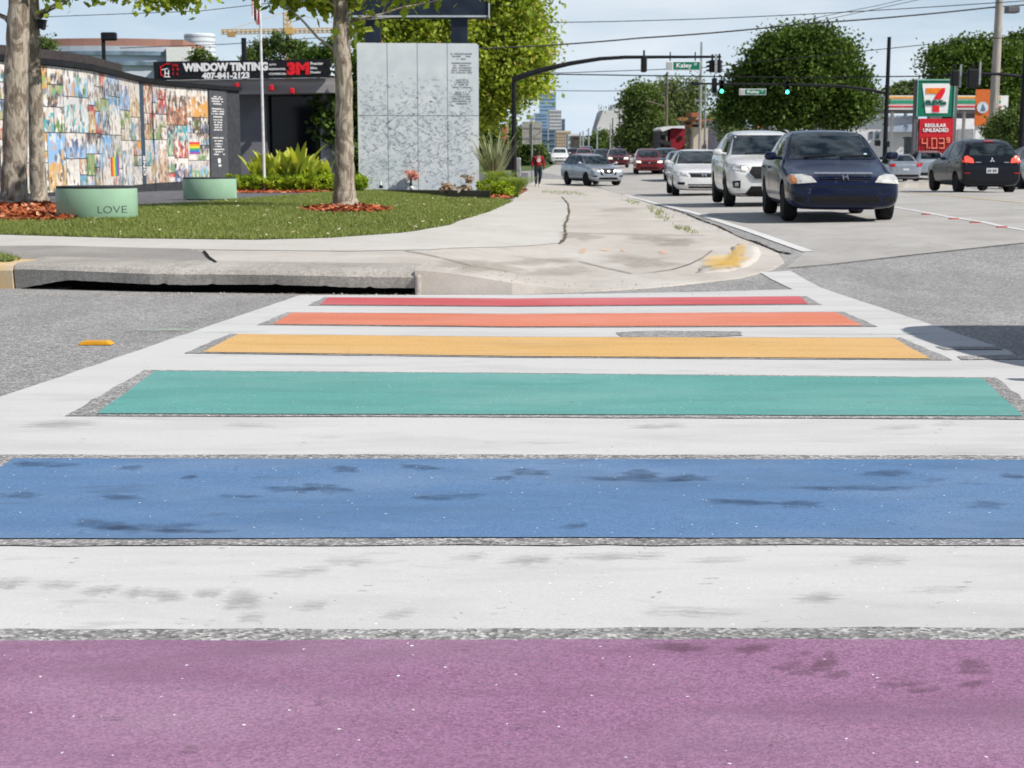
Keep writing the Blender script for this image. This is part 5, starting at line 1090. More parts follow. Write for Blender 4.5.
det_rogue = dict(spokes=5, decals=[
    ('grille', [[(-.42, .56), (.42, .56), (.46, .88), (-.46, .88)]], 'f', .006, BLKPL, None),
    ('grille_vee', [[(-.44, .88), (-.36, .88), (-.22, .62), (.22, .62), (.36, .88), (.44, .88), (.28, .56), (-.28, .56)]], 'f', .02, CHROME, None),
    ('badge', [[(-.09, .74), (0, .68), (.09, .74), (0, .80)]], 'f', .026, CHROME, None),
    ('headlight', [[(-.50, .78), (-.86, .78), (-.87, .90), (-.50, .87)]], 'f', .012, LAMP, None),
    ('headlight', [[(.50, .78), (.86, .78), (.87, .90), (.50, .87)]], 'f', .012, LAMP, None),
    ('fog_light', both([(.60, .47), (.82, .48), (.82, .56), (.60, .54)]), 'f', .008, BLKPL, None),
    ('lower_intake', [[(-.56, .34), (.56, .34), (.46, .45), (-.46, .45)]], 'f', .006, BLKPL, None),
    ('bumper_trim', [seg(-.6, .27, .6, .33)], 'f', .012, CHROME, None),
    ('sill', [seg(-.9, .23, .9, .33)], 'R', .01, BLKPL, None)])
def det_gen(z0=.6, z1=.72, lit=False, w=.84, hz=(.64, .78)):
    H = [[(-.46, hz[0]), (-w*.93, hz[0]), (-w*.95, hz[1]), (-.50, hz[1]-.02)], [(.46, hz[0]), (w*.93, hz[0]), (w*.95, hz[1]), (.50, hz[1]-.02)]]
    return dict(decals=[('grille', [[(-.40, z0), (.40, z0), (.43, z1), (-.43, z1)]], 'f', .006, BLKPL, None), ('headlight', H, 'f', .012, LIT if lit else LAMP, None), ('lower_intake', [[(-.55, .30), (.55, .30), (.5, .42), (-.5, .42)]], 'f', .006, BLKPL, None), ('badge', [seg(-.05, (z0+z1)/2-.03, .05, (z0+z1)/2+.03)], 'f', .02, CHROME, None)])
det_mits = dict(spokes=6, decals=[
    ('tail_light', [[(.50, .83), (.79, .86), (.81, .98), (.66, 1.03), (.52, .94)]], 'r', .014, LITR, 'glowing left tail light'),
    ('tail_light', [mirror([(.50, .83), (.79, .86), (.81, .98), (.66, 1.03), (.52, .94)])], 'r', .014, LITR, 'glowing right tail light'),
    ('tailgate_trim', [seg(.30, .845, .46, .858), seg(-.46, .845, -.32, .858)], 'r', .012, CHROME, None),
    ('badge', badge_ring(0, .92, .065, .06, 'M'), 'r', .016, CHROME, None),
    ('number_plate', [seg(-.155, .56, .155, .70)], 'r', .016, PLATE, None),
    ('plate_letters', [seg(-.12, .60, -.08, .66), seg(-.06, .60, -.02, .66), seg(.03, .60, .07, .66), seg(.09, .60, .12, .66)], 'r', .022, mat('plate ink', (.10, .13, .20), .6), None),
    ('reflector', both(seg(.60, .55, .76, .575)), 'r', .012, TAIL, None),
    ('rear_wiper', [[(-.02, 1.07), (.28, 1.13), (.28, 1.145), (-.02, 1.09)]], 'r', .02, BLKPL, None),
    ('brake_light', [seg(-.14, 1.40, .14, 1.43)], 'r', .02, TAIL, None)])
det_tail = dict(decals=[('tail_light', both([(.54, .80), (.80, .78), (.80, .93), (.52, .95)]), 'r', .012, TAIL, None), ('number_plate', [seg(-.155, .60, .155, .72)], 'r', .016, PLATE, None), ('bumper_band', [seg(-.66, .28, .66, .40)], 'r', .006, BLKPL, None), ('boot_trim', [seg(-.4, .76, .4, .78)], 'r', .012, CHROME, None)])
civ = car('sedan_car', 'dark blue sedan with a faded scuffed bonnet, nearest in the oncoming traffic', 'sedan', center(841, 222, 4.44, TOWARD-R(1)), TOWARD-R(1), P_DKBLUE, det_civic)
car('suv_car', 'white SUV with one lit headlamp right behind the dark blue sedan', 'suv', center(770, 206.5, 4.55, TOWARD), TOWARD, P_WH, det_cx5)
car('sedan_car', 'white sedan at the kerb lane behind the white SUV', 'accord', center(703, 195.8, 4.85, TOWARD), TOWARD, P_WH, det_accord)
car('suv_car', 'silver crossover turning across the kerb lane beside the walker', 'suv', center(606, 186, 4.55, TOWARD+R(22), 1.0), TOWARD+R(22), P_SIL, det_rogue, steer=R(12), scale=.99)
car('hatchback_car', 'dark red hatchback with pale headlamps in the middle of the oncoming lanes', 'hatch', center(649, 174.5, 3.8, TOWARD, 1.1), TOWARD, P_REDC, det_gen(.60, .72, True, .8, (.66, .78)), scale=1.08)
car('suv_car', 'maroon SUV with pale headlamps left of the dark red hatchback', 'suv', center(618, 168, 4.55, TOWARD), TOWARD, P_MAR, det_gen(.66, .84, True, .88, (.72, .88)))
def farcar(px, pyb, kind, pm, lb, nm='sedan_car', lit=False, sc=1., head=TOWARD, det=None):
    car(nm, lb, kind, center(px, pyb, SPECS[kind]['L'], head), head, pm, det or det_gen(lit=lit), simple=True, scale=sc, group='distant traffic on the avenue' )
farcar(559.5, 164.6, 'van', P_WH, 'white minivan approaching behind the silver crossover at left', 'minivan')
farcar(584, 164.0, 'suv', P_BRR, 'bright red car half hidden behind the silver crossover', 'suv_car', True)
farcar(543, 164.6, 'sedan', P_SIL, 'grey car at the far left of the traffic, beside the walker')
farcar(573, 163.2, 'suv', P_BLK, 'black SUV between the white minivan and the bright red car', 'suv_car')
farcar(586, 161.6, 'suv', P_TEALC, 'dark slate SUV roof showing above the bright red car', 'suv_car', sc=1.12)
farcar(602, 164.8, 'suv', P_BLK, 'black car between the bright red car and the maroon SUV', 'suv_car', sc=.95)
farcar(595, 162.8, 'sedan', P_WH, 'small white car peeping out left of the black car')
farcar(621, 162.6, 'van', P_WH, 'white van roof showing above the maroon SUV', 'van')
farcar(668, 174, 'suv', P_TEALC, 'blue grey SUV between the dark red hatchback and the white sedan', 'suv_car')
farcar(684, 181.5, 'suv', P_TEALC, 'dark blue grey SUV whose roof shows right above the white sedan', 'suv_car')
car('hatchback_car', 'glossy black hatchback seen from behind with red tail lights glowing', 'hatch', center(987, 192.5, 3.8, FWD+R(2), 1.05), FWD+R(2), P_BLK, det_mits, scale=1.05)
car('sedan_car', 'silver sedan driving away left of the glossy black hatchback', 'sedan', center(904, 182.5, 4.44, FWD), FWD, P_SIL, det_tail)
car('suv_car', 'pale grey SUV driving away between silver sedan and black hatchback', 'suv', center(930, 180, 4.55, FWD), FWD, P_SIL, det_tail, scale=.97)
car('sedan_car', 'pale grey car cut by the right edge beside the black hatchback', 'suv', center(1049, 189.5, 4.55, FWD), FWD, P_SIL, det_tail, scale=.93)
farcar(1000, 176, 'sedan', P_REDC, 'red car just beyond the black hatchback at right', head=FWD)
farcar(1012, 172, 'suv', P_WH, 'small pale SUV far right behind the black hatchback', 'suv_car', head=FWD)
# the car just outside the frame whose shadow lies on the crosswalk
car('suv_car', 'grey SUV just outside the frame at right, its shadow on the crosswalk', 'suv', (4.68, 7.35, road_z(5, 7.35)), TOWARD+R(1), P_GREY, det_gen(.66, .84), scale=1.0)
HAZE = 0
# ================================================================== person walking
def skin(name, joints, edges, m, parent, lv=2, root=0):
    me = bpy.data.meshes.new(name); me.from_pydata([j[:3] for j in joints], edges, []); o = bpy.data.objects.new(name, me); COL.objects.link(o)
    sm = o.modifiers.new('k', 'SKIN'); o.modifiers.new('s', 'SUBSURF').levels = lv
    for i, j in enumerate(joints): r = j[3]; me.skin_vertices[0].data[i].radius = (r, r) if not hasattr(r, '__len__') else r; me.skin_vertices[0].data[i].use_root = (i == root)
    m2 = bake(o); bpy.data.objects.remove(o); return link(name, m2, m, parent, 'all')
pp = G(538, 186.2, lambda x, y: road_z(x, y)+.03); SKIN = mat('dark skin', (.06, .032, .02), .5, var=.1)
per = thing('person', 'person in a red hooded top, dark trousers and white shoes walking along the sidewalk', 'person', tuple(pp), R(10)); per.scale = (1.15, 1.1, 1.02)
J = [(0, 0, .98, .15), (0, 0, 1.12, .15), (0, .01, 1.30, .165), (0, .02, 1.44, .12), (0, 0, 1.53, .055), (0, -.02, 1.60, .07), (0, -.03, 1.68, .085), (0, -.02, 1.755, .06),
     (-.18, .01, 1.42, .065), (-.24, .02, 1.16, .045), (-.25, -.06, .93, .033), (-.25, -.09, .86, .03), (.18, .01, 1.42, .065), (.245, .04, 1.15, .045), (.26, .0, .92, .033), (.26, -.02, .84, .03),
     (-.09, 0, .90, .10), (-.10, -.06, .50, .065), (-.11, -.12, .11, .042), (-.12, -.22, .05, .035), (.09, .01, .90, .10), (.10, .0, .50, .065), (.07, .12, .13, .042), (.07, .04, .06, .035)]
E = [(0, 1), (1, 2), (2, 3), (3, 4), (4, 5), (5, 6), (6, 7), (3, 8), (8, 9), (9, 10), (10, 11), (3, 12), (12, 13), (13, 14), (14, 15), (0, 16), (16, 17), (17, 18), (18, 19), (0, 20), (20, 21), (21, 22), (22, 23)]
skin('body', J, E, SKIN, per)
TOPM = mat('red hooded top', (.27, .016, .024), .85, var=.2, vscale=6, bump=.3)
JT = [(0, 0, .93, .17), (0, 0, 1.12, .165), (0, .01, 1.30, .18), (0, .02, 1.44, .135), (0, .0, 1.50, .09), (-.185, .01, 1.415, .08), (-.245, .02, 1.16, .06), (-.252, -.05, .96, .048), (.185, .01, 1.415, .08), (.25, .04, 1.15, .06), (.262, .01, .95, .048)]
skin('jacket', JT, [(0, 1), (1, 2), (2, 3), (3, 4), (3, 5), (5, 6), (6, 7), (3, 8), (8, 9), (9, 10)], TOPM, per)
skin('trousers', [(0, 0, 1.0, .155), (0, 0, .93, .15), (-.09, 0, .86, .115), (-.10, -.06, .50, .08), (-.11, -.12, .12, .06), (.09, .01, .86, .115), (.10, 0, .50, .08), (.07, .12, .14, .06)], [(0, 1), (1, 2), (2, 3), (3, 4), (1, 5), (5, 6), (6, 7)], mat('dark trousers', (.012, .02, .03), .85, var=.2), per)
for sx, y, z in ((-.12, -.15, .0), (.07, .08, .0)):
    skin('shoe', [(sx, y+.06, .055, .05), (sx, y-.06, .045, .048), (sx, y-.17, .035, .036)], [(0, 1), (1, 2)], mat('white shoe', (.75, .75, .74), .5), per)
for s_ in (-1, 1):
    hx, hy, hz_ = .253*s_, (-.08 if s_ < 0 else -.015), .86
    mb = MB()
    for q in range(4): mb.tube([(hx+(q-1.5)*.0, hy+(q-1.5)*.02, hz_-.02), (hx-.004*s_, hy+(q-1.5)*.021-.004, hz_-.075), (hx-.015*s_, hy+(q-1.5)*.02-.006, hz_-.105+abs(q-1.3)*.008)], [.010, .009, .007], 6)
    mb.tube([(hx, hy-.03, hz_+.005), (hx-.01*s_, hy-.055, hz_-.035), (hx-.012*s_, hy-.058, hz_-.06)], [.011, .010, .008], 6); mb.build('fingers', SKIN, per, local=True, smooth='all')
mb = MB(); mb.lathe([(.001, .105), (.06, .09), (.085, .055), (.096, .0), (.09, -.02)], (0, -.012, 1.695), 18, sy=1.08); mb.build('hair', mat('black hair', (.01, .009, .008), .8), per, local=True, smooth='all')
mb = MB(); mb.prism([(.085*math.cos(a), .10*math.sin(a)) for a in np.linspace(0, 6.1, 18)], (0, -.172, 1.27), (1, 0, 0), (0, 0, 1), (0, .02, 0)); mb.build('chest_print', mat('pale print', (.55, .50, .50), .8, var=.3, vscale=30), per, local=True)
mb = MB()
for s_ in (-1, 1): mb.tube([(s_*.06, -.12, 1.47), (s_*.03, -.185, 1.40), (s_*.035, -.19, 1.30)], .008, 5)
mb.build('drawstrings', WHITE, per, local=True)
mb = MB()
for s_ in (-1, 1): mb.lathe([(.001, -.008), (.01, 0), (.001, .008)], (s_*.032, -.11, 1.665), 8, M=Matrix.Rotation(math.pi/2, 3, 'X'))
mb.build('eyes', WHITE, per, local=True)
mb = MB(); mb.tube([(0, -.108, 1.66), (0, -.13, 1.632), (0, -.112, 1.625)], [.01, .016, .01], 6); mb.build('nose', SKIN, per, local=True)

# ================================================================== signal masts, signals, signs
SIGB = mat('signal housing black', (.012, .012, .013), .5); SIGK = mat('visor grey', (.05, .05, .055), .5)
GLIT = mat('lit green lens', (.05, .8, .5), .3, emit=(.12, 1., .62), es=3.0)
def mast(label, base_px, ytop, Y, arm, arm_r, pr, name='signal_mast', dark=BLACKM, extra=None):
    x = at(base_px, 150, Y).x; z0 = road_z(x, Y); k = Y/F; t = thing(name, label, 'signal mast', (x, Y, z0)); zt_ = at(base_px, ytop, Y).z
    mb = MB(); mb.tube([(x, Y, z0), (x, Y, z0+.35), (x, Y, z0+.36), (x, Y, zt_)], [pr*1.9*k, pr*1.7*k, pr*1.08*k, pr*.82*k], 14); mb.build('pole', dark, t, smooth=True)
    mb = MB(); mb.tube([tuple(at(px, py, Y+dy)) for px, py, dy in arm], arm_r if not hasattr(arm_r, '__len__') else [r*k for r in arm_r], 10); mb.build('arm', dark, t, smooth=True)
    if extra: extra(t, k)
    return t
def signal(label, px, py0, py1, Y, face, w=.42, bars=3, lit=None, side=0, tilt=0, group=None):
    p0 = at(px, py0, Y); p1 = at(px, py1, Y); h = p0.z-p1.z; t = thing('traffic_signal', label, 'traffic signal', (p0.x, Y, p1.z), tilt, group)
    mb = MB(); mb.box((0, 0, h/2), (w, .28, h), bev=.05); mb.tube([(0, .02, h-.02), (0, .02, h+.22)], .04, 6); mb.build('housing', SIGB, t, local=True)
    ys_ = -.14 if face else .14; sg = -1 if face else 1
    for i in range(bars):
        z = h*(i+.5)/bars; mb = MB(); r = min(w, h/bars)*.40
        mb.lathe([(0.001, 0), (r, 0)], (0, ys_+sg*.012, z), 20, M=Matrix.Rotation(math.pi/2, 3, 'X')); mb.build('lens', GLIT if lit == i else DARKM, t, local=True)
        mb = MB(); n = 14; a0 = -.4
        vs = []; 
        for j in range(n+1):
            a = a0+(math.pi+.8)*j/n; vs += [(r*1.08*math.cos(a), ys_, z+r*1.08*math.sin(a)), (r*1.08*math.cos(a), ys_+sg*.22, z+r*1.08*math.sin(a)-.01)]
        mb.add(vs, [(2*j, 2*j+1, 2*j+3, 2*j+2) for j in range(n)]); mb.build('visor', SIGK, t, local=True)
    return t
ym = G(514, 172).y; ym = 60.0
mast('black curved signal mast arm reaching over the road from the left sidewalk', 514, 76, ym, [(514, 80, 0), (520, 77, 0), (540, 70.5, 0), (570, 63.5, 0), (600, 58.8, 0), (625, 57.2, 0), (660, 57, 0), (721, 56.8, 0)], [3.0, 2.9, 2.6, 2.2, 1.9, 1.7, 1.5, 1.2], 2.6)
signal('black traffic signal seen from behind, alone in the middle of the curved arm', 644, 56, 72.3, ym-.3, False, .23)
signal('black traffic signal, left one of the pair at the tip of the curved arm', 712.5, 60, 72.5, ym-.3, False, .17, tilt=R(25))
signal('black traffic signal, right one of the pair at the tip of the curved arm', 719.3, 59.5, 73, ym-.35, False, .17, tilt=R(-20))
mb = MB(); p = at(716, 64, ym-.5); mb.box((p.x, ym-.5, p.z), (.10, .05, .75)); tag(mb.build('backing_bracket', STEEL), 'pale metal bracket between the paired signals at the arm tip', 'bracket')
def streetsign(label, x0, y0, x1, y1, Y, shield=.2, dark=1.):
    k = Y/F; p = at(x0, y1, Y); w = (x1-x0)*k; h = (y1-y0)*k; t = thing('street_name_sign', label, 'street sign', tuple(p))
    mb = MB(); mb.box((p.x+w/2, Y, p.z+h/2), (w, .04, h), bev=.01); mb.build('board', WHITE, t)
    mb = MB(); mb.box((p.x+w*shield+w*(1-shield)/2, Y-.022, p.z+h/2), (w*(1-shield)-.04, .012, h-.07)); mb.build('green_panel', GREENP, t)
    mb = MB(); mb.box((p.x+w*shield/2, Y-.022, p.z+h/2), (w*shield-.05, .012, h-.08)); mb.build('emblem_panel', mat('pale grey emblem', (.42, .45, .44), .5, var=.3, vscale=30), t)
    mb = MB(); text_on(mb, 'Kaley', (p.x+w*(shield+.10), Y-.032, p.z+h*.16), (1, 0, 0), (0, 0, 1), w*.45, h*.62, bold=.02); text_on(mb, 'ST', (p.x+w*(shield+.62), Y-.032, p.z+h*.52), (1, 0, 0), (0, 0, 1), w*.08, h*.26, bold=.02); mb.build('lettering', WHITEG, t)
    mb = MB(); mb.tube([(p.x+w*.12, Y+.03, p.z+h), (p.x+w*.12, Y+.03, p.z+h+.35)], .025, 5); mb.tube([(p.x+w*.85, Y+.03, p.z+h), (p.x+w*.85, Y+.03, p.z+h+.35)], .025, 5); mb.build('hangers', BLACKM, t)
streetsign('larger green street name sign reading Kaley on the curved mast arm', 666, 61.5, 699.5, 70.5, ym-.2)
y2 = 92.0
def cambox(t, k):
    mb = MB()
    for px, py in ((887, 144), (878, 143)):
        p = at(px, py, y2-.2); mb.box((p.x, y2-.1, p.z), (5*k, .4, 6*k), bev=.05)
    mb.build('walk_signal', BLACKM, t)
mast('black signal mast right of the big oak with its long thin arm pointing left', 885, 37, y2, [(885, 93, 0), (868, 89.5, 0), (840, 86, 0), (800, 84.6, 0), (760, 84.2, 0), (692, 83.6, 0)], [1.7, 1.6, 1.5, 1.2, 1.1, .9], 2.2, extra=cambox)
signal('traffic signal with a lit green lens against the big oak', 787, 80, 94.5, y2-.3, True, .26, lit=0)
signal('traffic signal with a lit green lens at the far left tip of the thin arm', 721.5, 80, 93.5, y2-.3, True, .26, lit=0)
signal('dark traffic signal seen edge on beside the lit one at the thin arm tip', 714.5, 78, 93, y2-.2, False, .3)
streetsign('smaller green street name sign reading Kaley in front of the oak', 739, 89, 765.5, 95, y2-.2)
mb = MB(); p = at(695, 83.6, y2); mb.box((p.x, y2, p.z), (.5, .3, .2), bev=.05); tag(mb.build('arm_camera', BLACKM), 'small dark camera at the tip of the thin mast arm', 'camera')
y3 = 60.0
def tophat(t, k):
    mb = MB(); p = at(1012, 10, y3); mb.box((p.x, y3, p.z), (12*k, .5, 6*k), bev=.04); mb.build('lamp_head', mat('grey lamp head', (.12, .12, .13), .5), t)
mast('black mast with a lamp head at the right edge, its arm reaching left', 1021, 6, y3, [(1021, 76.5, 0), (1000, 74, 0), (975, 73.6, 0), (945, 75, 0)], [1.8, 1.5, 1.2, 1.0], 3.2, extra=tophat)
signal('black traffic signal left of the two over the petrol station sign', 955, 70, 86, y3-.3, False, .3)
signal('black traffic signal with green tinted back near the concrete pole', 973, 69, 88, y3-.3, False, .44)
for px, y0_, y1_, lb in ((960.5, 65, 87, 'thin pale upright plate beside the left hanging signal'), (980, 62, 84, 'thin pale upright plate beside the right hanging signal')):
    mb = MB(); p = at(px, (y0_+y1_)/2, y3-.2); mb.box((p.x, y3-.2, p.z), (.07, .05, (y1_-y0_)*y3/F)); tag(mb.build('signal_bracket', STEEL), lb, 'bracket')
# utility poles and lamp columns
def pole(label, px, ytop, Y, r, m, name='utility_pole', cross=None, lean=0, wp=None):
    x = at(px, 150, Y).x; z0 = zr(Y)-.1; t = thing(name, label, 'pole', (x, Y, z0)); mb = MB(); zt_ = at(px, ytop, Y).z; k = Y/F
    mb.tube([(x, Y, z0), (x+lean*k*.5, Y, (z0+zt_)/2), (x+lean*k, Y, zt_)], [r*k*1.15, r*k, r*k*.8], 10); mb.build('shaft', m, t, smooth=True)
    if cross:
        for (a, b, c, d, rr) in cross: mb = MB(); mb.tube([tuple(at(a, b, Y)), tuple(at((a+c)/2, (b+d)/2-.5, Y)), tuple(at(c, d, Y))], rr*k, 6); mb.build('bracket_arm', m, t)
    return t
pole('tall tapering concrete utility pole at right in front of the petrol station', 991.5, -60, 66, 4.2, CONCP, lean=1)
pole('slim grey utility pole rising between the paired signals and the white sedan', 699.5, 42, 120, 1.3, STEEL, cross=[(695, 101, 704, 101, .8)])
pole('thinner pale pole just right of the slim grey utility pole', 704.5, 84, 150, 1.0, STEEL)
pole('grey pole in the mid green trees with a curved street lamp arm', 666, 72, 150, 1.3, WOOD, cross=[(666, 107, 646, 101, .7)])
pole('pole with a lamp arm in front of the dense trees left of the restaurant', 638, 88, 190, 1.2, STEEL, cross=[(638, 121, 627, 116, .6)])
for px, yt, Y, lb in ((619, 110, 240, 'thin grey pole before the sloping concrete building, left one'), (612.5, 118, 260, 'faint short pole left of the sloping building poles'), (610.2, 123, 280, 'thin short pole third from the sloping building'), (597, 128, 300, 'pale lamp post before the low far trees'), (588.5, 128, 320, 'short pale lamp post left of the low far trees'), (583, 131, 330, 'small dark pole beside the far low buildings'), (548, 128, 300, 'pale lamp post with a bright head before the tower'), (580, 132, 330, 'thin dark post beside the dark sided far building')):
    pole(lb, px, yt, Y, .8, STEEL if yt > 120 else WOOD, 'lamp_post' if 'lamp' in lb else 'utility_pole')
# power lines
WIRE = mat('wire black', (.02, .02, .022), .5)
def wire(label, pts, r_px=.55, sag=0):
    mb = MB(); P_ = []; R_ = []
    for i in range(len(pts)-1):
        a = at(*pts[i]); b = at(*pts[i+1]); 
        for j in range(8): u = j/8; q = a.lerp(b, u); q.z -= 4*sag*u*(1-u); P_.append(q); R_.append(r_px*q.y/F)
    P_.append(at(*pts[-1])); R_.append(r_px*P_[-1].y/F); mb.tube(P_, R_, 5)
    tag(mb.build('power_line', WIRE), label, 'power line', 'power lines over the avenue')
wire('thick dark power line rising to the right over the oak top', [(480, 48.5, 62), (640, 38, 64), (800, 24, 65), (990, 7.5, 66), (1100, -4, 67)], .75, .05)
wire('thin upper power line passing just above the thick one', [(480, 23, 90), (700, 19, 80), (992, 3, 66), (1100, -8, 60)], .4, .05)
wire('level power line running over the street signs to the concrete pole', [(480, 73, 75), (640, 75.5, 72), (800, 77.5, 70), (991, 75.5, 66), (1100, 74, 64)], .6)
wire('thin power line under the curved mast arm', [(480, 66, 75), (560, 73, 80), (700, 68, 90), (990, 38, 66), (1100, 40, 60)], .4)
wire('faint high power line climbing steeply left of centre top', [(770, 27, 110), (880, 5, 100), (960, -14, 95)], .3)
wire('second faint high power line climbing beside the steep one', [(805, 24, 110), (890, 6, 100), (980, -14, 95)], .3)
wire('thin power line crossing the far sky above the tower', [(480, 90, 160), (600, 91, 170), (700, 90, 180)], .35)
wire('faint power line above the curved mural wall', [(40, 17, 120), (200, 11, 120), (350, -6, 120)], .35)
wire('faint power line behind the window tinting sign', [(120, 48, 130), (230, 44, 130), (345, 36, 130)], .35)
# black lamp column at the mural
yq = 64; p = at(104, 60, yq); t = thing('area_light', 'black parking lot lamp head on a short post above the mural rim', 'lamp', (p.x, yq, zr(yq))); mb = MB(); mb.tube([(p.x, yq, zr(yq)), (p.x, yq, at(104, 40, yq).z)], .085, 8); mb.build('post', BLACKM, t)
mb = MB(); q = at(109, 36.5, yq); mb.box((q.x, yq, q.z), (15*yq/F, .3, 8*yq/F), bev=.06); mb.build('lamp_head', BLACKM, t)
mb = MB(); p = at(244, 50, 78); mb.tube([(p.x, 78, zr(78)), (p.x, 78, at(244, 38, 78).z)], .13, 10); tag(mb.build('vent_pipe', BLACKM), 'short black vent pipe sticking up behind the window tinting sign', 'pipe')
# back of a square road sign by the walker, cabinets, small signals
yb = 84.; k = yb/F; p = at(532, 133, yb); t = thing('road_sign', 'square pale metal road sign seen from behind on a thin post by the walker', 'road sign', (p.x, yb, zr(yb)))
mb = MB(); mb.box((p.x, yb, p.z), (19.5*k, .03, 22*k), bev=.005); mb.build('panel', mat('sign back metal', (.42, .42, .38), .5, metal=.3, var=.15), t); mb = MB(); mb.tube([(p.x, yb-.05, zr(yb)), (p.x, yb-.05, p.z+10*k)], .045, 6); mb.box((p.x, yb-.03, p.z+5*k), (18*k, .03, .06)); mb.box((p.x, yb-.03, p.z-5*k), (18*k, .03, .06)); mb.build('post', STEEL, t)
yc = 69.; k = yc/F; p = at(508.5, 158, yc); mb = MB(); mb.box((p.x, yc, p.z-.1), (8*k, .4, 15*k+.2), bev=.04); mb.box((p.x, yc, p.z+7.5*k), (9*k, .45, .06), bev=.02); tag(mb.build('control_cabinet', BLACKM), 'black signal control cabinet beside the foot of the curved mast', 'cabinet')
yc = 68.; p = at(517, 165, yc); mb = MB(); mb.box((p.x, yc, p.z-.1), (7.5*k, .3, 12*k+.3), bev=.04); mb.box((p.x, yc-.16, p.z), (5.5*k, .02, 9*k)); tag(mb.build('utility_box', STEEL), 'pale grey utility box right of the mast foot', 'cabinet')
yo = 105.; k = yo/F; p = at(504.5, 135, yo); t = thing('banner_post', 'tall orange banner on a grey post behind the curved mast', 'banner', (p.x, yo, zr(yo))); mb = MB(); mb.box((p.x, yo, p.z-1*k), (6*k, .08, 22*k), bev=.02); mb.build('banner', mat('faded orange banner', (.45, .17, .09), .7), t); mb = MB(); mb.tube([(p.x+3*k, yo+.1, zr(yo)), (p.x+3*k, yo+.1, p.z+10*k)], .07, 6); mb.build('post', STEEL, t)

# ================================================================== buildings behind the lawn
DGLASS = mat('dark shop glass', (.006, .008, .012), .08, var=.5, vscale=.8); GREYW = mat('grey render wall', (.15, .152, .162), .8, var=.12, vscale=.8)
def bx_px(mb, x0, y0, x1, y1, Y, depth): 
    a = at(x0, y1, Y); b = at(x1, y0, Y); mb.box(((a.x+b.x)/2, Y+depth/2, (a.z+b.z)/2), (b.x-a.x, depth, b.z-a.z)); return a, b
YT = 72.; k = YT/F
bt = thing('tinting_shop', 'low dark shop with a black fascia sign advertising window tinting in white letters', 'building', (at(290, 150, YT).x, YT+3, zr(YT)))
mb = MB(); bx_px(mb, 150, 93, 266, 184, YT+1.2, 6); mb.build('side_wall', GREYW, bt)
mb = MB(); bx_px(mb, 266.2, 93, 321, 184, YT+2.0, 5); mb.build('glass_front', DGLASS, bt)
mb = MB(); bx_px(mb, 321.3, 92, 333, 184, YT+1.6, 5); mb.build('end_pillar', mat('pale end pillar', (.30, .30, .31), .7, var=.15), bt)
mb = MB(); mb.prism([(at(155, 80.5, YT).x, at(155, 80.5, YT).z), (at(335, 77.5, YT).x, at(335, 77.5, YT).z), (at(333, 92, YT).x, at(333, 92.5, YT).z), (at(240, 95, YT).x, at(240, 94, YT).z), (at(155, 90, YT).x, at(155, 90, YT).z)], (0, YT+.15, 0), (1, 0, 0), (0, 0, 1), (0, 6, 0)); mb.build('canopy', mat('dim canopy metal', (.34, .33, .32), .6, var=.2, vscale=.6, stretch=(.3, 1, 6)), bt)
mb = MB(); mb.prism([(at(154.5, 62, YT).x, at(154.5, 62, YT).z), (at(331, 59.5, YT).x, at(331, 59.5, YT).z), (at(329, 77.5, YT).x, at(329, 77.5, YT).z), (at(155.5, 80.3, YT).x, at(155.5, 80.3, YT).z)], (0, YT-.25, 0), (1, 0, 0), (0, 0, 1), (0, .3, 0)); mb.build('fascia_sign', BLACKM, bt)
slope = (at(331, 59.5, YT).z-at(154.5, 62, YT).z)/(at(331, 0, YT).x-at(154.5, 0, YT).x); exs = Vector((1, 0, slope)).normalized()
def shoptext(txt, x0, ytop, x1, ybot, m, nm, bold=.03): mb = MB(); p = at(x0, ybot, YT-.27); text_on(mb, txt, p, exs, (0, 0, 1), (x1-x0)*k, (ybot-ytop)*k, bold=bold, thick=.02); mb.build(nm, m, bt)
REDL = mat('red letters', (.72, .02, .03), .4)
shoptext('WINDOW TINTING', 183, 63.5, 266, 71.8, WHITEG, 'large_lettering', .06); shoptext('407-841-2123', 202, 72.8, 248.5, 79.2, WHITEG, 'phone_number', .05)
shoptext('AUTO', 269, 63.8, 276, 65.6, WHITEG, 'small_lettering', .02); shoptext('RESIDENTIAL', 269, 68.3, 285.5, 70.2, WHITEG, 'small_lettering', .02); shoptext('COMMERCIAL', 269, 73, 286, 75, WHITEG, 'small_lettering', .02)
shoptext('3M', 287, 62.8, 309, 75, REDL, 'red_lettering', .07); shoptext('Premier', 310.5, 62.2, 323, 65, WHITEG, 'small_lettering', .02); shoptext('Elite', 310.5, 67, 317, 69.2, WHITEG, 'small_lettering', .02); shoptext('Dealer', 310.5, 71.2, 321, 73.4, WHITEG, 'small_lettering', .02)
mb = MB(); yl = YT-.28
for a, b in (((161, 75), (160.5, 67)), ((160.5, 67), (166, 64)), ((166, 64), (170, 64)), ((161, 75.5), (166, 76))): mb.tube([at(*a, yl), at(*b, yl)], .55*k, 5)
for yy in (66.5, 70.5, 75): glyphs(mb, at(170.5, yy, yl), exs, (0, 0, 1), 8.5*k, 2.4*k, 4, .02)
mb.build('red_emblem', REDL, bt)
mb = MB()
for a, b in (((162, 70), (168, 68.5)), ((165, 77), (165, 70)), ((168.5, 77), (168.5, 70)), ((164.5, 73.5), (169, 73.5)), ((164, 77), (170, 77))): mb.tube([at(*a, yl), at(*b, yl)], .5*k, 5)
mb.build('white_emblem', WHITEG, bt)
mb = MB()
for px, py in ((237, 86), (271.5, 88), (292, 91)): q = at(px, py, YT-.1); mb.box((q.x, YT-.1, q.z), (4.5*k, .3, 6*k), bev=.05)
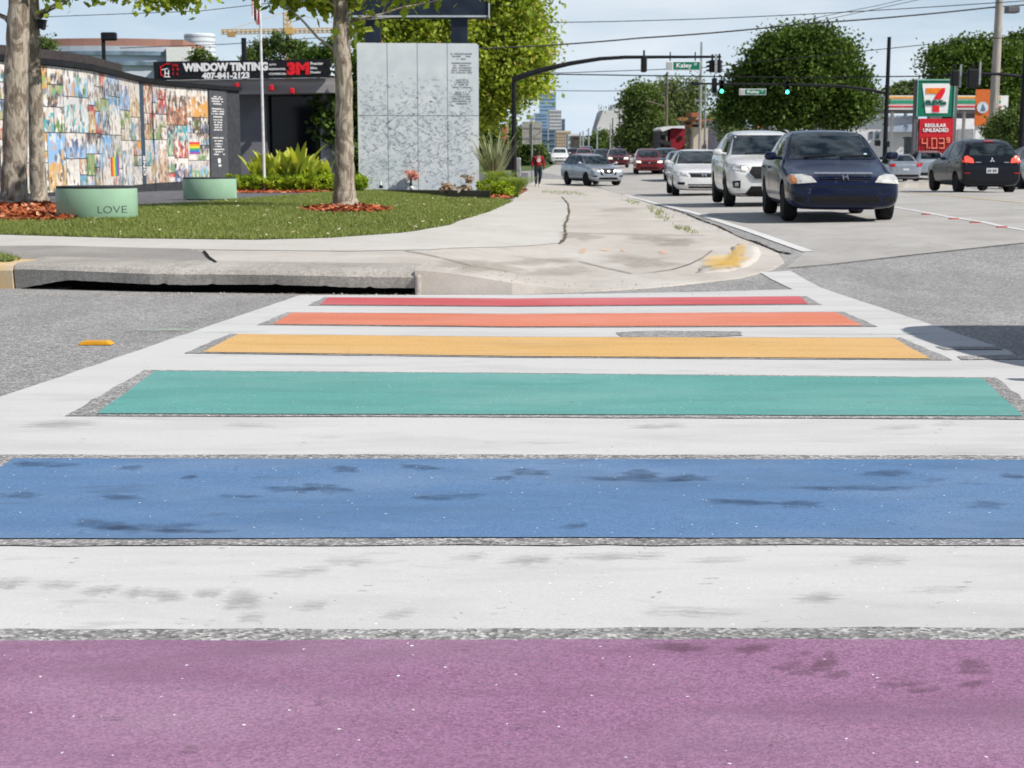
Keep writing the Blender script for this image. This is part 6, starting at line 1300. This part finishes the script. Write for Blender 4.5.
mb.build('red_canopy_lamp', REDP, bt)
# far pale building with brown band, round tank, tower crane
YB = 260.; k = YB/F; fb = thing('office_building', 'long pale curved office building with a brown top band behind the mural', 'building', (at(110, 150, YB).x, YB, -.6))
mb = MB(); 
def curved(mb, x0, x1, y0, y1, Y, bulge, dep):
    n = 10; f = [];
    for i in range(n+1): u = i/n; X = at(x0+(x1-x0)*u, 60, Y).x; f.append((X, Y-bulge*math.sin(math.pi*u)**.7))
    f += [(f[-1][0], Y+dep), (f[0][0], Y+dep)]; za = at(512, y1, Y).z; zb_ = at(512, y0, Y).z; mb.prism(f, (0, 0, za), (1, 0, 0), (0, 1, 0), (0, 0, zb_-za))
curved(mb, 30, 178, 47, 160, YB, 3, 30); mb.build('body', mat('pale blue cladding', (.50, .55, .62), .4, var=.18, vscale=.12, stretch=(.3, 1, 3)), fb)
mb = MB(); curved(mb, 35, 172, 39.5, 47.2, YB+3, 3, 26); mb.build('brown_band', mat('brown band', (.30, .16, .12), .7, var=.1), fb)
mb = MB(); curved(mb, 32, 178, 52, 56, YB-.6, 3, 20); curved(mb, 32, 178, 62, 66, YB-.6, 3, 20); mb.build('window_band', mat('blue grey glazing', (.16, .22, .28), .2, var=.3, vscale=.4), fb)
mb = MB(); bx_px(mb, 170, 47, 190, 160, YB-6, 20); mb.build('white_wing', WHITE, fb)
mb = MB(); bx_px(mb, 171, 39.5, 183, 47.2, YB-3, 18); mb.build('wing_band', MATS['brown band'], fb)
YK = 300.; p = at(200.5, 60, YK); t = thing('storage_tank', 'white cylindrical tower standing behind the long pale office building', 'tower', (p.x, YK, -.6)); mb = MB(); mb.lathe([(15*YK/F, -.6), (15*YK/F, at(200, 35, YK).z), (14*YK/F, at(200, 34, YK).z)], (p.x, YK, 0), 36); mb.build('shell', mat('white corrugated shell', (.62, .66, .70), .5, var=.08, vscale=1, stretch=(1, 1, 8)), t, smooth=True)
mb = MB()
for yy in (38, 43, 48, 53): mb.lathe([(15.2*YK/F, 0), (15.2*YK/F, .25)], (p.x, YK, at(200, yy, YK).z), 36)
mb.build('bands', mat('grey band', (.36, .40, .44), .5), t)
YCR = 420.; kc = YCR/F; CRN = mat('yellow crane steel', (.62, .40, .14), .5, var=.1); p = at(287, 60, YCR)
t = thing('tower_crane', 'yellow tower crane with a long level jib above the shop roofs', 'crane', (p.x, YCR, -.6)); mb = MB()
def lattice(mb, a, b, w, n, r):
    a = Vector(a); b = Vector(b); d = (b-a); s_ = d.normalized().orthogonal().normalized()*w/2; s2 = d.normalized().cross(s_)
    cs = [s_+s2, s_-s2, -s_-s2, -s_+s2]
    for c in cs: mb.tube([a+c, b+c], r, 4)
    for i in range(n):
        for j in range(4): mb.tube([a+d*(i/n)+cs[j], a+d*((i+1)/n)+cs[(j+1) % 4]], r*.6, 3)
lattice(mb, (p.x, YCR, -.6), at(287, 12, YCR), 5*kc, 30, .6*kc); mb.build('mast', CRN, t)
mb = MB(); lattice(mb, at(221, 32, YCR), at(420, 29, YCR), 3.2*kc, 44, .5*kc); mb.build('jib', CRN, t)
mb = MB(); bx_px(mb, 227, 32, 234, 36.5, YCR-1, 2); mb.build('counterweight', mat('crane weight', (.45, .28, .12), .6), t); mb = MB(); bx_px(mb, 285, 27, 293, 34, YCR-2, 2.4); mb.build('cab', CRN, t)
mb = MB(); mb.tube([at(287, 12, YCR), at(225, 31, YCR)], .25*kc, 3); mb.tube([at(287, 12, YCR), at(360, 29, YCR)], .25*kc, 3); mb.build('stay_cables', CRN, t)
# ================================================================== downtown
def tower(label, x0, y0, x1, Y, m, name='high_rise', bands=0, bm=None, cols=0, depth=25, yb=166, bandw=.35, x0w=None):
    a = at(x0, yb, Y); b = at(x1, y0, Y); t = thing(name, label, 'building', ((a.x+b.x)/2, Y, -.6)); mb = MB(); mb.box(((a.x+b.x)/2, Y+depth/2, (b.z-.6)/2), (b.x-a.x, depth, b.z+.6)); mb.build('body', m, t)
    H = b.z+.6; W = b.x-a.x
    if bands and not cols:
        mb = MB()
        for i in range(bands): z = -.6+H*(i+.55)/bands; mb.box(((a.x+b.x)/2, Y-.25, z), (W*.96, .5, H/bands*bandw))
        mb.build('window_bands', bm, t)
    if cols:
        for i in range(bands):
            for j in range(cols): mb = MB(); mb.box((a.x+W*(j+.5)/cols, Y-.12, -.6+H*(i+.55)/bands), (W/cols*.5, .3, H/bands*.5)); mb.build('window', bm, t)
    mb = MB(); mb.box(((a.x+b.x)/2, Y+depth/2, b.z+.4), (W*1.02, depth*1.02, .8)); mb.build('parapet', m, t)
    return t
BG = mat('blue curtain glass', (.27, .40, .52), .25, var=.2, vscale=.05, stretch=(1, 1, .4)); BG2 = mat('darker blue glass', (.17, .28, .40), .25, var=.2, vscale=.05); OFFW = mat('off white facade', (.58, .58, .57), .7, var=.05, vscale=.1); TANB = mat('cream facade', (.56, .48, .38), .7, var=.05, vscale=.1); SLATE = mat('slate glass block', (.10, .15, .21), .25, var=.3, vscale=.08); WND = mat('far window', (.13, .16, .20), .3)  # curtain glass kept pale blue, the sky's reflection put into its colour
tower('tall blue glass high rise, highest on the skyline', 539.5, 93.5, 556, 1500, BG, bands=16, bm=BG2)
tower('shorter blue glass block joined to the foot of the tall high rise', 534, 114, 548, 1350, BG, bands=12, bm=BG2)
tower('white residential tower with window columns right of the blue high rise', 549, 111, 561.5, 1200, OFFW, bands=12, cols=6, bm=WND)
tower('slate block closely behind the white residential tower', 561.5, 120, 565, 1230, SLATE)
tower('dark slate glass office block below the blue high rise', 541, 131.5, 556, 800, SLATE, bands=4, bm=BG2, bandw=.15)
tower('cream low apartment block with rows of windows right of the slate block', 556, 132.5, 571, 700, TANB, bands=7, cols=6, bm=mat('orange brown window', (.36, .24, .15), .4))
tower('low white building with dark sides before the far trees', 568, 136, 581, 600, OFFW, bands=3, cols=2, bm=WND, yb=163)
tower('low dark fronted building at the foot of the far trees', 573, 138, 581.5, 560, mat('dark brown front', (.07, .06, .055), .6), yb=160)
tower('pale small block left of the blue high rise seen over the trees', 530, 116, 535, 1300, OFFW, bands=8, bm=BG)
# sloping concrete building with antennas
YS = 620.; k = YS/F; t = thing('sloping_building', 'pale concrete building with a slanted side and antennas on its roof', 'building', (at(610, 150, YS).x, YS, -.6))
mb = MB(); pf = lambda x, y: (at(x, y, YS).x, at(x, y, YS).z)
mb.prism([pf(590, 160), pf(596.5, 128), pf(603, 110.5), pf(626, 110.5), pf(630, 160)], (0, YS, 0), (1, 0, 0), (0, 0, 1), (0, 30, 0)); mb.build('slanted_block', OFFW, t)
mb = MB(); mb.prism([pf(592, 130), pf(597, 113), pf(600, 110.5), pf(603.2, 110.5), pf(599, 121), pf(594, 133)], (0, YS-.3, 0), (1, 0, 0), (0, 0, 1), (0, .4, 0)); mb.build('slanted_glazing', mat('grey glazing', (.15, .18, .21), .4, var=.3, vscale=.2), t)
mb = MB(); mb.prism([pf(612, 110.6), pf(613, 105), pf(618, 102.5), pf(627, 102.5), pf(628, 110.6)], (0, YS+2, 0), (1, 0, 0), (0, 0, 1), (0, 20, 0)); mb.build('roof_block', OFFW, t)
mb = MB(); rr = random.Random(4)
for x in (599, 601.5, 604, 606, 608.5, 611, 613): mb.tube([at(x, 111, YS+1), at(x+rr.uniform(-.5, .5), rr.uniform(103.5, 107.5), YS+1)], .35*k, 4)
for x, yy in ((620.8, 92), (623.8, 94.5)): mb.tube([at(x, 103, YS+1), at(x, yy, YS+1)], .8*k, 5)
for x, y in ((601, 108), (606, 107), (609, 108.5), (612, 106.5)): q = at(x, y, YS+.8); mb.box((q.x, YS+.8, q.z), (1.6*k, .5, 1.6*k))
mb.build('antennas', mat('antenna grey', (.22, .24, .27), .6), t)

# ================================================================== trees of the middle distance
YL = 75.
lob = lobes_px([(450, 30, 62, 50), (520, 30, 33, 48), (392, 40, 48, 40), (440, 90, 60, 40), (503, 85, 34, 42), (485, -30, 70, 45), (400, -30, 50, 40), (532, 78, 22, 20), (478, 118, 20, 22), (372, 110, 32, 40), (541, 50, 14, 28), (494, 106, 10, 12)], YL, f=.92)
tree('broadleaf_tree', 'large sunlit yellow green tree rising behind the signed white wall', (at(455, 150, YL).x, YL, zr(YL)), lob, 76000, .20, L_SYC, BARK, .26, third=.05, clump=.85, shell=.35)
lob = lobes_px([(336, 120, 16, 34), (350, 85, 18, 30), (345, 155, 16, 22), (362, 140, 12, 30)], 74)
tree('dark_tree', 'small dark tree in shade behind the lone pale trunk', (at(345, 150, 74).x, 74, zr(74)), lob, 4500, .26, L_OAK, BARKD, .12, clump=.6, shell=.3)
YO = 98.
lob = lobes_px([(805, 48, 30, 20), (828, 62, 30, 26), (778, 60, 28, 24), (762, 84, 30, 24), (800, 82, 42, 28), (838, 86, 28, 26), (746, 100, 22, 18), (782, 106, 32, 18), (820, 106, 34, 20), (852, 102, 18, 18), (736, 110, 12, 12), (862, 108, 10, 12), (728, 112, 7, 8), (868, 96, 7, 8), (852, 74, 8, 8), (748, 72, 9, 8), (788, 34, 9, 7), (822, 38, 10, 7), (765, 52, 8, 7), (796, 124, 14, 7), (842, 122, 11, 7), (765, 122, 10, 6)], YO, f=1.)
tree('oak_tree', 'big dense dark green oak filling the middle of the skyline', (at(772, 150, YO).x, YO, zr(YO)), [(l[0], l[1], l[2], l[3]*.9, l[4]*.9, l[5]*.9) for l in lob], 78000, .215, L_OAK, BARKD, .24, clump=.9, shell=.45, group=None)
def simple_tree(name, label, lst, Y, N, size, leaf, tr=.2, **kw):
    N = int(N*2.1); size *= .66; lob = lobes_px(lst, Y, f=.94); tree(name, label, (at(lst[0][0], 150, Y).x, Y, zr(Y)), lob, N, size, leaf, BARKD, tr, **kw)
simple_tree('broadleaf_tree', 'dense green tree left of the restaurant, nearest the road poles', [(645, 115, 20, 30), (636, 100, 12, 18), (655, 135, 22, 20), (632, 140, 14, 18)], 165, 9000, .45, L_MID, .3, clump=1.1)
simple_tree('broadleaf_tree', 'lighter loose crowned tree behind the red restaurant', [(680, 105, 16, 22), (668, 90, 12, 12), (694, 92, 12, 14), (690, 120, 20, 20), (668, 122, 14, 18)], 185, 6500, .45, L_PALE, .3, clump=1.3, shell=.2)
simple_tree('broadleaf_tree', 'slim pale tree between the restaurant and the big oak', [(731, 105, 9, 18), (727, 125, 10, 22), (736, 138, 10, 12)], 130, 2600, .32, L_PALE, .15, clump=.8, shell=.2)
simple_tree('broadleaf_tree', 'dark tree behind the pale utility pole and tan restaurant', [(715, 128, 14, 16), (704, 132, 12, 14)], 200, 2400, .45, L_MID, .2)
simple_tree('broadleaf_tree', 'dark green tree on the right behind the petrol station canopy', [(955, 62, 24, 24), (935, 68, 14, 18), (985, 60, 22, 24), (1005, 70, 20, 26), (960, 85, 26, 14), (1000, 95, 22, 18), (938, 92, 14, 12), (1022, 80, 14, 24)], 135, 14000, .42, L_OAK, .3, clump=1.1, shell=.5, tb=(.25, 1))
mb = MB(); bx_px(mb, 478, 112, 495, 160, 112, 6); wb_o = thing('cream_shop', 'cream building corner seen between the white wall and the curved mast', 'building', (at(486, 150, 112).x, 114, zr(112))); mb.build('wall', mat('cream render', (.56, .49, .38), .7, var=.06), wb_o); mb = MB(); bx_px(mb, 480, 128, 486, 140, 111.9, .2); mb.build('window', BLKPL, wb_o)
simple_tree('bush', 'rounded green bush under the black mast at the right edge', [(1010, 128, 20, 18), (1024, 122, 14, 14), (996, 134, 9, 12), (1018, 140, 16, 12)], 62, 6500, .17, L_MID, .08, clump=.35, cat='bush')
simple_tree('broadleaf_tree', 'pale green tree between the far mast and the petrol station sign', [(905, 90, 14, 9), (918, 86, 8, 6), (890, 95, 8, 6)], 230, 2000, .5, L_PALE, .2)
simple_tree('broadleaf_tree', 'low rounded far tree just left of the dense green tree', [(600, 145, 12, 13), (588, 148, 8, 10), (609, 150, 8, 10)], 420, 2600, .9, L_MID, .4, clump=2)
simple_tree('broadleaf_tree', 'small far dark tree right of the sloping building foot', [(617, 148, 8, 10), (624, 146, 7, 14)], 400, 1500, .9, L_OAK, .4, clump=2)
simple_tree('broadleaf_tree', 'green roadside tree behind the walker and the square sign back', [(520, 150, 14, 18), (532, 153, 12, 14), (510, 140, 12, 16), (540, 158, 8, 8)], 150, 5000, .4, L_MID, .25)
simple_tree('broadleaf_tree', 'small green tree behind the white wall right edge', [(494, 145, 12, 16), (486, 135, 10, 18)], 105, 2500, .3, L_MID, .15)
simple_tree('broadleaf_tree', 'grey green tree above the shop roof left of the flagpole top', [(262, 52, 14, 12), (282, 46, 16, 14), (300, 52, 14, 12), (250, 56, 10, 8)], 190, 3800, .42, L_MID, .25, shell=.2)
simple_tree('broadleaf_tree', 'grey green tree above the shop roof near the crane mast', [(318, 56, 13, 10), (333, 50, 10, 12), (305, 60, 10, 6)], 175, 2600, .4, L_OAK, .25)
simple_tree('broadleaf_tree', 'little tree before the white cylindrical tower', [(200, 56, 8, 7), (210, 59, 6, 4), (193, 60, 5, 3)], 180, 700, .4, L_MID, .15, shell=.1)
simple_tree('broadleaf_tree', 'small green tree top peeking over the mural beside the trunks', [(44, 46, 7, 5)], 90, 500, .22, L_MID, .1)
simple_tree('broadleaf_tree', 'tree beyond the distant petrol station at the right edge', [(1020, 60, 16, 30)], 150, 3000, .42, L_OAK, .25)
# ================================================================== right side: petrol station, shops
YG = 84.; k = YG/F; t = thing('price_sign', 'petrol station sign with a green and white logo over a red price board', 'sign', (at(936, 150, YG).x, YG, road_z(24, YG)))
for x0, x1 in ((914.5, 918.5), (952.5, 957)):
    mb = MB(); a = at(x0, 100, YG).x; b = at(x1, 100, YG).x; zt_ = at(900, 81 if x0 < 920 else 86, YG).z; mb.box(((a+b)/2, YG+.1, zt_/2-.5), (b-a, .35, zt_+1)); mb.build('post', mat('grey sign post', (.13, .13, .14), .5), t)
mb = MB(); bx_px(mb, 917.5, 79.5, 954.5, 116.5, YG-.15, .4); mb.build('green_box', GREENP, t)
mb = MB(); bx_px(mb, 917.2, 79.2, 954.9, 80.4, YG-.2, .5); bx_px(mb, 917.2, 80.4, 918.0, 116.8, YG-.2, .5); bx_px(mb, 954.0, 80.4, 954.9, 116.8, YG-.2, .5); mb.build('light_rim', mat('pale green rim', (.25, .48, .38), .4), t)
def fpoly(name, pts, m, off, th=.03):
    mb = MB(); q = [(at(x, y, YG-off).x, at(x, y, YG-off).z) for x, y in pts]; mb.prism(q, (0, YG-off, 0), (1, 0, 0), (0, 0, 1), (0, th, 0)); return mb.build(name, m, t)
fpoly('white_shield', [(922.3, 83.5), (950.5, 83.5), (947.5, 113.2), (925.8, 113.2)], WHITE, .18)
fpoly('orange_bar', [(926.3, 88), (942.5, 88), (937, 93.6), (926.3, 93.6)], mat('orange logo', (.80, .22, .02), .4), .21)
fpoly('red_stroke', [(942.5, 88), (945.2, 88), (945, 92), (941, 99.2), (934, 99.2), (937, 93.6)], REDL, .212)
fpoly('red_foot', [(932.6, 105.5), (939.4, 105.5), (939.4, 112), (932.6, 112)], REDL, .21)
mb = MB(); text_on(mb, 'ELEVEn', at(925.6, 105, YG-.22), (1, 0, 0), (0, 0, 1), 20.2*k, 4.6*k, bold=.05, thick=.03); mb.build('green_lettering', mat('dark green letters', (.0, .10, .06), .4), t)
mb = MB(); bx_px(mb, 929.5, 115.8, 942, 118.6, YG+.0, .25); mb.build('joint_box', WHITE, t)
mb = MB(); bx_px(mb, 918, 118.6, 953.5, 166, YG-.15, .35); mb.build('red_board', REDP, t)
mb = MB(); bx_px(mb, 920.5, 137, 952, 160, YG-.17, .05); mb.build('digit_panel', mat('dark red digit panel', (.30, .012, .015), .4), t)
mb = MB(); text_on(mb, 'REGULAR', at(924.8, 127.2, YG-.18), (1, 0, 0), (0, 0, 1), 21*k, 3.6*k, bold=.03, thick=.03); text_on(mb, 'UNLEADED', at(923, 132, YG-.18), (1, 0, 0), (0, 0, 1), 25*k, 3.7*k, bold=.03, thick=.03); mb.build('white_lettering', WHITEG, t)
LED = mat('lit price digits', (.9, .3, .2), .4, emit=(1., .32, .2), es=.22); SEG = {'4': 'bcfg', '0': 'abcdef', '3': 'abcdg', '9': 'abcdfg'}
def digit(ch, x0, y0, w, h):
    mb = MB(); tk = .75
    S_ = {'a': (0, 0, w, tk), 'g': (0, h/2-tk/2, w, tk), 'd': (0, h-tk, w, tk), 'f': (0, 0, tk, h/2), 'b': (w-tk, 0, tk, h/2), 'e': (0, h/2, tk, h/2), 'c': (w-tk, h/2, tk, h/2)}
    for i, s_ in enumerate(SEG[ch]): x, y, ww, hh = S_[s_]; a = at(x0+x, y0+y+hh, YG-.2-.001*i); b = at(x0+x+ww, y0+y, YG-.2-.001*i); mb.box(((a.x+b.x)/2, YG-.2-.0015*i, (a.z+b.z)/2), (b.x-a.x, .04, b.z-a.z))
    mb.build('digit', LED, t)
digit('4', 921.8, 138, 5.6, 10.5); digit('0', 931.4, 138, 5.6, 10.5); digit('3', 939, 138, 5.4, 10.5); digit('9', 946.6, 137.5, 3.2, 5)
mb = MB(); bx_px(mb, 929, 147.2, 930, 148.5, YG-.2, .04); mb.build('decimal_point', LED, t)
# canopy with stripes
YC = 100.; k = YC/F; t = thing('station_canopy', 'petrol station canopy with orange, green and red stripes along its fascia', 'canopy', (at(960, 150, YC).x, YC+4, road_z(20, YC)))
mb = MB(); bx_px(mb, 886, 95.5, 1008.5, 109.5, YC, 9); mb.build('fascia', WHITE, t)
STR = [(96.5, 98.6, mat('orange stripe', (.80, .38, .07), .4)), (100.2, 103.4, mat('green stripe', (.03, .32, .17), .4)), (105.6, 107.2, mat('red stripe', (.68, .05, .05), .4))]
for y0, y1, m_ in STR: mb = MB(); bx_px(mb, 886, y0, 1001, y1, YC-.04, .03); mb.build('stripe', m_, t)
for x in (962, 1003, 890): mb = MB(); bx_px(mb, x, 109.5, x+4, 160, YC+3, .4); mb.build('column', WHITE, t)
mb = MB(); bx_px(mb, 884, 109.6, 1006, 110.5, YC+.3, 8); mb.build('soffit', GREYW, t)
YP = 118.; t = thing('station_shop', 'low white shop building under the striped canopy', 'building', (at(960, 150, YP).x, YP+4, road_z(20, YP)))
mb = MB(); bx_px(mb, 952, 118.5, 1040, 163, YP, 10); mb.build('walls', WHITE, t); mb = MB(); bx_px(mb, 955, 111, 988, 118.3, YP+.5, 8); mb.build('dark_roof', mat('dark roof', (.03, .03, .035), .8), t)
mb = MB(); bx_px(mb, 957, 129, 974, 150, YP-.1, .2); mb.build('grey_front', mat('grey shop front', (.28, .29, .30), .6), t)
YA = 112.; k = YA/F; p = at(983, 107, YA-14); t = thing('banner_sign', 'tall orange banner with a round white emblem beside the concrete pole', 'banner', (p.x, YA-14, road_z(20, 98))); kk = (YA-14)/F
mb = MB(); q = at(982.5, 107.5, YA-14); mb.box((q.x, YA-14, q.z), (14.5*kk, .1, 35*kk)); mb.build('banner', ORANGEP, t); mb = MB(); q2 = at(982.5, 107.5, YA-14.1); mb.lathe([(0.001, 0), (5.6*kk, 0), (5.6*kk, .03)], (q2.x, YA-14.1, q2.z), 24, M=Matrix.Rotation(math.pi/2, 3, 'X')); mb.build('emblem_disc', mat('pale blue disc', (.55, .62, .68), .5), t)
mb = MB(); mb.prism([(-1.6*kk, -3*kk), (.2*kk, 3.4*kk), (2.6*kk, -1*kk), (2.4*kk, -3.4*kk)], (q2.x, YA-14.16, q2.z), (1, 0, 0), (0, 0, 1), (0, .02, 0)); mb.build('emblem_mark', mat('steel blue mark', (.12, .20, .28), .5), t)
mb = MB(); bx_px(mb, 974, 125.5, 990, 160, YA-13.9, .2); mb.build('white_base', WHITE, t)
YW2 = 135.; k = YW2/F; t = thing('flat_shop', 'long low white flat roofed building behind the mast right of the oak', 'building', (at(880, 150, YW2).x, YW2+5, road_z(20, YW2)))
mb = MB(); bx_px(mb, 840, 117.5, 916, 163, YW2, 10); mb.build('walls', mat('white shop wall', (.66, .66, .66), .6, var=.05), t); mb = MB(); bx_px(mb, 838, 115.5, 917, 117.6, YW2-.5, 11); mb.build('roof_edge', mat('blue grey edge', (.42, .46, .52), .5), t)
mb = MB(); mb.prism([(at(885, 125, YW2).x, at(885, 127, YW2).z), (at(915, 125, YW2).x, at(915, 123.5, YW2).z), (at(915, 132, YW2).x, at(915, 132, YW2).z), (at(884, 132, YW2).x, at(884, 132, YW2).z)], (0, YW2-1.2, 0), (1, 0, 0), (0, 0, 1), (0, 1.2, 0)); mb.build('awning', mat('pale blue awning', (.38, .44, .54), .5), t)
for x in (869.5, 875.5): mb = MB(); bx_px(mb, x, 131.5, x+3.8, 139, YW2-.08, .1); mb.build('window', WND, t)
mb = MB(); bx_px(mb, 851, 99, 886, 115.4, YW2+20, 8); tag(mb.build('grey_building', mat('grey blue building', (.20, .21, .24), .7)), 'small grey building wall seen between the oak and the mast', 'building')
mb = MB(); q = at(908, 146, 108); kq = 108/F; mb.box((q.x, 108, q.z), (7*kq, .5, 16*kq), bev=.05); mb.box((q.x, 108, q.z+8*kq), (9.5*kq, .7, 2*kq), bev=.05); tag(mb.build('fuel_pump', mat('grey pump', (.16, .18, .20), .5)), 'grey fuel pump left of the red price board', 'fuel pump')
# restaurant & cream building & grey shop left of oak
YR = 150.; k = YR/F; t = thing('restaurant', 'dark red building with a pale domed roof edge beyond the white sedan', 'building', (at(671, 150, YR).x, YR+4, zr(YR)))
mb = MB(); bx_px(mb, 670, 127.5, 685, 163, YR, 8); mb.build('red_front', mat('dark red front', (.30, .02, .03), .6, var=.15), t); mb = MB(); bx_px(mb, 660, 130, 670, 163, YR+.8, 8); mb.build('dark_side', mat('dark side wall', (.05, .04, .045), .6), t)
mb = MB(); mb.prism([(at(x, y, YR-.5).x, at(x, y, YR-.5).z) for x, y in ((660, 129), (664, 126.5), (684.5, 125.6), (685, 128.4), (672, 128), (663, 131.5))], (0, YR-.5, 0), (1, 0, 0), (0, 0, 1), (0, 8, 0)); mb.build('roof_edge', WHITE, t)
mb = MB(); q = at(680, 138, YR-.1); mb.lathe([(0.001, 0), (2.3*k, 0), (2.3*k, .05)], (q.x, YR-.06, q.z), 18, M=Matrix.Rotation(math.pi/2, 3, 'X')); mb.build('round_sign', BLACKM, t)
mb = MB(); bx_px(mb, 662, 130, 668, 135, YR+.7, .1); mb.build('pale_lettering_board', mat('grey board', (.35, .36, .4), .6, var=.6, vscale=3), t)
mb = MB(); mb.prism([(at(x, y, YR-2).x, at(x, y, YR-2).z) for x, y in ((657, 142), (660, 139), (672, 142), (672, 146))], (0, YR-2, 0), (1, 0, 0), (0, 0, 1), (0, 3, 0)); mb.build('awning', mat('dark awning', (.04, .035, .04), .7), t)
YQ = 175.; t = thing('cream_building', 'cream building with stepped terracotta tiled roofs behind the slim pole', 'building', (at(705, 150, YQ).x, YQ+4, zr(YQ)))
CREAM = MATS['cream render']; TERR = mat('terracotta tiles', (.36, .15, .07), .8, var=.2, bump=.3)
mb = MB(); bx_px(mb, 693, 128, 722, 163, YQ, 9); mb.build('walls', CREAM, t); mb = MB(); bx_px(mb, 679, 120, 693, 163, YQ+3, 8); mb.build('side_wing', mat('grey wing', (.28, .27, .25), .7), t)
for x0, y0, x1, y1, dy in ((678, 117.5, 687, 120.5, 1.5), (691.5, 112.5, 699, 117, 1.2), (689, 119.5, 702, 121.5, .6), (688, 124.5, 705, 127, .3), (699, 119, 712, 122.5, 3)): mb = MB(); bx_px(mb, x0, y0, x1, y1, YQ-dy, 6); mb.build('tiled_roof', TERR, t)
mb = MB(); bx_px(mb, 692.5, 117, 698.5, 128, YQ-.3, 4); mb.build('turret', CREAM, t)
for x0, x1 in ((703, 706.5), (714.5, 719.5)): mb = MB(); bx_px(mb, x0, 144.5, x1, 150, YQ-.1, .2); mb.build('window', BLKPL, t)
YZ = 140.; t = thing('grey_shop', 'grey modern shop with a dark name board between cream building and oak', 'building', (at(740, 150, YZ).x, YZ+4, zr(YZ)))
mb = MB(); bx_px(mb, 720, 119, 766, 163, YZ, 9); mb.build('walls', mat('grey lilac wall', (.34, .34, .40), .6, var=.08), t); mb = MB(); bx_px(mb, 720.7, 122.6, 731.5, 126.8, YZ-.06, .05); mb.build('name_board', BLKPL, t)
mb = MB(); glyphs(mb, at(721.4, 125.8, YZ-.12), (1, 0, 0), (0, 0, 1), 9.4*YZ/F, 2.2*YZ/F, 6, .02); mb.build('board_lettering', mat('dim letters', (.10, .11, .16), .5), t)
for x0 in (723, 727): mb = MB(); bx_px(mb, x0, 130.5, x0+2.6, 145, YZ-.06, .05); mb.build('window', WND, t)
mb = MB(); bx_px(mb, 746, 119.6, 757, 125.6, YZ-.1, .05); mb.build('poster', mat('turquoise poster', (.25, .50, .55), .5, var=.4, vscale=1.5, col2=(.6, .65, .66)), t); mb = MB(); bx_px(mb, 757.5, 120.5, 765.5, 128, YZ-.12, .05); mb.build('poster', mat('orange poster', (.62, .22, .10), .5, var=.3), t)
mb = MB(); bx_px(mb, 770, 119, 845, 163, YW2+4, 10); tag(mb.build('long_white_building', MATS['white shop wall']), 'long white building half hidden under the big oak', 'building')
mb = MB(); p0 = at(641, 160, 150); k5 = 150/F
for i in range(5): mb.box((p0.x+(i-2)*2.6*k5, 150, p0.z), (2.2*k5, .1, 7*k5), bev=.03)
mb.box((p0.x, 149.9, p0.z+2*k5), (13*k5, .05, 1*k5)); tag(mb.build('barrier', mat('orange red barrier', (.55, .10, .06), .6)), 'row of orange red roadside barrier panels under the dense green tree', 'barrier')
# raised kerb island under the right hand traffic
mb = MB(); a = G(894, 188.5); b = G(931, 186.5); mb.prism([(a.x, a.y), (b.x+1, b.y-2.4), (b.x+1.2, b.y), (a.x, a.y+2.2)], (0, 0, road_z(a.x, a.y)-.1), (1, 0, 0), (0, 1, 0), (0, 0, .26)); o = mb.build('median_curb', C_CURB); o['kind'] = 'structure'
if HAZE:
    m = bpy.data.materials.new('haze air'); m.use_nodes = True; nt = m.node_tree; nt.nodes.clear(); o_ = nt.nodes.new('ShaderNodeOutputMaterial'); pv = nt.nodes.new('ShaderNodeVolumePrincipled'); pv.inputs['Color'].default_value = (.75, .86, 1, 1); pv.inputs['Density'].default_value = HAZE; pv.inputs['Anisotropy'].default_value = .3; nt.links.new(pv.outputs[0], o_.inputs['Volume'])
    mb = MB(); mb.box((0, 790, 69), (1500, 1620, 142)); hz_o = mb.build('haze', m); hz_o['kind'] = 'stuff'
# far ground: verges both sides of the avenue
GV = mat('far verge', (.07, .11, .035), .95, var=.3, vscale=.4, col2=(.12, .16, .05))
sheet('far_verge', [(-300, 108), (-2.5, 104), (2.6, 125), (12, 300), (20, 700), (-300, 700)], GV, dz=.03)
sheet('far_verge', [(36, 120), (300, 120), (300, 900), (75, 900)], GV, dz=.03)
# white picket / parked white vehicle glimpsed behind the trunk
mb = MB(); bx_px(mb, 321, 148, 330, 163, 80, 1.5); bx_px(mb, 328, 158, 333, 166, 79.6, 1.2); tag(mb.build('parked_cover', WHITE), 'white shape of a parked vehicle glimpsed left of the lone trunk', 'vehicle')
